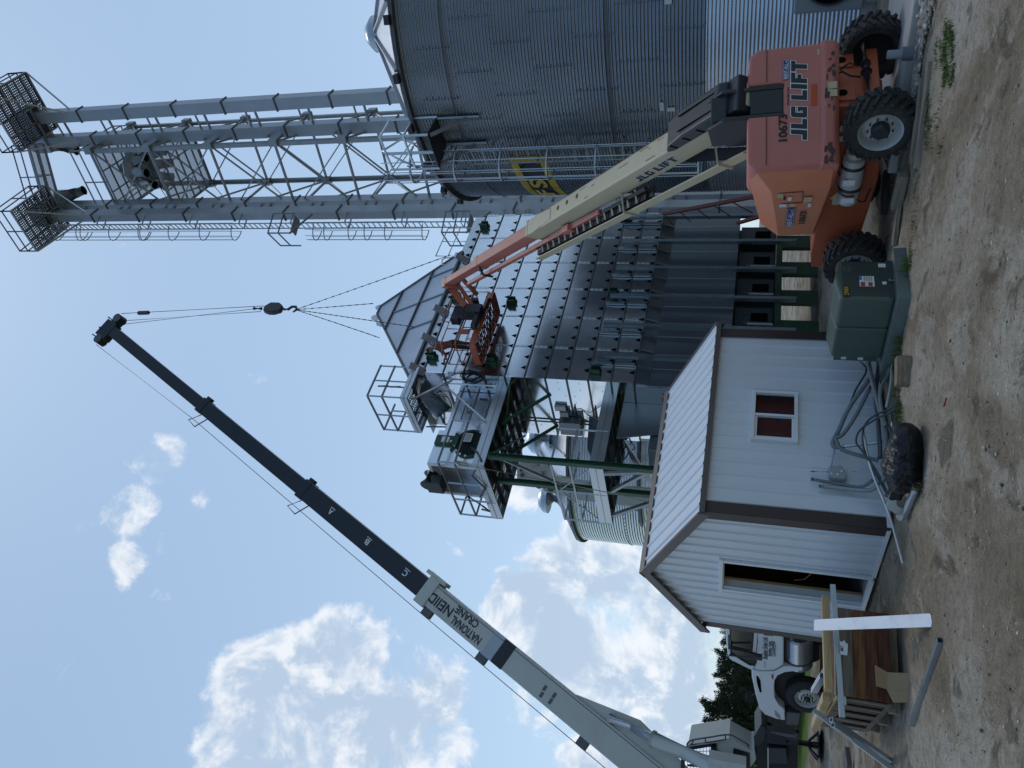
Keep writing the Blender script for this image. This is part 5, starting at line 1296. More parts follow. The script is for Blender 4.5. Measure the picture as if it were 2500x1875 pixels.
mb = MB(); a_ = R_(196.5)
pts = [(-.30, -.26), (.26, -.26), (.26, .05), (0, .31), (-.30, .05)]
mb.add([cyl(a_ + p[0] / BR, (SZ0 + SZ1) / 2 + p[1], BR + .044) for p in pts], [(0, 1, 2, 3, 4)]); mb.build('sign_emblem', SNB, sg)
# ladder with safety cage on the left flank, platform at the eave
la = R_(206); ld = Vector((math.cos(la), math.sin(la), 0)); lt = Vector((-ld.y, ld.x, 0))      # outward, tangent
def LP(o, t, z): return BC + ld * (BR + o) + lt * t + Z * z
lad = MB()
for t in (-.22, .22): lad.bar(LP(.22, t, bz(2.4)), LP(.22, t, BH + .5), .05, .03)
for k in range(27): lad.bar(LP(.22, -.22, 2.4 + .28 * k), LP(.22, .22, 2.4 + .28 * k), .025, .025)
for z in np.arange(2.8, BH, 1.05):
    for t in (-.22, .22): lad.bar(LP(0, t, z), LP(.24, t, z), .05, .04)
ldr = lad.build('ladder', GALVD, b1)
cg = MB()
for z in np.arange(bz(3.4), BH + .4, 1.14):
    cg.tube([LP(.24 + .62 * math.sin(a), .40 * math.cos(a), z) for a in np.linspace(-.1, math.pi + .1, 11)], .032, 5)
for a in np.linspace(.15, math.pi - .15, 7): cg.bar(LP(.24 + .62 * math.sin(a), .40 * math.cos(a), bz(3.4)), LP(.24 + .62 * math.sin(a), .40 * math.cos(a), BH + .9), .045, .012)
cg.build('safety_cage', GALV, ldr)
pm = MB(); pa0, pa1 = R_(209), R_(219.5); zp = BH - .68
for i in range(3):
    a0, a1 = lerp(pa0, pa1, i / 3), lerp(pa0, pa1, (i + 1) / 3)
    vs = [cyl(a, z, r) for z in (zp, zp + .04) for a in (a0, a1) for r in (BR + .03, BR + .78)]
    pm.add(vs, [(0, 1, 3, 2), (4, 6, 7, 5), (1, 5, 7, 3), (0, 2, 6, 4), (0, 4, 5, 1), (2, 3, 7, 6)])
plt = pm.build('eave_platform', DECK, b1)
pm = MB()
for a in (pa0, (pa0 + pa1) / 2, pa1):
    for o in (.78,):
        pm.bar(cyl(a, zp, BR + o), cyl(a, zp + 1.25, BR + o), .045, .045)
pm.bar(cyl(pa1, zp, BR + .05), cyl(pa1, zp + 1.25, BR + .05), .045, .045)
for z in (zp + .62, zp + 1.22):
    for q in (((pa0, .78), ((pa0 + pa1) / 2, .79)), (((pa0 + pa1) / 2, .79), (pa1, .78)), ((pa1, .78), (pa1, .05))): pm.bar(cyl(q[0][0], z, BR + q[0][1]), cyl(q[1][0], z, BR + q[1][1]), .04, .04)
pm.tube([cyl(R_(208), BH - .3, BR + .75), cyl(R_(210), BH + .3, BR + .6), cyl(R_(211), BH + .9, BR + .3), cyl(R_(211), BH + .5, BR - .1), cyl(R_(211), BH + .1, BR + .1)], .03, 6)
pm.build('platform_rail', mat('rail_bright', (.55, .58, .60), .38, .8, .1, 5), plt)
for a in (pa0 + .01, pa1 - .01):
    pm = MB(); pm.bar(cyl(a, zp, BR + .05), cyl(a, zp - 1.05, BR + .05), .08, .05); pm.bar(cyl(a, zp - .02, BR + .72), cyl(a, zp - .75, BR + .07), .07, .06); pm.build('support_bracket', GALVD, plt)
# second bin, further back on the left
B2 = Vector((-1.75, 33.4, 0)); B2R, B2H = 4.75, 8.35
b2 = thing('grain_bin', 'pale corrugated grain bin with a round roof vent behind the shed', 'grain bin', B2)
mb = MB(); corr_shell(mb, B2, B2R, .25, B2H, .10, .016, 120, rows=5); mb.build('wall', BINL, b2)
cone_roof(b2, B2, B2R, B2H, 2.75, .5, 18, mat('bright_roof', (.66, .69, .73), .3, .9, .06, 1.2), GALV)
mb = MB()
for z in (2.0, 4.1, 6.2):
    for k in range(60): a = R_(180 + 3 * k); mb.box(B2 + Vector((math.cos(a) * (B2R + .02), math.sin(a) * (B2R + .02), z)), (.03, .03, .03))
mb.build('bolt_heads', MATS['bolt_grey'], b2)
for a, k in ((R_(262), .42), (R_(212), .30), (R_(300), .4)):
    d_ = Vector((math.cos(a), math.sin(a), 0)); p = B2 + d_ * lerp(B2R, .5, k) + Z * (B2H + 2.75 * k)
    mb = MB(); mb.cyl(p - Z * .1, p + Z * .45, .36, n=20); mb.lathe([(.62, .45), (.60, .62), (.42, .82), (.0, .92)], p, Z, 24); mb.lathe([(.0, .45), (.62, .45)], p, Z, 24)
    mb.build('roof_vent', mat('vent_galv', (.58, .62, .66), .35, .8, .06, 2), b2)
# third, low bin: only its ribbed wall shows between the dryer legs
B3 = D(4.6, 8.2, 0); b3 = thing('grain_bin', 'bright ribbed bin wall seen between the green legs under the dryer', 'grain bin', B3)
mb = MB(); corr_shell(mb, B3, 4.0, .1, 5.6, .13, .032, 110, rows=6); mb.build('wall', BINL, b3)
cone_roof(b3, B3, 4.0, 5.6, 2.1, .4, 16, ROOFM, GALVD)
# unseen dark bin, added off to the right to darken the dryer reflections
B4 = Vector((22.5, 23.6, 0)); b4 = thing('grain_bin', 'unseen corrugated bin added right of the huge bin to darken the dryer reflections', 'grain bin', B4)
mb = MB(); corr_shell(mb, B4, 6.0, .1, 10.8, .15, .02, 90, rows=4); mb.build('wall', mat('dark_reflection_sheet', (.085, .095, .11), .6, .4, .15, 1.5), b4)
cone_roof(b4, B4, 6.0, 10.8, 3.0, .5, 16, ROOFM, GALVD)
# ------------------------------------------------------------------ support tower
TB = Vector((11.385, 33.298, 0)); ps = R_(50.8); TE = Vector((math.cos(ps), math.sin(ps), 0)); TN = Vector((-TE.y, TE.x, 0)); TWD = 3.66
def KP(e, n, z): return TB + TE * (e * TWD) + TN * (n * TWD) + Z * z
tow = thing('support_tower', 'square lattice steel tower standing behind the bins', 'tower', KP(.5, .5, 0))
TOWM = mat('tower_galv', (.30, .315, .33), .5, .65, .14, 3)
TOP = 36.9
for e, n in ((0, 0), (1, 0), (1, 1), (0, 1)):
    mb = MB(); w = .20; ce = KP(e, n, TOP / 2); de = 1 if e == 0 else -1; dn_ = 1 if n == 0 else -1
    mb.box(ce + TN * (dn_ * w / 2), (.03, w, TOP), (TE, TN, Z)); mb.box(ce + TE * (de * w / 2), (w, .03, TOP), (TE, TN, Z)); mb.build('tower_leg', TOWM, tow)
ZN = [36.73 - 3.86 * k for k in range(9)]
FACES = [((0, 0), (1, 0)), ((1, 0), (1, 1)), ((1, 1), (0, 1)), ((0, 1), (0, 0))]
for fi, (p, q) in enumerate(FACES):
    mb = MB()
    for k, z in enumerate(ZN):
        mb.bar(KP(*p, z), KP(*q, z), .10, .10)
        if k + 1 < len(ZN):
            z2 = ZN[k + 1]
            mb.bar(KP(*p, z), KP(*q, z2), .09, .05); mb.bar(KP(*q, z), KP(*p, z2), .09, .05)
    mb.build('face_bracing', TOWM, tow)
mb = MB()
for z in ZN:
    for e, n in ((0, 0), (1, 0), (1, 1), (0, 1)): mb.box(KP(e, n, z), (.34, .34, .46), (TE, TN, Z))
mb.build('gusset_plate', TOWM, tow)
MESH = DECK.copy(); MESH.name = 'grating_mesh'; MESH.node_tree.nodes['Principled BSDF'].inputs['Alpha'].default_value = .42
MESH.node_tree.nodes['Principled BSDF'].inputs['Base Color'].default_value = (.45, .48, .52, 1)
for l in [l for l in MESH.node_tree.links if l.to_socket.name == 'Base Color']: MESH.node_tree.links.remove(l)
MESH.node_tree.nodes['Principled BSDF'].inputs['Base Color'].default_value = (.42, .46, .52, 1)
for z, ext in ((32.85, 0), (36.6, .0)):
    mb = MB(); mb.box(KP(.5, .5, z), (TWD, TWD, .03), (TE, TN, Z)); fl = mb.build('grating_floor', MESH, tow)
    mb = MB()
    for k in range(7): mb.bar(KP(k / 6, 0, z - .06), KP(k / 6, 1, z - .06), .05, .09)
    for k in range(4): mb.bar(KP(0, k / 3, z - .06), KP(1, k / 3, z - .06), .05, .09)
    mb.build('floor_joist', TOWM, fl)
mb = MB()
for z in (37.5, 38.1):
    for p, q in FACES: mb.bar(KP(*p, z), KP(*q, z), .06, .05)
for e, n in ((0, 0), (1, 0), (1, 1), (0, 1), (.5, 0), (0, .5), (1, .5)): mb.bar(KP(e, n, 36.6), KP(e, n, 38.1), .06, .06)
mb.build('tower_rail', TOWM, tow)
# distributor
dz = 35.3; dcen = KP(.48, .50, dz)
dis = thing('grain_distributor', 'grey distributor hub with a ring of open spouts inside the tower', 'distributor', dcen)
mb = MB(); mb.lathe([(0, 1.5), (.35, 1.5), (.40, 1.2), (1.15, .5), (1.2, .2), (1.0, .0), (0, 0)], dcen, Z, 10, smooth=False); mb.build('hub_housing', GALVD, dis)
for k in range(8):
    a = 2 * math.pi * k / 8 + .25; d_ = Vector((math.cos(a), math.sin(a), 0)); p0 = dcen + d_ * .75 + Z * .05; p1 = dcen + d_ * 1.05 - Z * .95
    mb = MB(); mb.tube([p0, p1], [.30, .24], 14, cap=False); mb.lathe([(.24, 0), (.26, 0), (.26, .08), (.24, .08)], p1, (p1 - p0), 14); sp_ = mb.build('spout', GALVD, dis)
    mb = MB(); mb.lathe([(0, -.08), (.23, -.08)], p1, (p0 - p1) * -1, 14); mb.build('spout_opening', HOLE, sp_)
# ------------------------------------------------------------------ bucket elevators
TRUNK = mat('trunk_galv', (.34, .365, .395), .46, .6, .10, .6)
def trunk(mb, c, ax, w, d, z0, z1): mb.box(Vector((c.x, c.y, (z0 + z1) / 2)), (w, d, z1 - z0), (*ax, Z))
GE, GN = Vector((math.cos(R_(47)), math.sin(R_(47)), 0)), Vector((-math.sin(R_(47)), math.cos(R_(47)), 0))
def elevator(label, c1, c2, ax, w, d, ztop, plat, hsz):
    el = thing('bucket_elevator', label, 'bucket elevator', Vector((c1.x, c1.y, 0)), 'bucket elevators on the tower')
    z0 = .3
    for c in (c1, c2):
        mb = MB(); trunk(mb, c, ax, w, d, z0, ztop); t = mb.build('trunk', TRUNK, el)
        mb = MB()
        for z in np.arange(3.5, ztop - .5, 3.05): mb.box(Vector((c.x, c.y, z)), (w + .10, d + .10, .07), (*ax, Z))
        mb.build('trunk_flange', STEELD, t)
    mb = MB(); m = (c1 + c2) / 2; k = (c2 - c1)
    for z in np.arange(5.0, ztop - 1, 3.05): mb.bar(Vector((c1.x, c1.y, z)), Vector((c2.x, c2.y, z)), .09, .09); mb.bar(Vector((c1.x, c1.y, z + .55)), Vector((c2.x, c2.y, z + .55)), .07, .07)
    mb.build('trunk_tie', TOWM, el)
    kd = Vector((k.x, k.y, 0)).normalized(); nd = Vector((-kd.y, kd.x, 0)); ln = k.length
    mb = MB(); mm = Vector((m.x, m.y, ztop)); hw = ln / 2 + .5
    pr = [(-hw, 0), (hw, 0), (hw, .9)] + [(hw * math.cos(a), .9 + .85 * math.sin(a)) for a in np.linspace(.1, math.pi - .1, 12)] + [(-hw, .9)]
    mb.prism(pr, mm - nd * .42, kd, Z, nd * .84); mb.build('head_housing', mat('head_galv', (.40, .42, .45), .42, .7, .08, 1), el)
    (pc, e, n, se, sn) = plat
    zt = ztop - .15
    mb = MB(); sl_n = 6
    for i in range(sl_n):
        for j in range(4):
            cc = pc + e * (se * ((i + .5) / sl_n - .5)) + n * (sn * ((j + .5) / 4 - .5))
            mb.box(Vector((cc.x, cc.y, zt)), (se / sl_n - .07, sn / 4 - .07, .012), (e, n, Z))
    pl_ = mb.build('head_platform', PERF2, el)
    mb = MB()
    for i in range(sl_n + 1):
        cc = pc + e * (se * (i / sl_n - .5)); mb.bar(Vector((cc.x, cc.y, zt - .05)) - n * (sn / 2), Vector((cc.x, cc.y, zt - .05)) + n * (sn / 2), .08, .12)
    for j in range(5):
        cc = pc + n * (sn * (j / 4 - .5)); mb.bar(Vector((cc.x, cc.y, zt - .05)) - e * (se / 2), Vector((cc.x, cc.y, zt - .05)) + e * (se / 2), .07, .12)
    mb.build('platform_frame', TOWM, pl_)
    mb = MB()
    for a in (-1, 1):
        for b in (-1, 0, 1):
            for (ee, nn_) in ((a, b), (b, a)):
                cc = pc + e * (se / 2 * ee) + n * (sn / 2 * nn_); mb.bar(Vector((cc.x, cc.y, zt)), Vector((cc.x, cc.y, zt + 1.2)), .06, .06)
    cn = [pc + e * (se / 2 * a) + n * (sn / 2 * b) for a, b in ((-1, -1), (1, -1), (1, 1), (-1, 1))]
    for z in (zt + .6, zt + 1.18):
        for i in range(4): mb.bar(Vector((cn[i].x, cn[i].y, z)), Vector((cn[(i + 1) % 4].x, cn[(i + 1) % 4].y, z)), .05, .05)
    mb.build('platform_rail', mat('rail_maroon', (.16, .13, .14), .5, .4, .15, 3), pl_)
    mb = MB()
    for a, b in ((-1, -1), (1, -1), (-1, 1)):
        cc = pc + e * (se / 2 * a) + n * (sn / 2 * b); q = c1 if (cc - c1).length < (cc - c2).length else c2
        mb.bar(Vector((cc.x, cc.y, zt - .1)), Vector((q.x, q.y, zt - 2.6)), .07, .07)
    mb.build('platform_strut', GALV, pl_)
    dd = Vector((dcen.x, dcen.y, 0)) - Vector((m.x, m.y, 0)); dd.normalize()
    mb = MB(); q0 = mm + dd * (hw * .8) + Z * .4; q1 = mm + dd * (hw + .15) - Z * .75
    mb.tube([q0, q1], [.5, .27], 10, cap=False); mb.tube([q1, q1 + (q1 - q0).normalized() * .4], [.27, .27], 14, cap=False); sp_ = mb.build('discharge_spout', GALVD, el)
    mb = MB(); mb.lathe([(0, .38), (.25, .38)], q1, (q1 - q0), 14); mb.build('spout_opening', HOLE, sp_)
    return el
PERF2 = PERF.copy(); PERF2.name = 'head_deck'
for nd_ in PERF2.node_tree.nodes:
    if nd_.type == 'MAPPING': nd_.inputs['Rotation'].default_value = (0, 0, -R_(47)); nd_.inputs['Scale'].default_value = (8.5, 8.5, 8.5)
_c1, _c2 = atY(400, 524, 34.3), atY(400, 500, 35.3); L1 = Vector((_c1.x, _c1.y, 0)); L2 = Vector((_c2.x, _c2.y, 0))
_c1, _c2 = atY(400, 267, 33.0), atY(400, 331, 34.0); Q1 = Vector((_c1.x, _c1.y, 0)); Q2 = Vector((_c2.x, _c2.y, 0))
elA = elevator('left elevator with paired trunks and a caged ladder rising beside the dryer', L1, L2, (GE, GN), .62, .42, 40.2, (Vector((7.75, 33.45, 0)), GE, GN, 2.75, 2.5), 1)
elB = elevator('right elevator with two spaced trunks rising behind the huge bin', Q1, Q2, (GE, GN), .52, .60, 40.2, (Vector((13.15, 31.95, 0)), GE, GN, 3.0, 3.1), 1)
# bridge between the two heads
br = thing('catwalk', 'mesh catwalk with handrails joining the two elevator heads', 'catwalk', Vector((10.4, 33.4, 40)))
p0, p1 = Vector((8.6, 34.2, 40.1)), Vector((11.7, 32.9, 40.1)); pd = (p1 - p0).normalized(); pn = Vector((-pd.y, pd.x, 0))
mb = MB(); mb.box((p0 + p1) / 2, (pd.length * (p1 - p0).length, .95, .03), (pd, pn, Z)); mb.build('walkway', MESH, br)
mb = MB()
for s in (-.5, .5, 0): mb.bar(p0 + pn * s - Z * .06, p1 + pn * s - Z * .06, .08, .12)
mb.bar((p0 + p1) / 2 - pn * .5 - Z * .06, (p0 + p1) / 2 + pn * .5 - Z * .06, .06, .08); mb.build('beam', TOWM, br)
mb = MB()
for s in (-.5, .5):
    for z in (.6, 1.15): mb.bar(p0 + pn * s + Z * z, p1 + pn * s + Z * z, .05, .05)
    for k in (0, .5, 1): q = lerp(p0, p1, k) + pn * s; mb.bar(q, q + Z * 1.15, .05, .05)
mb.build('handrail', MATS['rail_maroon'], br)
# ladder with cages on the left elevator
ladd = L1 - Vector((0, 0, 0)); lo = Vector((-.84, -.30, 0)).normalized(); lsd = Vector((-lo.y, lo.x, 0)); lc = L1 + lo * .75
def AP(o, t, z): return Vector((lc.x, lc.y, 0)) + lo * o + lsd * t + Z * z
mb = MB()
for t in (-.24, .24): mb.bar(AP(0, t, 4), AP(0, t, 40.5), .05, .05)
for k in range(118): mb.bar(AP(0, -.24, 4.2 + .305 * k), AP(0, .24, 4.2 + .305 * k), .035, .035)
for z in np.arange(6, 40, 3.05):
    for t in (-.24, .24): mb.bar(AP(0, t, z), AP(-.62, t, z), .05, .05)
la_ = mb.build('ladder', TOWM, elA)
for z0, z1 in ((27.6, 39.9), (17.0, 23.3)):
    mb = MB(); hs = list(np.arange(z0, z1 + .1, 1.95)) + [lerp(z0, z1, .45) + .2, lerp(z0, z1, .8) + .2]
    for z in hs: mb.tube([AP(.06 + .74 * math.sin(a), .40 * math.cos(a), z) for a in np.linspace(0, math.pi, 13)], .025, 5)
    for a in np.linspace(.0, math.pi, 7): mb.bar(AP(.06 + .74 * math.sin(a), .40 * math.cos(a), z0), AP(.06 + .74 * math.sin(a), .40 * math.cos(a), z1), .035, .02)
    mb.build('safety_cage', TOWM, la_)
for zp_ in (23.7, 14.5):
    mb = MB(); mb.box(AP(.38, .62, zp_), (.85, .5, .05), (lo, lsd, Z)); rp_ = mb.build('rest_platform', TOWM, elA)
    mb = MB()
    for o, t in ((1.0, .95), (1.0, -.25), (-.1, .95)): mb.bar(AP(o, t, zp_), AP(o, t, zp_ + 1.2), .06, .06)
    for z in (zp_ + .6, zp_ + 1.18): mb.bar(AP(1.0, .95, z), AP(1.0, -.25, z), .05, .05); mb.bar(AP(1.0, .95, z), AP(-.1, .95, z), .05, .05)
    mb.bar(AP(1.0, .9, zp_), AP(-.1, .9, zp_ - 1.0), .07, .07); mb.build('platform_rail', RAILD, rp_)
# hoops on the part of the ladder that runs down behind the dryer
mb = MB()
for z in (13.1, 12.5, 11.9, 11.3): mb.tube([AP(-.55 + .5 * math.sin(a), .32 * math.cos(a), z) for a in np.linspace(0, math.pi, 11)], .035, 6)
mb.build('ladder_hoop', GALV, la_)
# ------------------------------------------------------------------ pad-mounted transformer
TC = hit(2161, 728, Vector((1.36, 10.95, 0)), Vector((0, 1, 0))); TC.z = 0
tr_ = thing('transformer', 'dark green pad mounted transformer box with yellow number on its door', 'transformer', TC)
TG = mat('transformer_green', (.075, .105, .088), .42, 0, .06, 2, dirt=(.11, .12, .10), dscale=2, damt=.3); TGD = mat('transformer_door', (.040, .052, .046), .45, 0, .06, 2)
def XP(u, w, z): return TC + A * u + B * w + Z * z
U_, W_ = .74, 1.16
mb = MB(); mb.prism([(-.12, 0), (U_ + .12, 0), (U_ + .10, .16), (-.10, .16)], XP(0, -.14, -.02), A, Z, B * (W_ + .5)); mb.build('pad', mat('pad_green', (.13, .155, .14), .6, 0, .1, 3), tr_, bev=.015)
mb = MB(); mb.prism([(0, .14), (U_, .14), (U_, .80), (U_ * .5, .865), (0, .80)], XP(0, .0, 0), A, Z, B * .56); mb.build('hood', TG, tr_, bev=.045, seg=4)
mb = MB(); mb.prism([(.01, .14), (U_ - .01, .14), (U_ - .01, .79), (U_ * .5, .855), (.01, .79)], XP(0, .572, 0), A, Z, B * (W_ - .57)); mb.build('tank', TG, tr_, bev=.04, seg=4)
mb = MB(); mb.box(XP(U_ / 2, -.006, .49), (U_ - .07, .02, .58), (A, B, Z)); dr_ = mb.build('door', TGD, tr_, bev=.012)
mb = MB(); mb.box(XP(U_ / 2, .0, .17), (U_ - .02, .03, .09), (A, B, Z)); mb.build('sill', TGD, tr_)
mb = MB(); mb.box(XP(U_ / 2, W_ + .055, .47), (U_ - .12, .10, .56), (A, B, Z)); rd_ = mb.build('radiator', TG, tr_)
mb = MB()
for z in (.62, .40): mb.box(XP(.055, W_ + .05, z), (.006, .05, .07), (A, B, Z))
mb.build('label', DECALW, rd_)
mb = MB(); mb.box(XP(.10, -.02, .725), (.20, .006, .075), (A, B, Z)); pl_ = mb.build('number_plate', SNB, dr_)
dc = MB(); text(dc, '2749X', XP(.015, -.024, .70), A, Z, .052, .17, offset=.02); dc.build('number', mat('number_yellow', (.62, .40, .02), .5, 0, .05, 5), pl_)
dc = MB(); text(dc, '167', XP(.50, -.017, .715), A, Z, .045, .10, offset=.01); text(dc, '7620', XP(.48, -.017, .655), A, Z, .045, .13, offset=.01); dc.build('stencil', mat('faint_grey', (.14, .15, .145), .6, 0, .1, 5), dr_)
mb = MB(); mb.box(XP(.30, -.02, .47), (.20, .006, .18), (A, B, Z)); wl = mb.build('warning_label', DECALW, dr_)
mb = MB(); mb.box(XP(.24, -.024, .52), (.075, .004, .055), (A, B, Z)); mb.box(XP(.24, -.024, .43), (.075, .004, .05), (A, B, Z)); mb.build('red_panel', mat('warn_red', (.45, .05, .02), .5, 0, .05, 4), wl)
mb = MB(); mb.box(XP(.36, -.024, .545), (.08, .004, .03), (A, B, Z)); mb.build('blue_panel', mat('warn_blue', (.04, .2, .5), .5, 0, .05, 4), wl)
mb = MB()
for i in range(5): mb.box(XP(.345, -.0235, .50 - .022 * i), (.09, .003, .006), (A, B, Z))
mb.build('fine_print', INKB, wl)
mb = MB(); mb.box(XP(.62, -.02, .27), (.07, .006, .09), (A, B, Z)); mb.box(XP(.27, -.02, .26), (.05, .006, .05), (A, B, Z)); mb.build('label', DECALW, dr_)
mb = MB(); mb.cyl(XP(.30, -.03, .19), XP(.30, -.05, .12), .012, n=8); mb.box(XP(.30, -.04, .20), (.03, .03, .03), (A, B, Z)); mb.build('padlock', GALV, tr_)
# ------------------------------------------------------------------ concrete slab, boards, capped pipe, ducted fan
s1, s2 = gnd(2249, 49), gnd(2222, 217); sd = (s1 - s2).normalized(); sn = Vector((-sd.y, sd.x, 0))
mb = MB(); mb.box(s2 + sd * .9 + sn * 1.2 + Z * .02, (4.2, 2.4, .2), (sd, sn, Z)); tag(mb.build('concrete_slab', mat('slab_concrete', (.42, .405, .385), .85, 0, .12, 2.5, bump=.25, bscale=50), bev=.02), kind='structure')
WOODG = wood('weathered_wood', (.17, .135, .10), (.33, .275, .21), 4, 'X'); 
def board(label, p, q, w, h, m=None, z=.03, name='board', grp=None):
    p = Vector(p); q = Vector(q); c = (p + q) / 2; d = (q - p); n = thing(name, label, name, Vector((c.x, c.y, 0)), grp)
    mb = MB(); s_ = Vector((-d.y, d.x, 0)).normalized(); mb.box(Vector((0, 0, 0)), (d.length, w, h), (Vector((1, 0, 0)), Vector((0, 1, 0)), Z))
    o = bpy.data.objects.new('plank', None)
    me = mb.build('plank', m or WOODG, None, bev=.004); bpy.data.objects.remove(o)
    me.parent = n; me.location = (0, 0, c.z + z); me.rotation_euler = d.to_track_quat('X', 'Z').to_euler()
    return n
board('long weathered plank lying on the dirt in front of the concrete slab', gnd(2276, 150), gnd(2244, 410), .14, .05, name='board')
board('narrow weathered plank lying close behind the longest plank', gnd(2258, 190), gnd(2232, 400), .09, .05, z=.035, name='board')
board('grey beam lying under the middle of the boom lift', gnd(2218, 425), gnd(2199, 505), .13, .13, z=.06, name='beam')
board('slim grey board lying toward the transformer below the gas bottle', gnd(2203, 480), gnd(2188, 600), .12, .05, z=.03, name='board')
board('dark plank lying flat in the shade below the lift chassis', gnd(2172, 420), gnd(2168, 520), .2, .08, mat('dark_plank', (.05, .04, .03), .8, 0, .2, 6), z=.05, name='board')
pc = thing('capped_pipe', 'short grey plastic pipe with wide collar standing on the concrete slab', 'pipe', gnd(2229, 130, .12))
PVC = mat('pvc_grey', (.20, .225, .25), .5, 0, .08, 4); q = gnd(2229, 130, .12)
mb = MB(); mb.lathe([(.0, .30), (.05, .30), (.055, .29), (.055, .16), (.062, .12)], q, Z, 20); mb.build('stack', PVC, pc, smooth_angle=40)
mb = MB(); mb.lathe([(.062, .13), (.085, .12), (.088, .01), (.088, 0)], q, Z, 20); mb.build('collar', mat('pvc_dark', (.10, .115, .14), .5, 0, .08, 4), pc, smooth_angle=40)
fq = atY(2050, -58, 15.4); fz = fq.z
fn_ = thing('aeration_fan', 'grey square aeration fan with round dark inlet beside the huge bin', 'fan', Vector((fq.x, fq.y, 0)))
FD = (BC - Vector((fq.x, fq.y, 0))).normalized(); FSD = Vector((-FD.y, FD.x, 0)); FGM = mat('fan_grey', (.20, .225, .245), .5, .3, .06, 2)
fo = Vector((fq.x, fq.y, .85))
mb = MB(); mb.box(fo, (.55, 1.15, 1.15), (FD, FSD, Z)); mb.box(fo - FD * .3, (.06, 1.2, 1.2), (FD, FSD, Z)); mb.build('fan_housing', FGM, fn_, bev=.04)
mb = MB(); mb.lathe([(.0, -.0), (.46, .0), (.5, .05)], fo - FD * .345, -FD, 30); mb.lathe([(0, 0), (.46, 0)], fo - FD * .34, -FD, 30); mb.build('inlet', HOLE, fn_)
mb = MB(); mb.lathe([(.46, 0), (.50, .02), (.50, .06), (.47, .06)], fo - FD * .34, -FD, 30); mb.build('inlet_ring', BLACKP, fn_)
mb = MB(); h_ = .55; f0 = fo + FD * .27; f1 = fo + FD * 2.3
vs = [f0 + FSD * a * h_ + Z * b * h_ for a, b in ((-1, -1), (1, -1), (1, 1), (-1, 1))] + [f1 + FSD * a * 1.0 + Z * (b * .45 - .1) for a, b in ((-1, -1), (1, -1), (1, 1), (-1, 1))]
mb.add(vs, [(0, 1, 5, 4), (1, 2, 6, 5), (2, 3, 7, 6), (3, 0, 4, 7)]); mb.build('transition_duct', FGM, fn_)
mb = MB()
for a in (-.45, .45): mb.box(fo + FSD * a - Z * .72, (.5, .08, .3), (FD, FSD, Z))
mb.build('foot', FGM, fn_)
# red rails of the auger seen at the foot of the bin
au = thing('portable_auger', 'red framed auger with rungs leaning up behind the boom lift', 'auger', Vector((5.6, 22.6, 0))); RED = mat('auger_red', (.13, .012, .014), .5, 0, .15, 3)
a0, a1 = atY(1620, 522, 24.5), atY(1990, 452, 20.5); a2, a3 = atY(1800, 545, 22.5), atY(1990, 490, 20.5)
mb = MB(); mb.bar(a0, a1, .09, .14); mb.build('rail', RED, au); mb = MB(); mb.bar(a2, a3, .07, .12); mb.build('rail', RED, au)
mb = MB()
for k in range(9): q = lerp(a0, a1, k / 8); mb.bar(q, q - Z * (.1 + .08 * k) - Vector((.35, 0, .2)), .03, .03)
mb.build('rung', RED, au)
# ------------------------------------------------------------------ conduit heap along the shed wall
def WQ(x, y, off): return hit(x, y, S0 - SB * off, SB)
COND = mat('conduit_grey', (.155, .175, .185), .5, .15, .12, 5); CONDL = mat('conduit_steel', (.46, .50, .53), .35, .75, .1, 6); CONDD = mat('conduit_dark', (.055, .065, .078), .5, .1, .15, 5)
def smooth_path(pts, n=6):
    out_ = []; k = len(pts)
    for i in range(k - 1):
        p0_, p1_, p2_, p3_ = pts[max(i - 1, 0)], pts[i], pts[i + 1], pts[min(i + 2, k - 1)]
        for j in range(n):
            t = j / n; out_.append(.5 * ((2 * p1_) + (p2_ - p0_) * t + (2 * p0_ - 5 * p1_ + 4 * p2_ - p3_) * t * t + (3 * p1_ - p0_ - 3 * p2_ + p3_) * t ** 3))
    out_.append(pts[-1]); return out_
def pipe(label, pts, r, m, name='conduit', coup=True, cat='conduit'):
    w = [WQ(*p) for p in pts]
    for q in w: q.z = max(q.z, r * .9)
    pth = smooth_path(w); c = sum(w, Vector()) / len(w); o = thing(name, label, cat, Vector((c.x, c.y, 0)), 'electrical conduit heaped by the shed')
    mb = MB(); mb.tube(pth, r, 9); mb.build('tube', m, o)
    if coup:
        mb = MB(); d = (pth[0] - pth[1]).normalized(); mb.cyl(pth[0] - d * .05, pth[0] + d * .012, r * 1.22, n=12); mb.build('coupling', CONDL, o)
    return o
pipe('thick grey conduit with the tall rounded bend highest against the shed wall', [(2128, 918, .55), (2075, 992, .42), (2048, 1050, .3), (2034, 1078, .28), (2036, 1090, .28), (2052, 1092, .28)], .030, COND)
pipe('second grey conduit bend nested just below the tallest bend', [(2125, 945, .5), (2092, 1010, .42), (2060, 1058, .33), (2042, 1070, .3), (2044, 1080, .3), (2060, 1100, .3), (2145, 1125, .3)], .027, COND)
pipe('bright straight steel conduit pointing down from the tallest bend to the bag', [(2050, 1091, .30), (2120, 1083, .35), (2195, 1076, .42)], .024, CONDL)
pipe('thin dark conduit sloping from the transformer toward the window', [(2102, 884, .4), (2115, 905, .4), (2090, 950, .38), (2076, 985, .36)], .014, CONDD)
pipe('thick grey conduit lying longest along the foot of the heap', [(2120, 886, .55), (2130, 930, .6), (2148, 1000, .62), (2160, 1040, .6), (2163, 1080, .6), (2161, 1150, .62), (2158, 1175, .62)], .032, COND)
pipe('dark thick conduit ending in a threaded mouth beside the bag', [(2148, 870, .5), (2138, 960, .5), (2144, 1030, .5), (2149, 1100, .52), (2148, 1118, .52)], .03, CONDD)
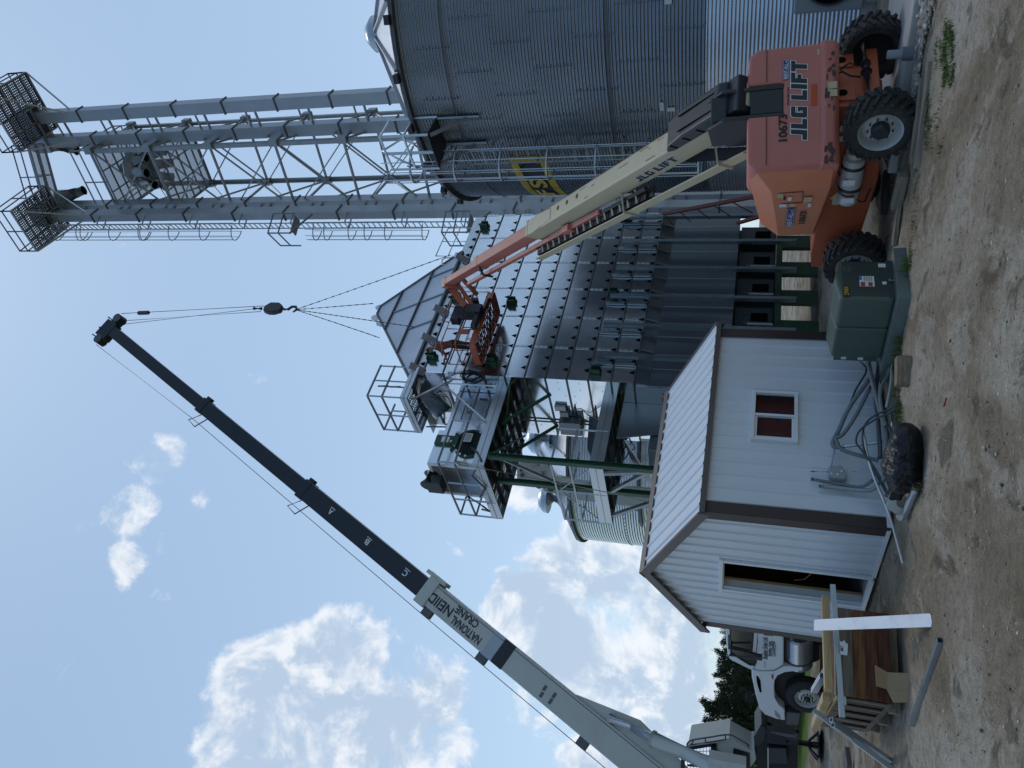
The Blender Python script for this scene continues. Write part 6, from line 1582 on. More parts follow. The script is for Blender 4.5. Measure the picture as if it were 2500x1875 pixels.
pipe('grey conduit crossing up to the transformer above the wood block', [(2190, 852, .75), (2172, 905, .72), (2152, 945, .7), (2150, 985, .68), (2163, 1040, .66)], .026, COND)
pipe('pale conduit crossing the heap toward the wood block', [(2188, 890, .8), (2175, 940, .75), (2164, 995, .7)], .02, mat('conduit_pale', (.36, .40, .40), .45, .2, .1, 6), coup=False)
pipe('black cable pair looping out over the grass', [(2212, 950, .95), (2206, 975, .9), (2180, 995, .82), (2140, 1012, .7), (2115, 1032, .6), (2106, 1060, .55), (2110, 1100, .5), (2128, 1140, .48), (2165, 1205, .55)], .014, CONDD, 'cable', False, 'cable')
pipe('second black cable looping beneath the first over the grass', [(2214, 958, .97), (2205, 985, .92), (2178, 1004, .84), (2135, 1025, .7), (2100, 1050, .6), (2090, 1078, .55), (2104, 1100, .52), (2140, 1150, .5), (2172, 1215, .56)], .014, CONDD, 'cable', False, 'cable')
pipe('thin steel rod reaching from the heap past the shed corner to the dirt', [(2108, 1055, .5), (2120, 1120, .48), (2134, 1165, .5), (2172, 1260, .65), (2205, 1376, .9)], .017, CONDL, 'rod', False, 'rod')
pipe('lower grey conduit hooked down behind the black bag', [(2172, 1000, .7), (2178, 1035, .7), (2195, 1065, .72)], .018, COND)
pipe('small grey conduit angled down right beside the hooked one', [(2160, 1020, .65), (2172, 1050, .66), (2180, 1075, .68)], .014, CONDD)
pipe('upright conduit elbow with threaded end standing nearest the shed corner', [(2002, 1187, .10), (2050, 1191, .11), (2105, 1197, .14), (2130, 1195, .2), (2145, 1180, .3)], .027, mat('conduit_mid', (.27, .305, .33), .42, .4, .1, 5))
pipe('upright conduit elbow with threaded end standing second from the shed corner', [(1982, 1170, .08), (2040, 1180, .1), (2085, 1188, .13), (2110, 1186, .18), (2130, 1172, .28)], .022, COND)
jb = thing('junction_box', 'small grey round cornered electrical box fixed on the shed wall', 'electrical box', WQ(2040, 1163, .06))
mb = MB(); jx = [WQ(x, y, .05) for x, y in ((2022, 1148), (2053, 1146), (2066, 1168), (2063, 1179), (2035, 1176), (2022, 1170))]; mb.slab(jx, -.10); mb.build('box', mat('box_pale', (.30, .33, .34), .5, .1, .08, 6), jb, bev=.012)
mb = MB(); mb.tube([WQ(1980, 1151, .06), WQ(2023, 1152, .07)], .011, 8); mb.tube([WQ(2028, 1148, .06), WQ(2038, 1096, .10)], .008, 6); mb.tube([WQ(2055, 1154, .09), WQ(2150, 1140, .3)], .008, 6); mb.build('stub_conduit', CONDL, jb)
mb = MB()
for x, y in ((2030, 1156), (2045, 1158), (2055, 1150)): mb.cyl(WQ(x, y, .15), WQ(x, y, .165), .012, n=10)
mb.build('knockout', GALV, jb)
# wood block
wbq = gnd(2226, 905, 0); wb = thing('wood_block', 'short thick block of weathered timber with dark end grain on the dirt', 'wood block', wbq)
wd = Vector((math.cos(R_(12)), math.sin(R_(12)), 0)); ws = Vector((-wd.y, wd.x, 0)); 
mb = MB(); mb.box(wbq + Z * .085 + ws * .06, (.36, .17, .17), (wd, ws, Z)); mb.build('timber', wood('block_wood', (.17, .12, .08), (.31, .24, .17), 3, 'X'), wb, bev=.008)
mb = MB(); mb.box(wbq + Z * .085 + ws * .06 + wd * .181, (.004, .155, .155), (wd, ws, Z)); mb.build('end_grain', wood('end_grain_wood', (.05, .03, .02), (.12, .075, .05), 8, 'Z'), wb)
# black bag
bgc = gnd(2243, 1112); bag = thing('trash_bag', 'crumpled black plastic rubbish bag lying by the conduit heap', 'bag', bgc)
mb = MB(); bd = Vector((math.cos(R_(158)), math.sin(R_(158)), 0)); bs_ = Vector((-bd.y, bd.x, 0)); vs = []; fs = []; NU, NV = 120, 80
for j in range(NV + 1):
    v = j / NV
    for i in range(NU):
        a = 2 * math.pi * i / NU; p = v * 2 - 1
        rad = (1 - abs(p) ** 3.6) ** .5 * (1 + .08 * math.sin(p * 4 + 1))
        x = p * .43; y = math.cos(a) * .235 * rad; z_ = math.sin(a) * .185 * rad
        n = Vector((p * 3, math.cos(a) * 1.5, math.sin(a) * 1.5))
        cr = .030 * noise.noise(n * 1.1) + .022 * abs(noise.noise(n * 2.4 + Vector((p * 4, 0, 0)))) + .005 * abs(noise.noise(n * 7))
        cr += .010 * math.sin(p * 22 + 2.5 * math.sin(a * 2 + p * 3)) * (.3 + .7 * abs(math.cos(a)))
        k = 1 + cr / .2 * rad
        zz = .175 + z_ * k
        vs.append(bgc + bd * x + bs_ * (y * k + .12) + Z * max(-.01, zz))
for j in range(NV):
    for i in range(NU): fs.append((j * NU + i, j * NU + (i + 1) % NU, (j + 1) * NU + (i + 1) % NU, (j + 1) * NU + i))
mb.add(vs, fs, 0, True); bm_ = mat('bag_plastic', (.008, .009, .011), .42, 0, .1, 9, bump=.25, bscale=14, spec=.35); mb.build('bag_body', bm_, bag)
mb = MB(); vs = []; fs = []
for j in range(16):
    for i in range(20):
        a = 2 * math.pi * i / 20; r = .06 + .022 * j / 15 + .012 * math.sin(a * 5 + j * .35) + .006 * math.sin(a * 9 - j * .5); vs.append(bgc + bd * (.36 + .009 * j) + bs_ * (.12 + r * math.cos(a)) + Z * max(.0, .16 + r * math.sin(a) * 1.1 + .004 * j))
for j in range(15):
    for i in range(20): fs.append((j * 20 + i, j * 20 + (i + 1) % 20, (j + 1) * 20 + (i + 1) % 20, (j + 1) * 20 + i))
mb.add(vs, fs, 0, True); mb.build('gathered_mouth', bm_, bag)
mb = MB(); mb.box(bgc - bd * .40 + bs_ * .08 + Z * .335, (.04, .025, .003), (bd, bs_, Z)); mb.build('sticker', DECALW, bag)
# roof flashing hood (white square flange with pipe)
eq = gnd(2226, 1235); el = thing('pipe_boot', 'white square plastic flange on a grey pipe elbow lying beside the bag', 'pipe fitting', eq)
c4 = [hit(x, y, gnd(2222, 1235), Vector((-.25, 1, .25)).normalized()) for x, y in ((2175, 1206), (2208, 1217), (2218, 1228), (2204, 1259), (2164, 1238))]
mb = MB(); mb.slab(c4, .012); mb.build('flange', mat('cream_plastic', (.56, .55, .50), .5, 0, .06, 5), el)
cm_ = sum(c4, Vector()) / 5; nn_ = Vector((-.25, 1, .25)).normalized()
mb = MB(); mb.lathe([(.13, -.004), (.08, -.05), (.055, -.07)], cm_, nn_, 18); mb.build('dished_centre', mat('cream_shade', (.40, .395, .36), .5, 0, .06, 5), el)
mb = MB(); p_ = [gnd(2237, 1190, .05), gnd(2226, 1215, .05), gnd(2216, 1240, .05), gnd(2204, 1262, .06), gnd(2196, 1262, .08)]; mb.tube(smooth_path(p_, 4), .042, 14); mb.build('elbow_pipe', mat('pipe_silver', (.40, .43, .45), .38, .6, .1, 5), el)
mb = MB(); d_ = (p_[0] - p_[1]).normalized(); mb.lathe([(.042, 0), (.05, 0), (.05, .05), (.036, .05), (.034, .0)], p_[0], d_, 18); mb.lathe([(0, .01), (.036, .01)], p_[0], d_, 16); mb.build('pipe_mouth', mat('brass_dark', (.12, .095, .06), .5, .5, .1, 5), el)
# red stick
rsq = gnd(2308, 982); rk = thing('red_stake', 'small red plastic stake lying on the bare dirt', 'stake', rsq); mb = MB(); mb.bar(gnd(2311, 972, .012), gnd(2304, 992, .012), .012, .012); mb.build('stake', mat('stake_red', (.22, .008, .012), .5), rk)
# ------------------------------------------------------------------ lumber crate with steel sections on it
k0 = hit(2182, 1718, Vector((0, 0, .13)), Z); KYAW = R_(31); KF = Vector((math.cos(KYAW), math.sin(KYAW), 0)); KE = Vector((-KF.y, KF.x, 0))
def CR(f, e, z): return k0 + KF * f + KE * e + Z * (z - k0.z)
KW, KD, KH0, KH1 = 1.02, 1.85, .14, .735
crate = thing('lumber_crate', 'crate of red brown boards with slatted end on wooden runners', 'crate', CR(KW / 2, KD / 2, 0))
CED = [wood('cedar_board_%d' % i, c1, c2, 2.2, 'X', .55) for i, (c1, c2) in enumerate((((.055, .018, .010), (.13, .042, .022)), ((.075, .026, .013), (.23, .10, .035)), ((.06, .02, .011), (.15, .055, .027))))]
GRYB = wood('grey_brown_board', (.085, .062, .045), (.21, .165, .12), 2.2, 'X', .7); PINE = wood('pine_board', (.40, .26, .12), (.55, .40, .21), 2.5, 'X', .6)
def cbox(name, f0, f1, e0, e1, z0, z1, m, parent, bev=.003):
    # boards keep their grain: built along local X
    L_ = (f1 - f0, e1 - e0, z1 - z0); mb = MB(); mb.box((0, 0, 0), L_, (Vector((1, 0, 0)), Vector((0, 1, 0)), Z)); o = mb.build(name, m, None, bev=bev); o.parent = parent
    c = CR((f0 + f1) / 2, (e0 + e1) / 2, (z0 + z1) / 2); o.location = c - parent.location; o.rotation_euler = (0, 0, KYAW); return o
zz = [KH0, KH0 + .135, KH0 + .265, KH0 + .405, KH1]
for i in range(4): cbox('front_board', 0, KW, 0, .022, zz[i] + .004, zz[i + 1], (CED[0], CED[2], CED[1], GRYB)[i], crate)
for i in range(4): cbox('back_board', 0, KW, KD - .022, KD, zz[i] + .004, zz[i + 1], CED[i % 3], crate)
cbox('core_stack', .03, KW - .02, .03, KD - .03, KH0, KH1 - .06, mat('board_stack', (.09, .05, .035), .8, 0, .2, 5, stretch=(1, 1, 14)), crate)
for i, e in enumerate((0.03, .42, .84, 1.26, 1.66)):
    mb = MB(); mb.box((0, 0, 0), (.022, .085 if i else .06, KH1 - KH0), (Vector((1, 0, 0)), Vector((0, 1, 0)), Z)); o = mb.build('end_slat', wood('slat_wood', (.13, .10, .075), (.29, .235, .18), 3, 'Z', .75), None, bev=.003); o.parent = crate; o.location = CR(-.012, e + .07, (KH0 + KH1) / 2) - crate.location; o.rotation_euler = (0, 0, KYAW)
    cbox('end_rail', -.024, -.002, e + .12, e + .36, KH1 - .13, KH1 - .02, GRYB, crate); cbox('end_panel', .004, .02, e + .12, e + .38, KH0 + .02, KH1 - .13, mat('panel_brown', (.075, .052, .04), .7, 0, .2, 5), crate)
cbox('end_sill', -.026, -.002, .02, KD, KH0 - .005, KH0 + .05, GRYB, crate); cbox('end_head', -.026, -.002, .02, KD, KH1 - .03, KH1, PINE, crate)
cbox('top_rim', 0, KW, -.004, .03, KH1, KH1 + .012, PINE, crate)
for e in (.25, 1.0, 1.6): cbox('runner', -.05, KW + .03, e, e + .1, .02, KH0 - .004, WOODG, crate)
for i, (x, z, w, h) in enumerate(((.46, KH1 - .125, .17, .095),)):
    mb = MB(); mb.prism([(0, 0), (.13, -.01), (.15, .02), (.172, .03), (.15, .06), (.16, .095), (0, .09)], CR(x, -.004, z), KF, Z, -KE * .003); lb = mb.build('paper_tag', DECALW, crate)
    dc = MB(); text(dc, '#67', CR(x + .04, -.0075, z + .045), KF, Z, .032, .06, offset=.02); dc.build('tag_number', INKB, lb)
for e in (.10, 1.33): 
    mb = MB(); mb.prism([(0, 0), (.10, 0), (.12, .03), (.10, .07), (0, .07)], CR(-.026, e + .14, KH1 - .12), -KE, Z, -KF * .003); mb.build('paper_tag', DECALW, crate)
for i, (a_, b_, w_) in enumerate((((KW + .25, .45), (.06, .12), .10), ((.02, .3), (-.08, 1.7), .10))):
    p, q = CR(a_[0], a_[1], KH1 + .07), CR(b_[0], b_[1], KH1 + .07)
    board(('pale yellow pine two by four lying across the crate top', 'pale yellow pine two by four lying along the slatted end of the crate')[i], p, q, .11, .09, PINE, z=0, name='pine_stud', grp='pine lumber on the crate')
def chan(label, p, q, w, h, m, up=Z, name='steel_channel', grp='steel channels left around the crate', t=.004):
    c = (p + q) / 2; o = thing(name, label, 'steel channel', Vector(c), grp); mb = MB(); x, y = frame_of(q - p, up)
    mb.bar(p - y * (h / 2), q - y * (h / 2), w, t, up); mb.bar(p - x * (w / 2), q - x * (w / 2), t, h, up); mb.bar(p + x * (w / 2), q + x * (w / 2), t, h, up); mb.bar(p - x * (w / 2 - .012) + y * (h / 2), q - x * (w / 2 - .012) + y * (h / 2), .024, t, up); mb.bar(p + x * (w / 2 - .012) + y * (h / 2), q + x * (w / 2 - .012) + y * (h / 2), .024, t, up)
    mb.build('section', m, o); return o
STC = mat('bright_channel', (.46, .53, .60), .32, .6, .08, 3); STD = mat('dull_channel', (.26, .285, .31), .4, .7, .1, 3)
kp = lambda x, y, e: hit(x, y, CR(0, e, 0), KE)
chan('bright steel channel lying across the crate top and past the doorway', kp(2033, 1428, .02), kp(2056, 1752, .02), .055, .05, STC, KE)
chan('second bright steel channel lying close beside the first on the crate top', kp(2046, 1540, .10), kp(2060, 1722, .03), .05, .045, STC, KE)
chan('dull steel channel leaning from the crate top down to the far left', hit(1985, 1733, CR(0, .6, 0), KE), gnd(2195, 1890), .055, .05, STD)
chan('bright steel channel leaning beside the dull one at the slatted end', hit(2029, 1757, CR(0, .35, 0), KE), gnd(2176, 1857), .05, .045, STC)
chan('second bright steel channel leaning nearest the slatted end of the crate', hit(2033, 1770, CR(0, .3, 0), KE), gnd(2172, 1868), .045, .045, mat('pale_channel', (.50, .56, .62), .3, .6, .08, 3))
chan('loose steel channel lying alone on the open dirt', gnd(2296, 1563, .025), gnd(2226, 1768, .025), .055, .05, STD)
p_ = kp(2010, 1650, .9); chan('short steel channel end sticking up behind the crate', p_, p_ + KE * 1.2 + KF * .05, .06, .08, STC)
p_ = kp(2018, 1634, .95); chan('smaller steel channel end beside the short one behind the crate', p_, p_ + KE * 1.2 + KF * .05, .06, .06, STD)
wp0, wp1 = gnd(2276, 1514, .0), hit(1988, 1526, CR(0, -.10, 0), KE); wpl = thing('white_plank', 'dirty white painted plank leaning upright against the crate', 'plank', wp0); wx = Vector((.95, .30, 0)).normalized(); wdv = wp1 - wp0; wn = wx.cross(wdv).normalized()
mb = MB(); ln = wdv.length; wdn = wdv.normalized(); mb.prism([(-.066, .01), (-.02, 0), (.05, .012), (.066, .03), (.062, ln - .02), (.05, ln), (-.055, ln), (-.066, ln - .02)], wp0 - wn * .006, wx, wdn, wn * .012)
mb.build('plank_face', mat('dirty_white', (.62, .66, .72), .45, .1, .04, 2, dirt=(.28, .25, .22), dscale=4, damt=.4), wpl)
mb = MB(); rs = random.Random(6)
for (u, v) in ((-.05, .05), (.05, .05), (-.05, ln - .05), (.05, ln - .06)): mb.cyl(wp0 + wx * u + wdn * v - wn * .009, wp0 + wx * u + wdn * v - wn * .007, .006, n=8)
mb.build('bolt_hole', HOLE, wpl)
cbx = thing('cardboard', 'torn tan cardboard piece propped under the front of the crate', 'cardboard', gnd(2222, 1660)); CBM = mat('cardboard_tan', (.33, .235, .13), .85, 0, .08, 4)
g0, g1 = gnd(2224, 1644), gnd(2222, 1686); gx_ = (g0 - g1).normalized()
mb = MB(); mb.slab([g1, g0, g0 + KE * .10 + Z * .22, g1 + KE * .10 + Z * .22], .006); mb.slab([g1 + KE * .10 + Z * .22, g0 + KE * .10 + Z * .22, g0 + KE * .06 + Z * .36 + gx_ * .05, g1 + KE * .05 + Z * .33], .006); mb.slab([g1, g1 + KE * .10 + Z * .22, g1 - gx_ * .12 + KE * .16 + Z * .14, g1 - gx_ * .10 + KE * .1], .006); mb.build('sheet', CBM, cbx)
# ------------------------------------------------------------------ white semi truck behind the shed
TWc = atY(1970, 1705, 20.3); TH = Vector((math.cos(R_(155)), math.sin(R_(155)), 0)); TNm = Vector((TH.y, -TH.x, 0))
if TNm.y > 0: TNm = -TNm
GZ = TWc.z - .5
truck = thing('truck', 'white heavy truck with lettered door parked behind the metal shed', 'truck', Vector((TWc.x, TWc.y, GZ)))
def tp(x, y, o=0.0): return hit(x, y, TWc + TNm * o, TNm)
def tz(zx, zy, o=0.0): return tp(1650 + zx * .22604, 1500 + zy * .22604, o)        # points read off an enlargement of the photo
TWH = mat('truck_white', (.70, .72, .75), .22, 0, .03, 1); DGL = mat('dark_glass', (.012, .018, .020), .06, 0, .1, 2, spec=.8)
def tpoly(mb, pts, o, dep): mb.slab([tz(*p, o) for p in pts], dep); return mb
def tdir(pts, o):
    q = [tz(*p, o) for p in pts]; n = Vector((0, 0, 0))
    for i in range(len(q)): n += (q[i] - q[0]).cross(q[(i + 1) % len(q)] - q[0])
    return 1 if n.dot(-TNm) * 1 > 0 else -1
def tbuild(name, pts, o, dep, m, parent=None, bev=.0):
    q = [tz(*p, o) for p in pts]; x = (q[1] - q[0]).normalized(); nv = None
    for i in range(2, len(q)):
        nv = x.cross(q[i] - q[0])
        if nv.length > 1e-4: break
    nv.normalize(); y = nv.cross(x); mb = MB(); mb.prism([((p - q[0]).dot(x), (p - q[0]).dot(y)) for p in q], q[0], x, y, -TNm * dep); return mb.build(name, m, parent or truck, bev=bev)
cab = tbuild('cab', [(538, -250), (538, 250), (560, 440), (600, 500), (830, 612), (1062, 612), (1165, 560), (1165, -250)], .02, 2.1, TWH, bev=.05)
arc = [(1175 - 0, 1030), (1110, 975), (1068, 900), (1062, 800), (1066, 720), (1100, 660), (1180, 625), (1370, 606), (1370, 570), (1165, 562), (1062, 612)]
hood = tbuild('hood', [(818, 590), (822, 680), (860, 860), (905, 1020), (960, 1082), (1090, 1132), (1178, 1146)] + arc, .0, 2.0, TWH, bev=.06)
tbuild('wheel_well', [(1070, 640), (1064, 900), (1178, 1040), (1350, 1060), (1400, 600)], -.25, 1.5, BLACK)
tbuild('bumper', [(1190, 1060), (1195, 1200), (1330, 1200), (1350, 1070)], -.05, 2.0, mat('bumper_grey', (.09, .095, .10), .4, .3, .1, 3), bev=.03)
tbuild('door_window', [(592, 150), (600, 345), (818, 392), (826, 205), (805, 188)], .035, .01, DGL, cab)
tbuild('vent_window', [(592, 368), (600, 412), (800, 535), (840, 540), (858, 520), (852, 428), (830, 412)], .035, .01, DGL, cab)
mb = MB()
for pts in ([(585, 145), (595, 350), (820, 398), (832, 200), (805, 182)], [(585, 362), (596, 415), (798, 542), (845, 546), (864, 522), (858, 425)]):
    mb.tube([tz(*p, .04) for p in pts], .025, 5, closed=True)
mb.build('window_seal', BLACKP, cab)
mb = MB(); mb.tube([tz(p, q, .03) for p, q in ((880, 178), (880, 300), (855, 560), (835, 590), (900, 610), (1058, 608), (1160, 548))], .008, 4); mb.build('door_gap', BLACKP, cab)
tbuild('door_handle', [(952, 195), (952, 225), (1052, 235), (1052, 200)], .035, .02, BLACKP, cab)
mb = MB(); mb.bar(tz(575, 440, .25), tz(830, 470, .3), .04, .04); mb.box(tz(890, 458, .3), (.10, .12, .18), (TH, TNm, Z)); mb.bar(tz(590, 430, .05), tz(600, 445, .3), .03, .03); mb.build('mirror', BLACKP, truck)
tbuild('roof_vent', [(565, 225), (565, 375), (582, 375), (582, 225)], .04, .3, BLACKP, cab)
tbuild('hood_vent', [(868, 668), (876, 740), (905, 840), (925, 845), (915, 720), (890, 675)], .012, .02, HOLE, hood)
tbuild('side_marker', [(1030, 660), (1035, 690), (1052, 705), (1054, 645)], .012, .02, mat('marker_red', (.25, .05, .03), .3, 0, .1, 4), hood)
tbuild('headlight', [(1068, 1036), (1072, 1090), (1130, 1138), (1125, 1095)], .012, .05, mat('headlight_glass', (.40, .30, .25), .15, .2, .1, 4), hood)
q0 = tz(1320, 230, -.30); q1 = tz(1320, 545, -.30)
mb = MB(); mb.lathe([(0, 0), (.30, 0), (.34, .04), (.34, (q1 - q0).length - .04), (.30, (q1 - q0).length), (0, (q1 - q0).length)], q0 - TNm * .05, (q1 - q0), 28); ft = mb.build('fuel_tank', mat('tank_alloy', (.42, .44, .46), .25, .9, .06, 2), truck, smooth_angle=35)
mb = MB(); L_ = (q1 - q0).length; mb.lathe([(.345, L_ * .72), (.35, L_ * .72), (.35, L_ * .78), (.345, L_ * .78)], q0 - TNm * .05, (q1 - q0), 28); mb.build('tank_strap', STEELD, ft)
tbuild('step_frame', [(1165, 200), (1165, 560), (1240, 540), (1235, 200)], -.15, 1.6, BLACK)
tbuild('frame_rail', [(1250, -250), (1250, 600), (1420, 600), (1420, -250)], -.7, .3, BLACK)
wc = TWc + TNm * .02
def truck_wheel(c, r):
    mb = MB(); mb.lathe([(.29, .0), (.33, .02), (r - .06, .0), (r - .01, -.04), (r, -.08), (r, -.24), (r - .03, -.28), (.3, -.28)], c, TNm, 44); w = mb.build('wheel', mat('tyre_black', (.016, .016, .017), .75, 0, .2, 8), truck, smooth_angle=35)
    mb = MB(); mb.lathe([(.0, .0), (.09, .0), (.095, -.02), (.19, -.04), (.245, -.13), (.262, -.06), (.29, .0), (.30, -.02)], c, TNm, 40); rm = mb.build('rim', mat('rim_cream', (.55, .54, .50), .45, .1, .06, 3), w, smooth_angle=30)
    mb = MB(); mb.lathe([(0, .06), (.07, .055), (.08, 0)], c, TNm, 18); x, y = frame_of(TNm)
    for i in range(10): a = 2 * math.pi * i / 10; p = c + x * (.13 * math.cos(a)) + y * (.13 * math.sin(a)); mb.cyl(p - TNm * .03, p + TNm * .02, .020, n=7)
    mb.build('hub', BLACKP, rm)
    mb = MB()
    for a in (.6, 2.2, 3.9, 5.4): p = c + x * (.215 * math.cos(a)) + y * (.215 * math.sin(a)); mb.lathe([(0, 0), (.03, 0)], p - TNm * .075, TNm, 10)
    mb.build('hand_hole', HOLE, rm)
truck_wheel(wc, .50)
mb = MB(); mb.cyl(wc - TNm * 1.75, wc - TNm * 2.05, .5, n=30); mb.build('wheel', MATS['tyre_black'], truck)
rwc = wc - TH * 3.9
mb = MB(); mb.cyl(rwc, rwc - TNm * .6, .5, n=30); mb.build('wheel', MATS['tyre_black'], truck)
dc = MB(); to = tz(962, 488, .035); txd = (tz(962, 250, .035) - to).normalized(); W1_ = (tz(962, 250, .035) - to).length
Zt = Z
text(dc, 'Sheldon Grain Ltd.', tz(990, 488, .032), txd, Zt, .115, W1_, offset=.02); text(dc, 'Sheldon, Iowa', tz(1026, 455, .032), txd, Zt, .068, W1_ * .68, offset=.02); text(dc, '712-324-4900', tz(1066, 458, .032), txd, Zt, .08, W1_ * .69, offset=.02); text(dc, 'USDOT 1786 MC 28', tz(1080, 452, .032), txd, Zt, .025, W1_ * .58, offset=.01); dc.build('door_lettering', INKB, cab)
dc = MB(); text(dc, 'DT 570', tz(975, 572, .032), txd, Zt, .05, W1_ * .24, offset=.01); dc.build('badge', GALVD, cab)
mb = MB(); mb.tube([tz(560, 455, -.9), tz(470, 420, -.9), tz(375, 378, -.9)], .006, 4); mb.build('aerial', BLACKP, cab)
mb = MB(); q = tz(800, 890, -1.6); mb.box(q, (.12, .3, .2), (TH, TNm, Z)); mb.bar(q, tz(860, 860, -1.6), .03, .03); mb.build('hood_mirror', BLACKP, truck)
# ------------------------------------------------------------------ truck crane
KBASE = atY(1745, 2020, 20.9); KTIP = atY(272, 806, 26.4)
kv = KTIP - KBASE; KL = kv.length; kv.normalize(); kl = Z.cross(kv).normalized(); ku = kv.cross(kl).normalized()
if kl.y > 0: kl = -kl; 
ks = kl                                             # side that faces the yard
crane = thing('truck_crane', 'truck crane with a long white and black telescopic boom over the dryer', 'crane', Vector((KBASE.x, KBASE.y, -.42)))
CWH = mat('crane_cream', (.52, .53, .50), .42, 0, .04, 1, dirt=(.30, .29, .25), dscale=1.5, damt=.25); CBK = mat('crane_black', (.010, .013, .022), .4, 0, .1, 1.5); CGR = mat('crane_grey', (.40, .45, .52), .4, 0, .05, 2)
def QP(k, s, u): return KBASE + kv * k + ks * s + ku * u
KAX = (ks, ku, kv)
def along(x, y):                                     # distance up the boom of a point seen in the photo
    n = ks; p = hit(x, y, KBASE + ks * .3, n); return (p - KBASE).dot(kv)
kA, kB, kC = along(1035, 1440), along(725, 1200), along(480, 990)
k0_ = -1.5
mb = MB(); mb.box(QP((k0_ + kA) / 2, 0, 0), (.62, .76, kA - k0_), KAX); cb0 = mb.build('boom_base', CWH, crane, bev=.03)
mb = MB(); mb.prism([(0, -.36), (along(1570, 1790) - k0_ - 4.6, -.36), (along(1500, 1745) - k0_ - .6, -.95), (along(1410, 1690) - k0_, -.42), (along(1410, 1690) - k0_, -.3), (0, -.3)], QP(k0_, -.22, 0), kv, ku, ks * .44); mb.build('cylinder_bracket', CWH, cb0, bev=.01)
mb = MB(); mb.box(QP(lerp(k0_, kA, .5), .312, -.30), (.012, .02, kA - k0_ - .3), KAX); mb.build('weld_line', STEELD, cb0)
kd0, kd1, kd2 = along(1240, 1610), along(1214, 1590), along(1190, 1571)
mb = MB(); mb.box(QP((kd0 + kd1) / 2, .314, 0), (.008, .79, kd1 - kd0), KAX); mb.build('black_band', CBK, cb0)
mb = MB(); mb.box(QP((kd1 + kd2) / 2 + .005, .314, 0), (.008, .79, kd2 - kd1 - .01), KAX); mb.build('grey_band', CGR, cb0)
mb = MB(); mb.box(QP(kA - .12, 0, 0), (.74, .94, .40), KAX); mb.box(QP(kA - .1, .1, -.50), (.5, .12, .8), KAX); mb.build('base_collar', CWH, cb0, bev=.02)
dc = MB(); kt0 = along(1182, 1567) 
SER = .40
kq = along(1102, 1505)
text(dc, 'NATIONAL', QP(kt0 + .1, .316, .04), kv, ku, .24, kq - kt0 - .15, offset=.022, lift=.004 if kv.cross(ku).dot(ks) > 0 else -.004)
text(dc, 'CRANE', QP(along(1165, 1530), .316, -.27), kv, ku, .22, along(1112, 1489) - along(1165, 1530), offset=.022, lift=.004 if kv.cross(ku).dot(ks) > 0 else -.004)
text(dc, 'NEIID', QP(kq + .05, .316, -.10), kv, ku, .30, along(1048, 1460) - kq, offset=.022, lift=.004 if kv.cross(ku).dot(ks) > 0 else -.004)
dc.build('boom_lettering', DECALN, cb0)
mb = MB(); mb.box(QP((kA + kB) / 2 - .3, 0, 0), (.50, .66, kB - kA + .6), KAX); s1_ = mb.build('boom_section', CBK, crane, bev=.02)
mb = MB(); mb.box(QP((kB + kC) / 2 - .3, 0, 0), (.42, .56, kC - kB + .6), KAX); s2_ = mb.build('boom_section', CBK, crane, bev=.02)
mb = MB(); mb.box(QP((kC + KL) / 2 - .2, 0, 0), (.34, .46, KL - kC + .4), KAX); s3_ = mb.build('boom_section', CBK, crane, bev=.02)
for k, w, h, p in ((kB, .46, .62, s1_), (kC, .39, .52, s2_)):
    mb = MB(); mb.box(QP(k - .1, 0, 0), (w + .08, h + .08, .3), KAX); mb.box(QP(k - .05, 0, -h / 2 - .08), (.2, .14, .25), KAX); mb.build('section_collar', CBK, p, bev=.02)
    mb = MB(); mb.tube([QP(k - .15, -.1, h / 2), QP(k + .2, -.1, h / 2 + .5), QP(k - .25, -.1, h / 2 + .55), QP(k - .5, -.1, h / 2)], .025, 5); mb.build('rope_guide', STEELD, p)
for i, (x, y, c) in enumerate(((805, 1258, 'A'), (895, 1331, 'B'), (990, 1406, 'C'))):
    k = along(x, y); dc = MB(); lf = .004 if kv.cross(ku).dot(ks) > 0 else -.004
    text(dc, c, QP(k, .256, -.08), kv, ku, .18, .17, offset=.02, lift=lf); dc.box(QP(k + .08, .258, -.13), (.006, .025, .22), KAX); dc.build('section_letter', DECALW, s1_)
for x, y in ((1045, 1485), (1178, 1597), (1428, 1802)):
    k = along(x, y); mb = MB(); mb.box(QP(k, .1, .50), (.24, .26, .32), KAX); mb.build('rope_roller', STEELD, cb0)
for x, y in ((1330, 1680), (1322, 1696), (1353, 1698), (1344, 1712)):
    k = along(x, y); p = hit(x, y, QP(0, .315, 0), ks); mb = MB(); mb.box(p, (.012, .16, .09), KAX); mb.build('bolt_pair', STEELD, cb0)
mb = MB(); mb.box(QP(KL + .05, 0, .05), (.36, 1.45, .34), KAX); mb.box(QP(KL + .1, 0, .1), (.38, .8, .62), KAX); 
for u in (.6, .2, -.35): mb.cyl(QP(KL + .38, -.25, u), QP(KL + .38, .25, u), .03, n=8)
mb.build('boom_head', CBK, crane, bev=.04)
mb = MB()
for u in (-.55, .6): mb.cyl(QP(KL + .05, -.2, u), QP(KL + .05, .2, u), .19, n=22)
mb.build('sheave', STEELD, crane)
HK = D(4.05, 1.4, 19.95)
ROPE = mat('wire_rope', (.10, .10, .11), .5, .6, .15, 20)
mb = MB(); h0 = HK + Z * .55; t0 = QP(KL + .05, .15, -.80); t1 = QP(KL + .05, -.1, -.55); t2 = QP(KL - .1, 0, -.35)
mb.tube([t0, h0 + A * .16], .015, 5); mb.tube([t1, h0 - A * .16], .015, 5); mb.tube([t2, h0 + A * .05], .013, 5); mb.build('hoist_rope', ROPE, crane)
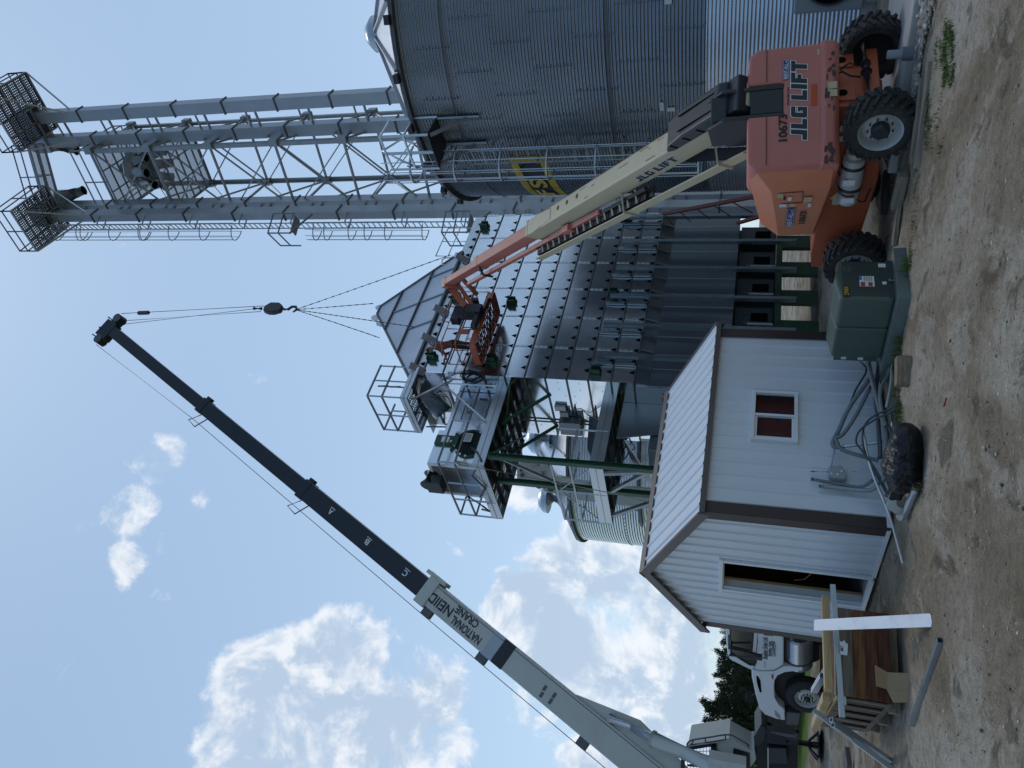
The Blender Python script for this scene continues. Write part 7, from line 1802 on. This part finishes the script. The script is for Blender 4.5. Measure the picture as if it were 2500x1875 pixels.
mb = MB(); q = lerp(t0, h0, .165); mb.box(q, (.12, .12, .55), (A, B, (t0 - h0).normalized())); mb.build('block_weight', BLACKP, crane)
mb = MB(); mb.tube([QP(KL + .1, 0, .85), QP(kC, 0, .62), QP(kB, 0, .65), QP(kA, 0, .66), QP(k0_, 0, .62)], .012, 5); mb.build('boom_rope', ROPE, crane)
mb = MB(); mb.prism([(-.18, .40), (.08, .46), (.30, .28), (.30, -.12), (.14, -.34), (-.14, -.34), (-.26, -.08), (-.26, .16)], HK - B * .1, A, Z, B * .2); hb = mb.build('hook_block', BLACKP, crane, bev=.04)
mb = MB(); mb.tube([HK - Z * .45, HK - Z * .62, HK - Z * .72 + A * .16, HK - Z * .9 + A * .16, HK - Z * 1.0, HK - Z * .9 - A * .14], [.06, .06, .055, .055, .05, .03], 8); mb.build('hook', BLACKP, hb)
mb = MB(); mb.cyl(HK + Z * .6, HK + Z * .95 , .07, n=8); mb.build('rope_socket', STEELD, hb)
# lift cylinder
c0, c1, c2 = atY(1487, 1752, 21.5), atY(1592, 1803, 21.1), atY(1745, 1872, 20.5)
mb = MB(); mb.cyl(c0, c1, .13, n=18); mb.build('cylinder_rod', MATS['chrome'], crane)
mb = MB(); mb.cyl(c1, c2, .20, n=20); mb.cyl(c1, lerp(c1, c2, .03), .225, n=20); mb.build('cylinder_barrel', CWH, crane)
mb = MB(); mb.cyl(c2 + ks * .3, c2 - ks * .3, .14, n=16); mb.box(c2 + Z * -.3, (.6, .5, .9), (Vector((1, 0, 0)), Vector((0, 1, 0)), Z)); mb.build('cylinder_pin', CWH, crane)
# operator cab
CY = 21.2
def cp(x, y, dy=0.0): return atY(x, y, CY) + Vector((0, dy, 0))
def cz(zx, zy, dy=0.0): return cp(1650 + zx * .2756, 1700 + zy * .2756, dy)
def cslab(name, pts, dep, m, parent=None, dy=0.0, bev=0):
    q = [cz(*p, dy) for p in pts]; x = (q[1] - q[0]).normalized(); nv = x.cross(q[2] - q[0])
    for i in range(2, len(q)):
        nv = x.cross(q[i] - q[0])
        if nv.length > 1e-4: break
    nv.normalize(); y = nv.cross(x); mb = MB(); mb.prism([((p - q[0]).dot(x), (p - q[0]).dot(y)) for p in q], q[0], x, y, Vector((0, dep, 0))); return mb.build(name, m, parent or crane, bev=bev)
oc = cslab('operator_cab', [(340, 400), (480, 375), (670, 480), (700, 470), (715, 560), (660, 640), (505, 640), (355, 470)], 1.2, CWH, bev=.03)
cslab('cab_panel', [(510, 455), (655, 500), (660, 640), (500, 640)], .01, CBK, oc, dy=-.02)
cslab('cab_glass', [(355, 480), (375, 470), (400, 490), (520, 640), (500, 700), (345, 700)], .02, mat('cab_glazing', (.30, .42, .42), .1, .3, .05, 2), oc, dy=-.015)
mb = MB(); fr = [(110, 455), (345, 415), (345, 720), (60, 720), (65, 510)]
for a_, b_ in zip(fr, fr[1:] + fr[:1]): mb.bar(cz(*a_), cz(*b_), .10, .10)
mb.bar(cz(325, 420), cz(325, 720), .09, .09); mb.bar(cz(100, 610), cz(320, 630), .04, .04); mb.build('window_frame', CBK, oc)
mb = MB()
for k in range(9): t = k / 8; mb.bar(cz(lerp(105, 325, t), 440), cz(lerp(100, 325, t), 720), .012, .012)
for k in range(8): t = k / 7; mb.bar(cz(110, lerp(455, 715, t)), cz(325, lerp(445, 715, t)), .012, .012)
mb.build('window_grille', STEELD, oc)
cslab('cab_roof', [(108, 440), (110, 420), (475, 362), (480, 385)], 1.3, CWH, oc, dy=-.06)
mb = MB(); mb.tube(smooth_path([cz(100, 425, -.1), cz(110, 395, -.1), (cz(150, 372, -.1)), cz(300, 348, -.1), cz(470, 325, -.1), cz(560, 365, -.1), cz(635, 410, -.1), cz(638, 432, -.1)], 4), .022, 5); mb.tube([cz(130, 415, -.1), cz(300, 392, -.1), cz(440, 368, -.1)], .018, 5)
for a_, b_ in (((262, 355), (268, 400)), ((440, 330), (442, 372)), ((160, 372), (140, 412))): mb.bar(cz(*a_, -.1), cz(*b_, -.1), .03, .03)
mb.build('grab_rail', STEELD, oc)
mb = MB(); mb.tube([cz(60 + 10 * math.cos(a), 520 + 10 * math.sin(a)) for a in [2 * math.pi * i / 10 for i in range(10)]], .015, 5, closed=True); mb.build('lamp_ring', STEELD, oc)
# carrier, outrigger
CARB = mat('carrier_black', (.009, .010, .012), .55, 0, .25, 6)
fr_ = cslab('carrier_frame', [(700, 360), (760, 250), (800, 265), (810, 375), (1075, 395), (1075, 640), (720, 700)], 1.6, CARB, dy=.05, bev=.02)
cslab('tool_box', [(815, 420), (975, 425), (990, 560), (815, 560)], .3, mat('tool_box_grey', (.035, .038, .045), .45, 0, .15, 4), fr_, dy=-.25, bev=.02)
cslab('frame_edge', [(808, 420), (820, 420), (822, 700), (812, 700)], .05, CWH, fr_, dy=-.28)
cslab('sheave_plate', [(690, 345), (745, 245), (790, 260), (800, 300), (780, 370), (730, 420), (700, 410)], .06, BLACKP, fr_, dy=-.12)
cslab('outrigger_beam', [(800, 270), (965, 290), (970, 370), (1080, 340), (1080, 390), (940, 385), (805, 370)], .4, CARB, fr_, dy=-.3)
cslab('beam_cover', [(840, 275), (850, 268), (1000, 290), (1060, 300), (1060, 320), (960, 310)], .02, STEELD, fr_, dy=-.32)
jq = gnd(2003, 1822, -.40); jt = cz(1075, 370, -.1)
mb = MB(); mb.cyl(Vector((jq.x, jq.y, -.36)), Vector((jq.x, jq.y, 1.15)), .10, n=14); mb.box(Vector((jq.x, jq.y, .85)), (.3, .3, .9)if False else (.3, .3, .7), (Vector((1, 0, 0)), Vector((0, 1, 0)), Z)); mb.build('outrigger_jack', BLACKP, crane)
mb = MB(); mb.cyl(Vector((jq.x, jq.y, -.41)), Vector((jq.x, jq.y, -.34)), .42, n=30); 
for k in range(6): a = k * 1.047; d_ = Vector((math.cos(a), math.sin(a), 0)); mb.bar(Vector((jq.x, jq.y, -.12)) + d_ * .1, Vector((jq.x, jq.y, -.33)) + d_ * .36, .05, .05)
mb.build('outrigger_foot', BLACKP, crane)
mb = MB(); mb.slab([Vector((jq.x - .35, jq.y - .05, .62)), Vector((jq.x + .4, jq.y - .05, .95)), Vector((jq.x + .42, jq.y - .05, .88)), Vector((jq.x - .3, jq.y - .05, .5))], .2); mb.build('jack_plate', BLACKP, crane)
board('pale plank lying on the dirt behind the crate near the crane', gnd(2072, 1846, -.2), gnd(2078, 1890, -.2), .4, .08, mat('pad_board', (.10, .09, .08), .8), z=.04, name='board')
# slings from the hook to the roof
CHM = mat('chain_steel', (.07, .07, .075), .5, .6, .2, 20)
hk = HK - Z * .95
ENDS = [((5.6, -.1, 12.55), 'right front'), ((4.3, 1.2, 15.65), 'roof top'), ((1.9, -.05, 12.75), 'left front'), ((2.9, 1.6, 15.0), 'left back')]
LB = ['lifting chain running to the boom lift side of the dryer roof', 'lifting chain hanging straight down to the peak of the dryer roof', 'lifting chain running to the roof bracket above the worker', 'lifting chain passing behind the peak of the dryer roof']
for (e, _), l_ in zip(ENDS, LB):
    p1_ = D(*e); c = thing('lifting_chain', l_, 'chain', hk, 'chains from the crane hook to the dryer'); mb = MB(); d = p1_ - hk; n = int(d.length / .16)
    mb.tube([hk, lerp(hk, p1_, .5) - Z * .04, p1_], .012, 4)
    x, y = frame_of(d)
    for i in range(n):
        q = lerp(hk, p1_, (i + .5) / n) - Z * (.04 * 4 * ((i + .5) / n) * (1 - (i + .5) / n)); ax = x if i % 2 else y; mb.box(q, (.036, .014, .12), (ax, (y if i % 2 else x), d.normalized()))
    mb.build('links', CHM, c)

# folding mast behind the platforms
km = thing('knuckle_boom', 'cream folding crane arm standing behind the dryer platforms', 'crane arm', atY(1590, 1225, 26.0))
def mp(x, y, o=0.): return atY(x, y, 26.0 + o)
def mslab(name, pts, dep, m, o=0.):
    q = [mp(*p, o) for p in pts]; x = (q[1] - q[0]).normalized(); nv = x.cross(q[2] - q[0]).normalized(); y = nv.cross(x); mb = MB(); mb.prism([((p - q[0]).dot(x), (p - q[0]).dot(y)) for p in q], q[0], x, y, Vector((0, dep, 0))); return mb.build(name, m, km, bev=.01)
mslab('main_arm', [(1290, 1128), (1300, 1160), (1330, 1200), (1420, 1222), (1600, 1243), (1600, 1195), (1440, 1182), (1350, 1160), (1310, 1128)], .45, CWH)
mslab('head_plate', [(1262, 1130), (1262, 1180), (1300, 1190), (1335, 1180), (1310, 1128)], .5, CWH, -.1)
mb = MB(); mb.cyl(mp(1270, 1062), mp(1274, 1135), .09, n=12); mb.build('jib_tube', CWH, km)
mb = MB(); mb.bar(mp(1300, 1150, -.15), mp(1340, 1138, -.15), .16, .2); mb.bar(mp(1340, 1138, -.15), mp(1345, 1175, -.15), .14, .18); mb.build('link_arm', CWH, km)
mb = MB()
for x, y, r in ((1316, 1185, .12), (1345, 1192, .12), (1272, 1148, .05), (1275, 1160, .07), (1340, 1140, .08)): mb.cyl(mp(x, y, -.16), mp(x, y, -.12), r, n=14)
mb.build('pivot_pin', STEELD, km)
# ------------------------------------------------------------------ trees along the field edge
BARK = mat('bark', (.06, .045, .033), .9, 0, .3, 8)
LEAF = [mat('needle_dark', (.045, .066, .036), .8, 0, .35, 1.5, spec=.15), mat('needle_mid', (.068, .096, .050), .8, 0, .35, 1.5, spec=.15), mat('needle_light', (.10, .13, .07), .8, 0, .3, 1.5, spec=.15)]
def conifer(h, r, seed):
    rs = random.Random(seed); mb = MB()
    shoots = []
    for i in range(190):
        zc = h * (.05 + .9 * rs.random() ** .9); k = (1 - (zc / h) ** 2.2) ** .6; a = rs.uniform(0, 6.283); rr = r * k * rs.uniform(.25, 1.0)
        shoots.append((Vector((rr * math.cos(a), rr * math.sin(a), zc)), a, rs.uniform(.25, .6)))
    for c, a, ln in shoots:
        up_ = Vector((math.cos(a) * .55, math.sin(a) * .55, 1.0)).normalized(); mi = rs.choices((0, 1, 2), (5, 4, 2))[0]
        for j in range(60):
            t = rs.random(); q = c + up_ * ln * t * 1.6 + Vector((rs.gauss(0, .16), rs.gauss(0, .16), rs.gauss(0, .14))) * (1 - .7 * t); d = (up_ + Vector((rs.gauss(0, .5), rs.gauss(0, .5), rs.gauss(0, .4)))).normalized(); w = d.cross(Vector((rs.gauss(0, 1), rs.gauss(0, 1), rs.gauss(0, 1)))).normalized() * .026; l_ = rs.uniform(.09, .20)
            mb.add([q - w, q + w, q + d * l_], [(0, 1, 2)], mi); mb.add([q + d * l_ * .3 - w.cross(d), q + d * l_ * .3 + w.cross(d), q + d * l_ * 1.1], [(0, 1, 2)], mi)
    for i in range(34):
        a = rs.uniform(0, 6.283); rr = r * rs.uniform(0, .75); z0 = h * (1 - .5 * (rr / r) ** 2) * .9; q = Vector((rr * math.cos(a), rr * math.sin(a), z0)); d = Vector((math.cos(a) * .3, math.sin(a) * .3, 1)).normalized()
        for j in range(16): 
            p = q + d * (.045 * j); w = Vector((rs.gauss(0, 1), rs.gauss(0, 1), .2)).normalized(); mb.add([p - w.cross(d) * .012, p + w.cross(d) * .012, p + w * .09 * (1 - j / 18) + d * .08], [(0, 1, 2)], rs.choice((0, 1, 2)))
    return mb
def trunk_mb(h):
    mb = MB(); mb.tube([(0, 0, -.2), (.03, 0, h * .3), (-.02, .02, h * .6), (0, 0, h * .92)], [.14, .11, .07, .015], 8)
    rs = random.Random(1)
    for i in range(22):
        z0 = h * (.12 + .035 * i); a = i * 2.4; mb.tube([(0, 0, z0), (.45 * math.cos(a), .45 * math.sin(a), z0 + .22), (.9 * math.cos(a), .9 * math.sin(a), z0 + .6)], [.035, .022, .006], 5)
    return mb
TLAB = ['dark evergreen rising just left of the white truck hood', 'dark evergreen in the middle of the row behind the truck', 'tall dark evergreen with bare twigs beside the crane cab', 'dark evergreen hidden mostly behind the truck cab', 'dark evergreen at the far left behind the crane cab', 'small dark evergreen low behind the truck bumper']
protos = []
for sd_ in (1, 2):
    t = thing('evergreen_tree', '', 'tree', (0, 0, 0), 'evergreens along the field edge'); cr = conifer(4.4, 1.75, sd_).build('crown', LEAF, t); trk = trunk_mb(4.3).build('trunk', BARK, t); protos.append(t)
SPOTS = [(1640, 30.5, .62, 0), (1715, 31, .62, 1), (1775, 29.5, .70, 0), (1565, 31.5, .6, 1), (1865, 30.5, .62, 0), (1680, 28.8, .5, 1), (1825, 31.5, .6, 1)]
TLAB.append('dark evergreen between the crane cab and the tall twiggy tree')
used = set()
for i, ((y, Y, sc_, k), lb) in enumerate(zip(SPOTS, TLAB)):
    p = atY(1880, y, Y); o = protos[k] if k not in used else copy_tree(protos[k]); used.add(k)
    o.location = (p.x, p.y, -.45); o.rotation_euler = (0, 0, i * 1.7); o.scale = (sc_, sc_, sc_); o['label'] = lb
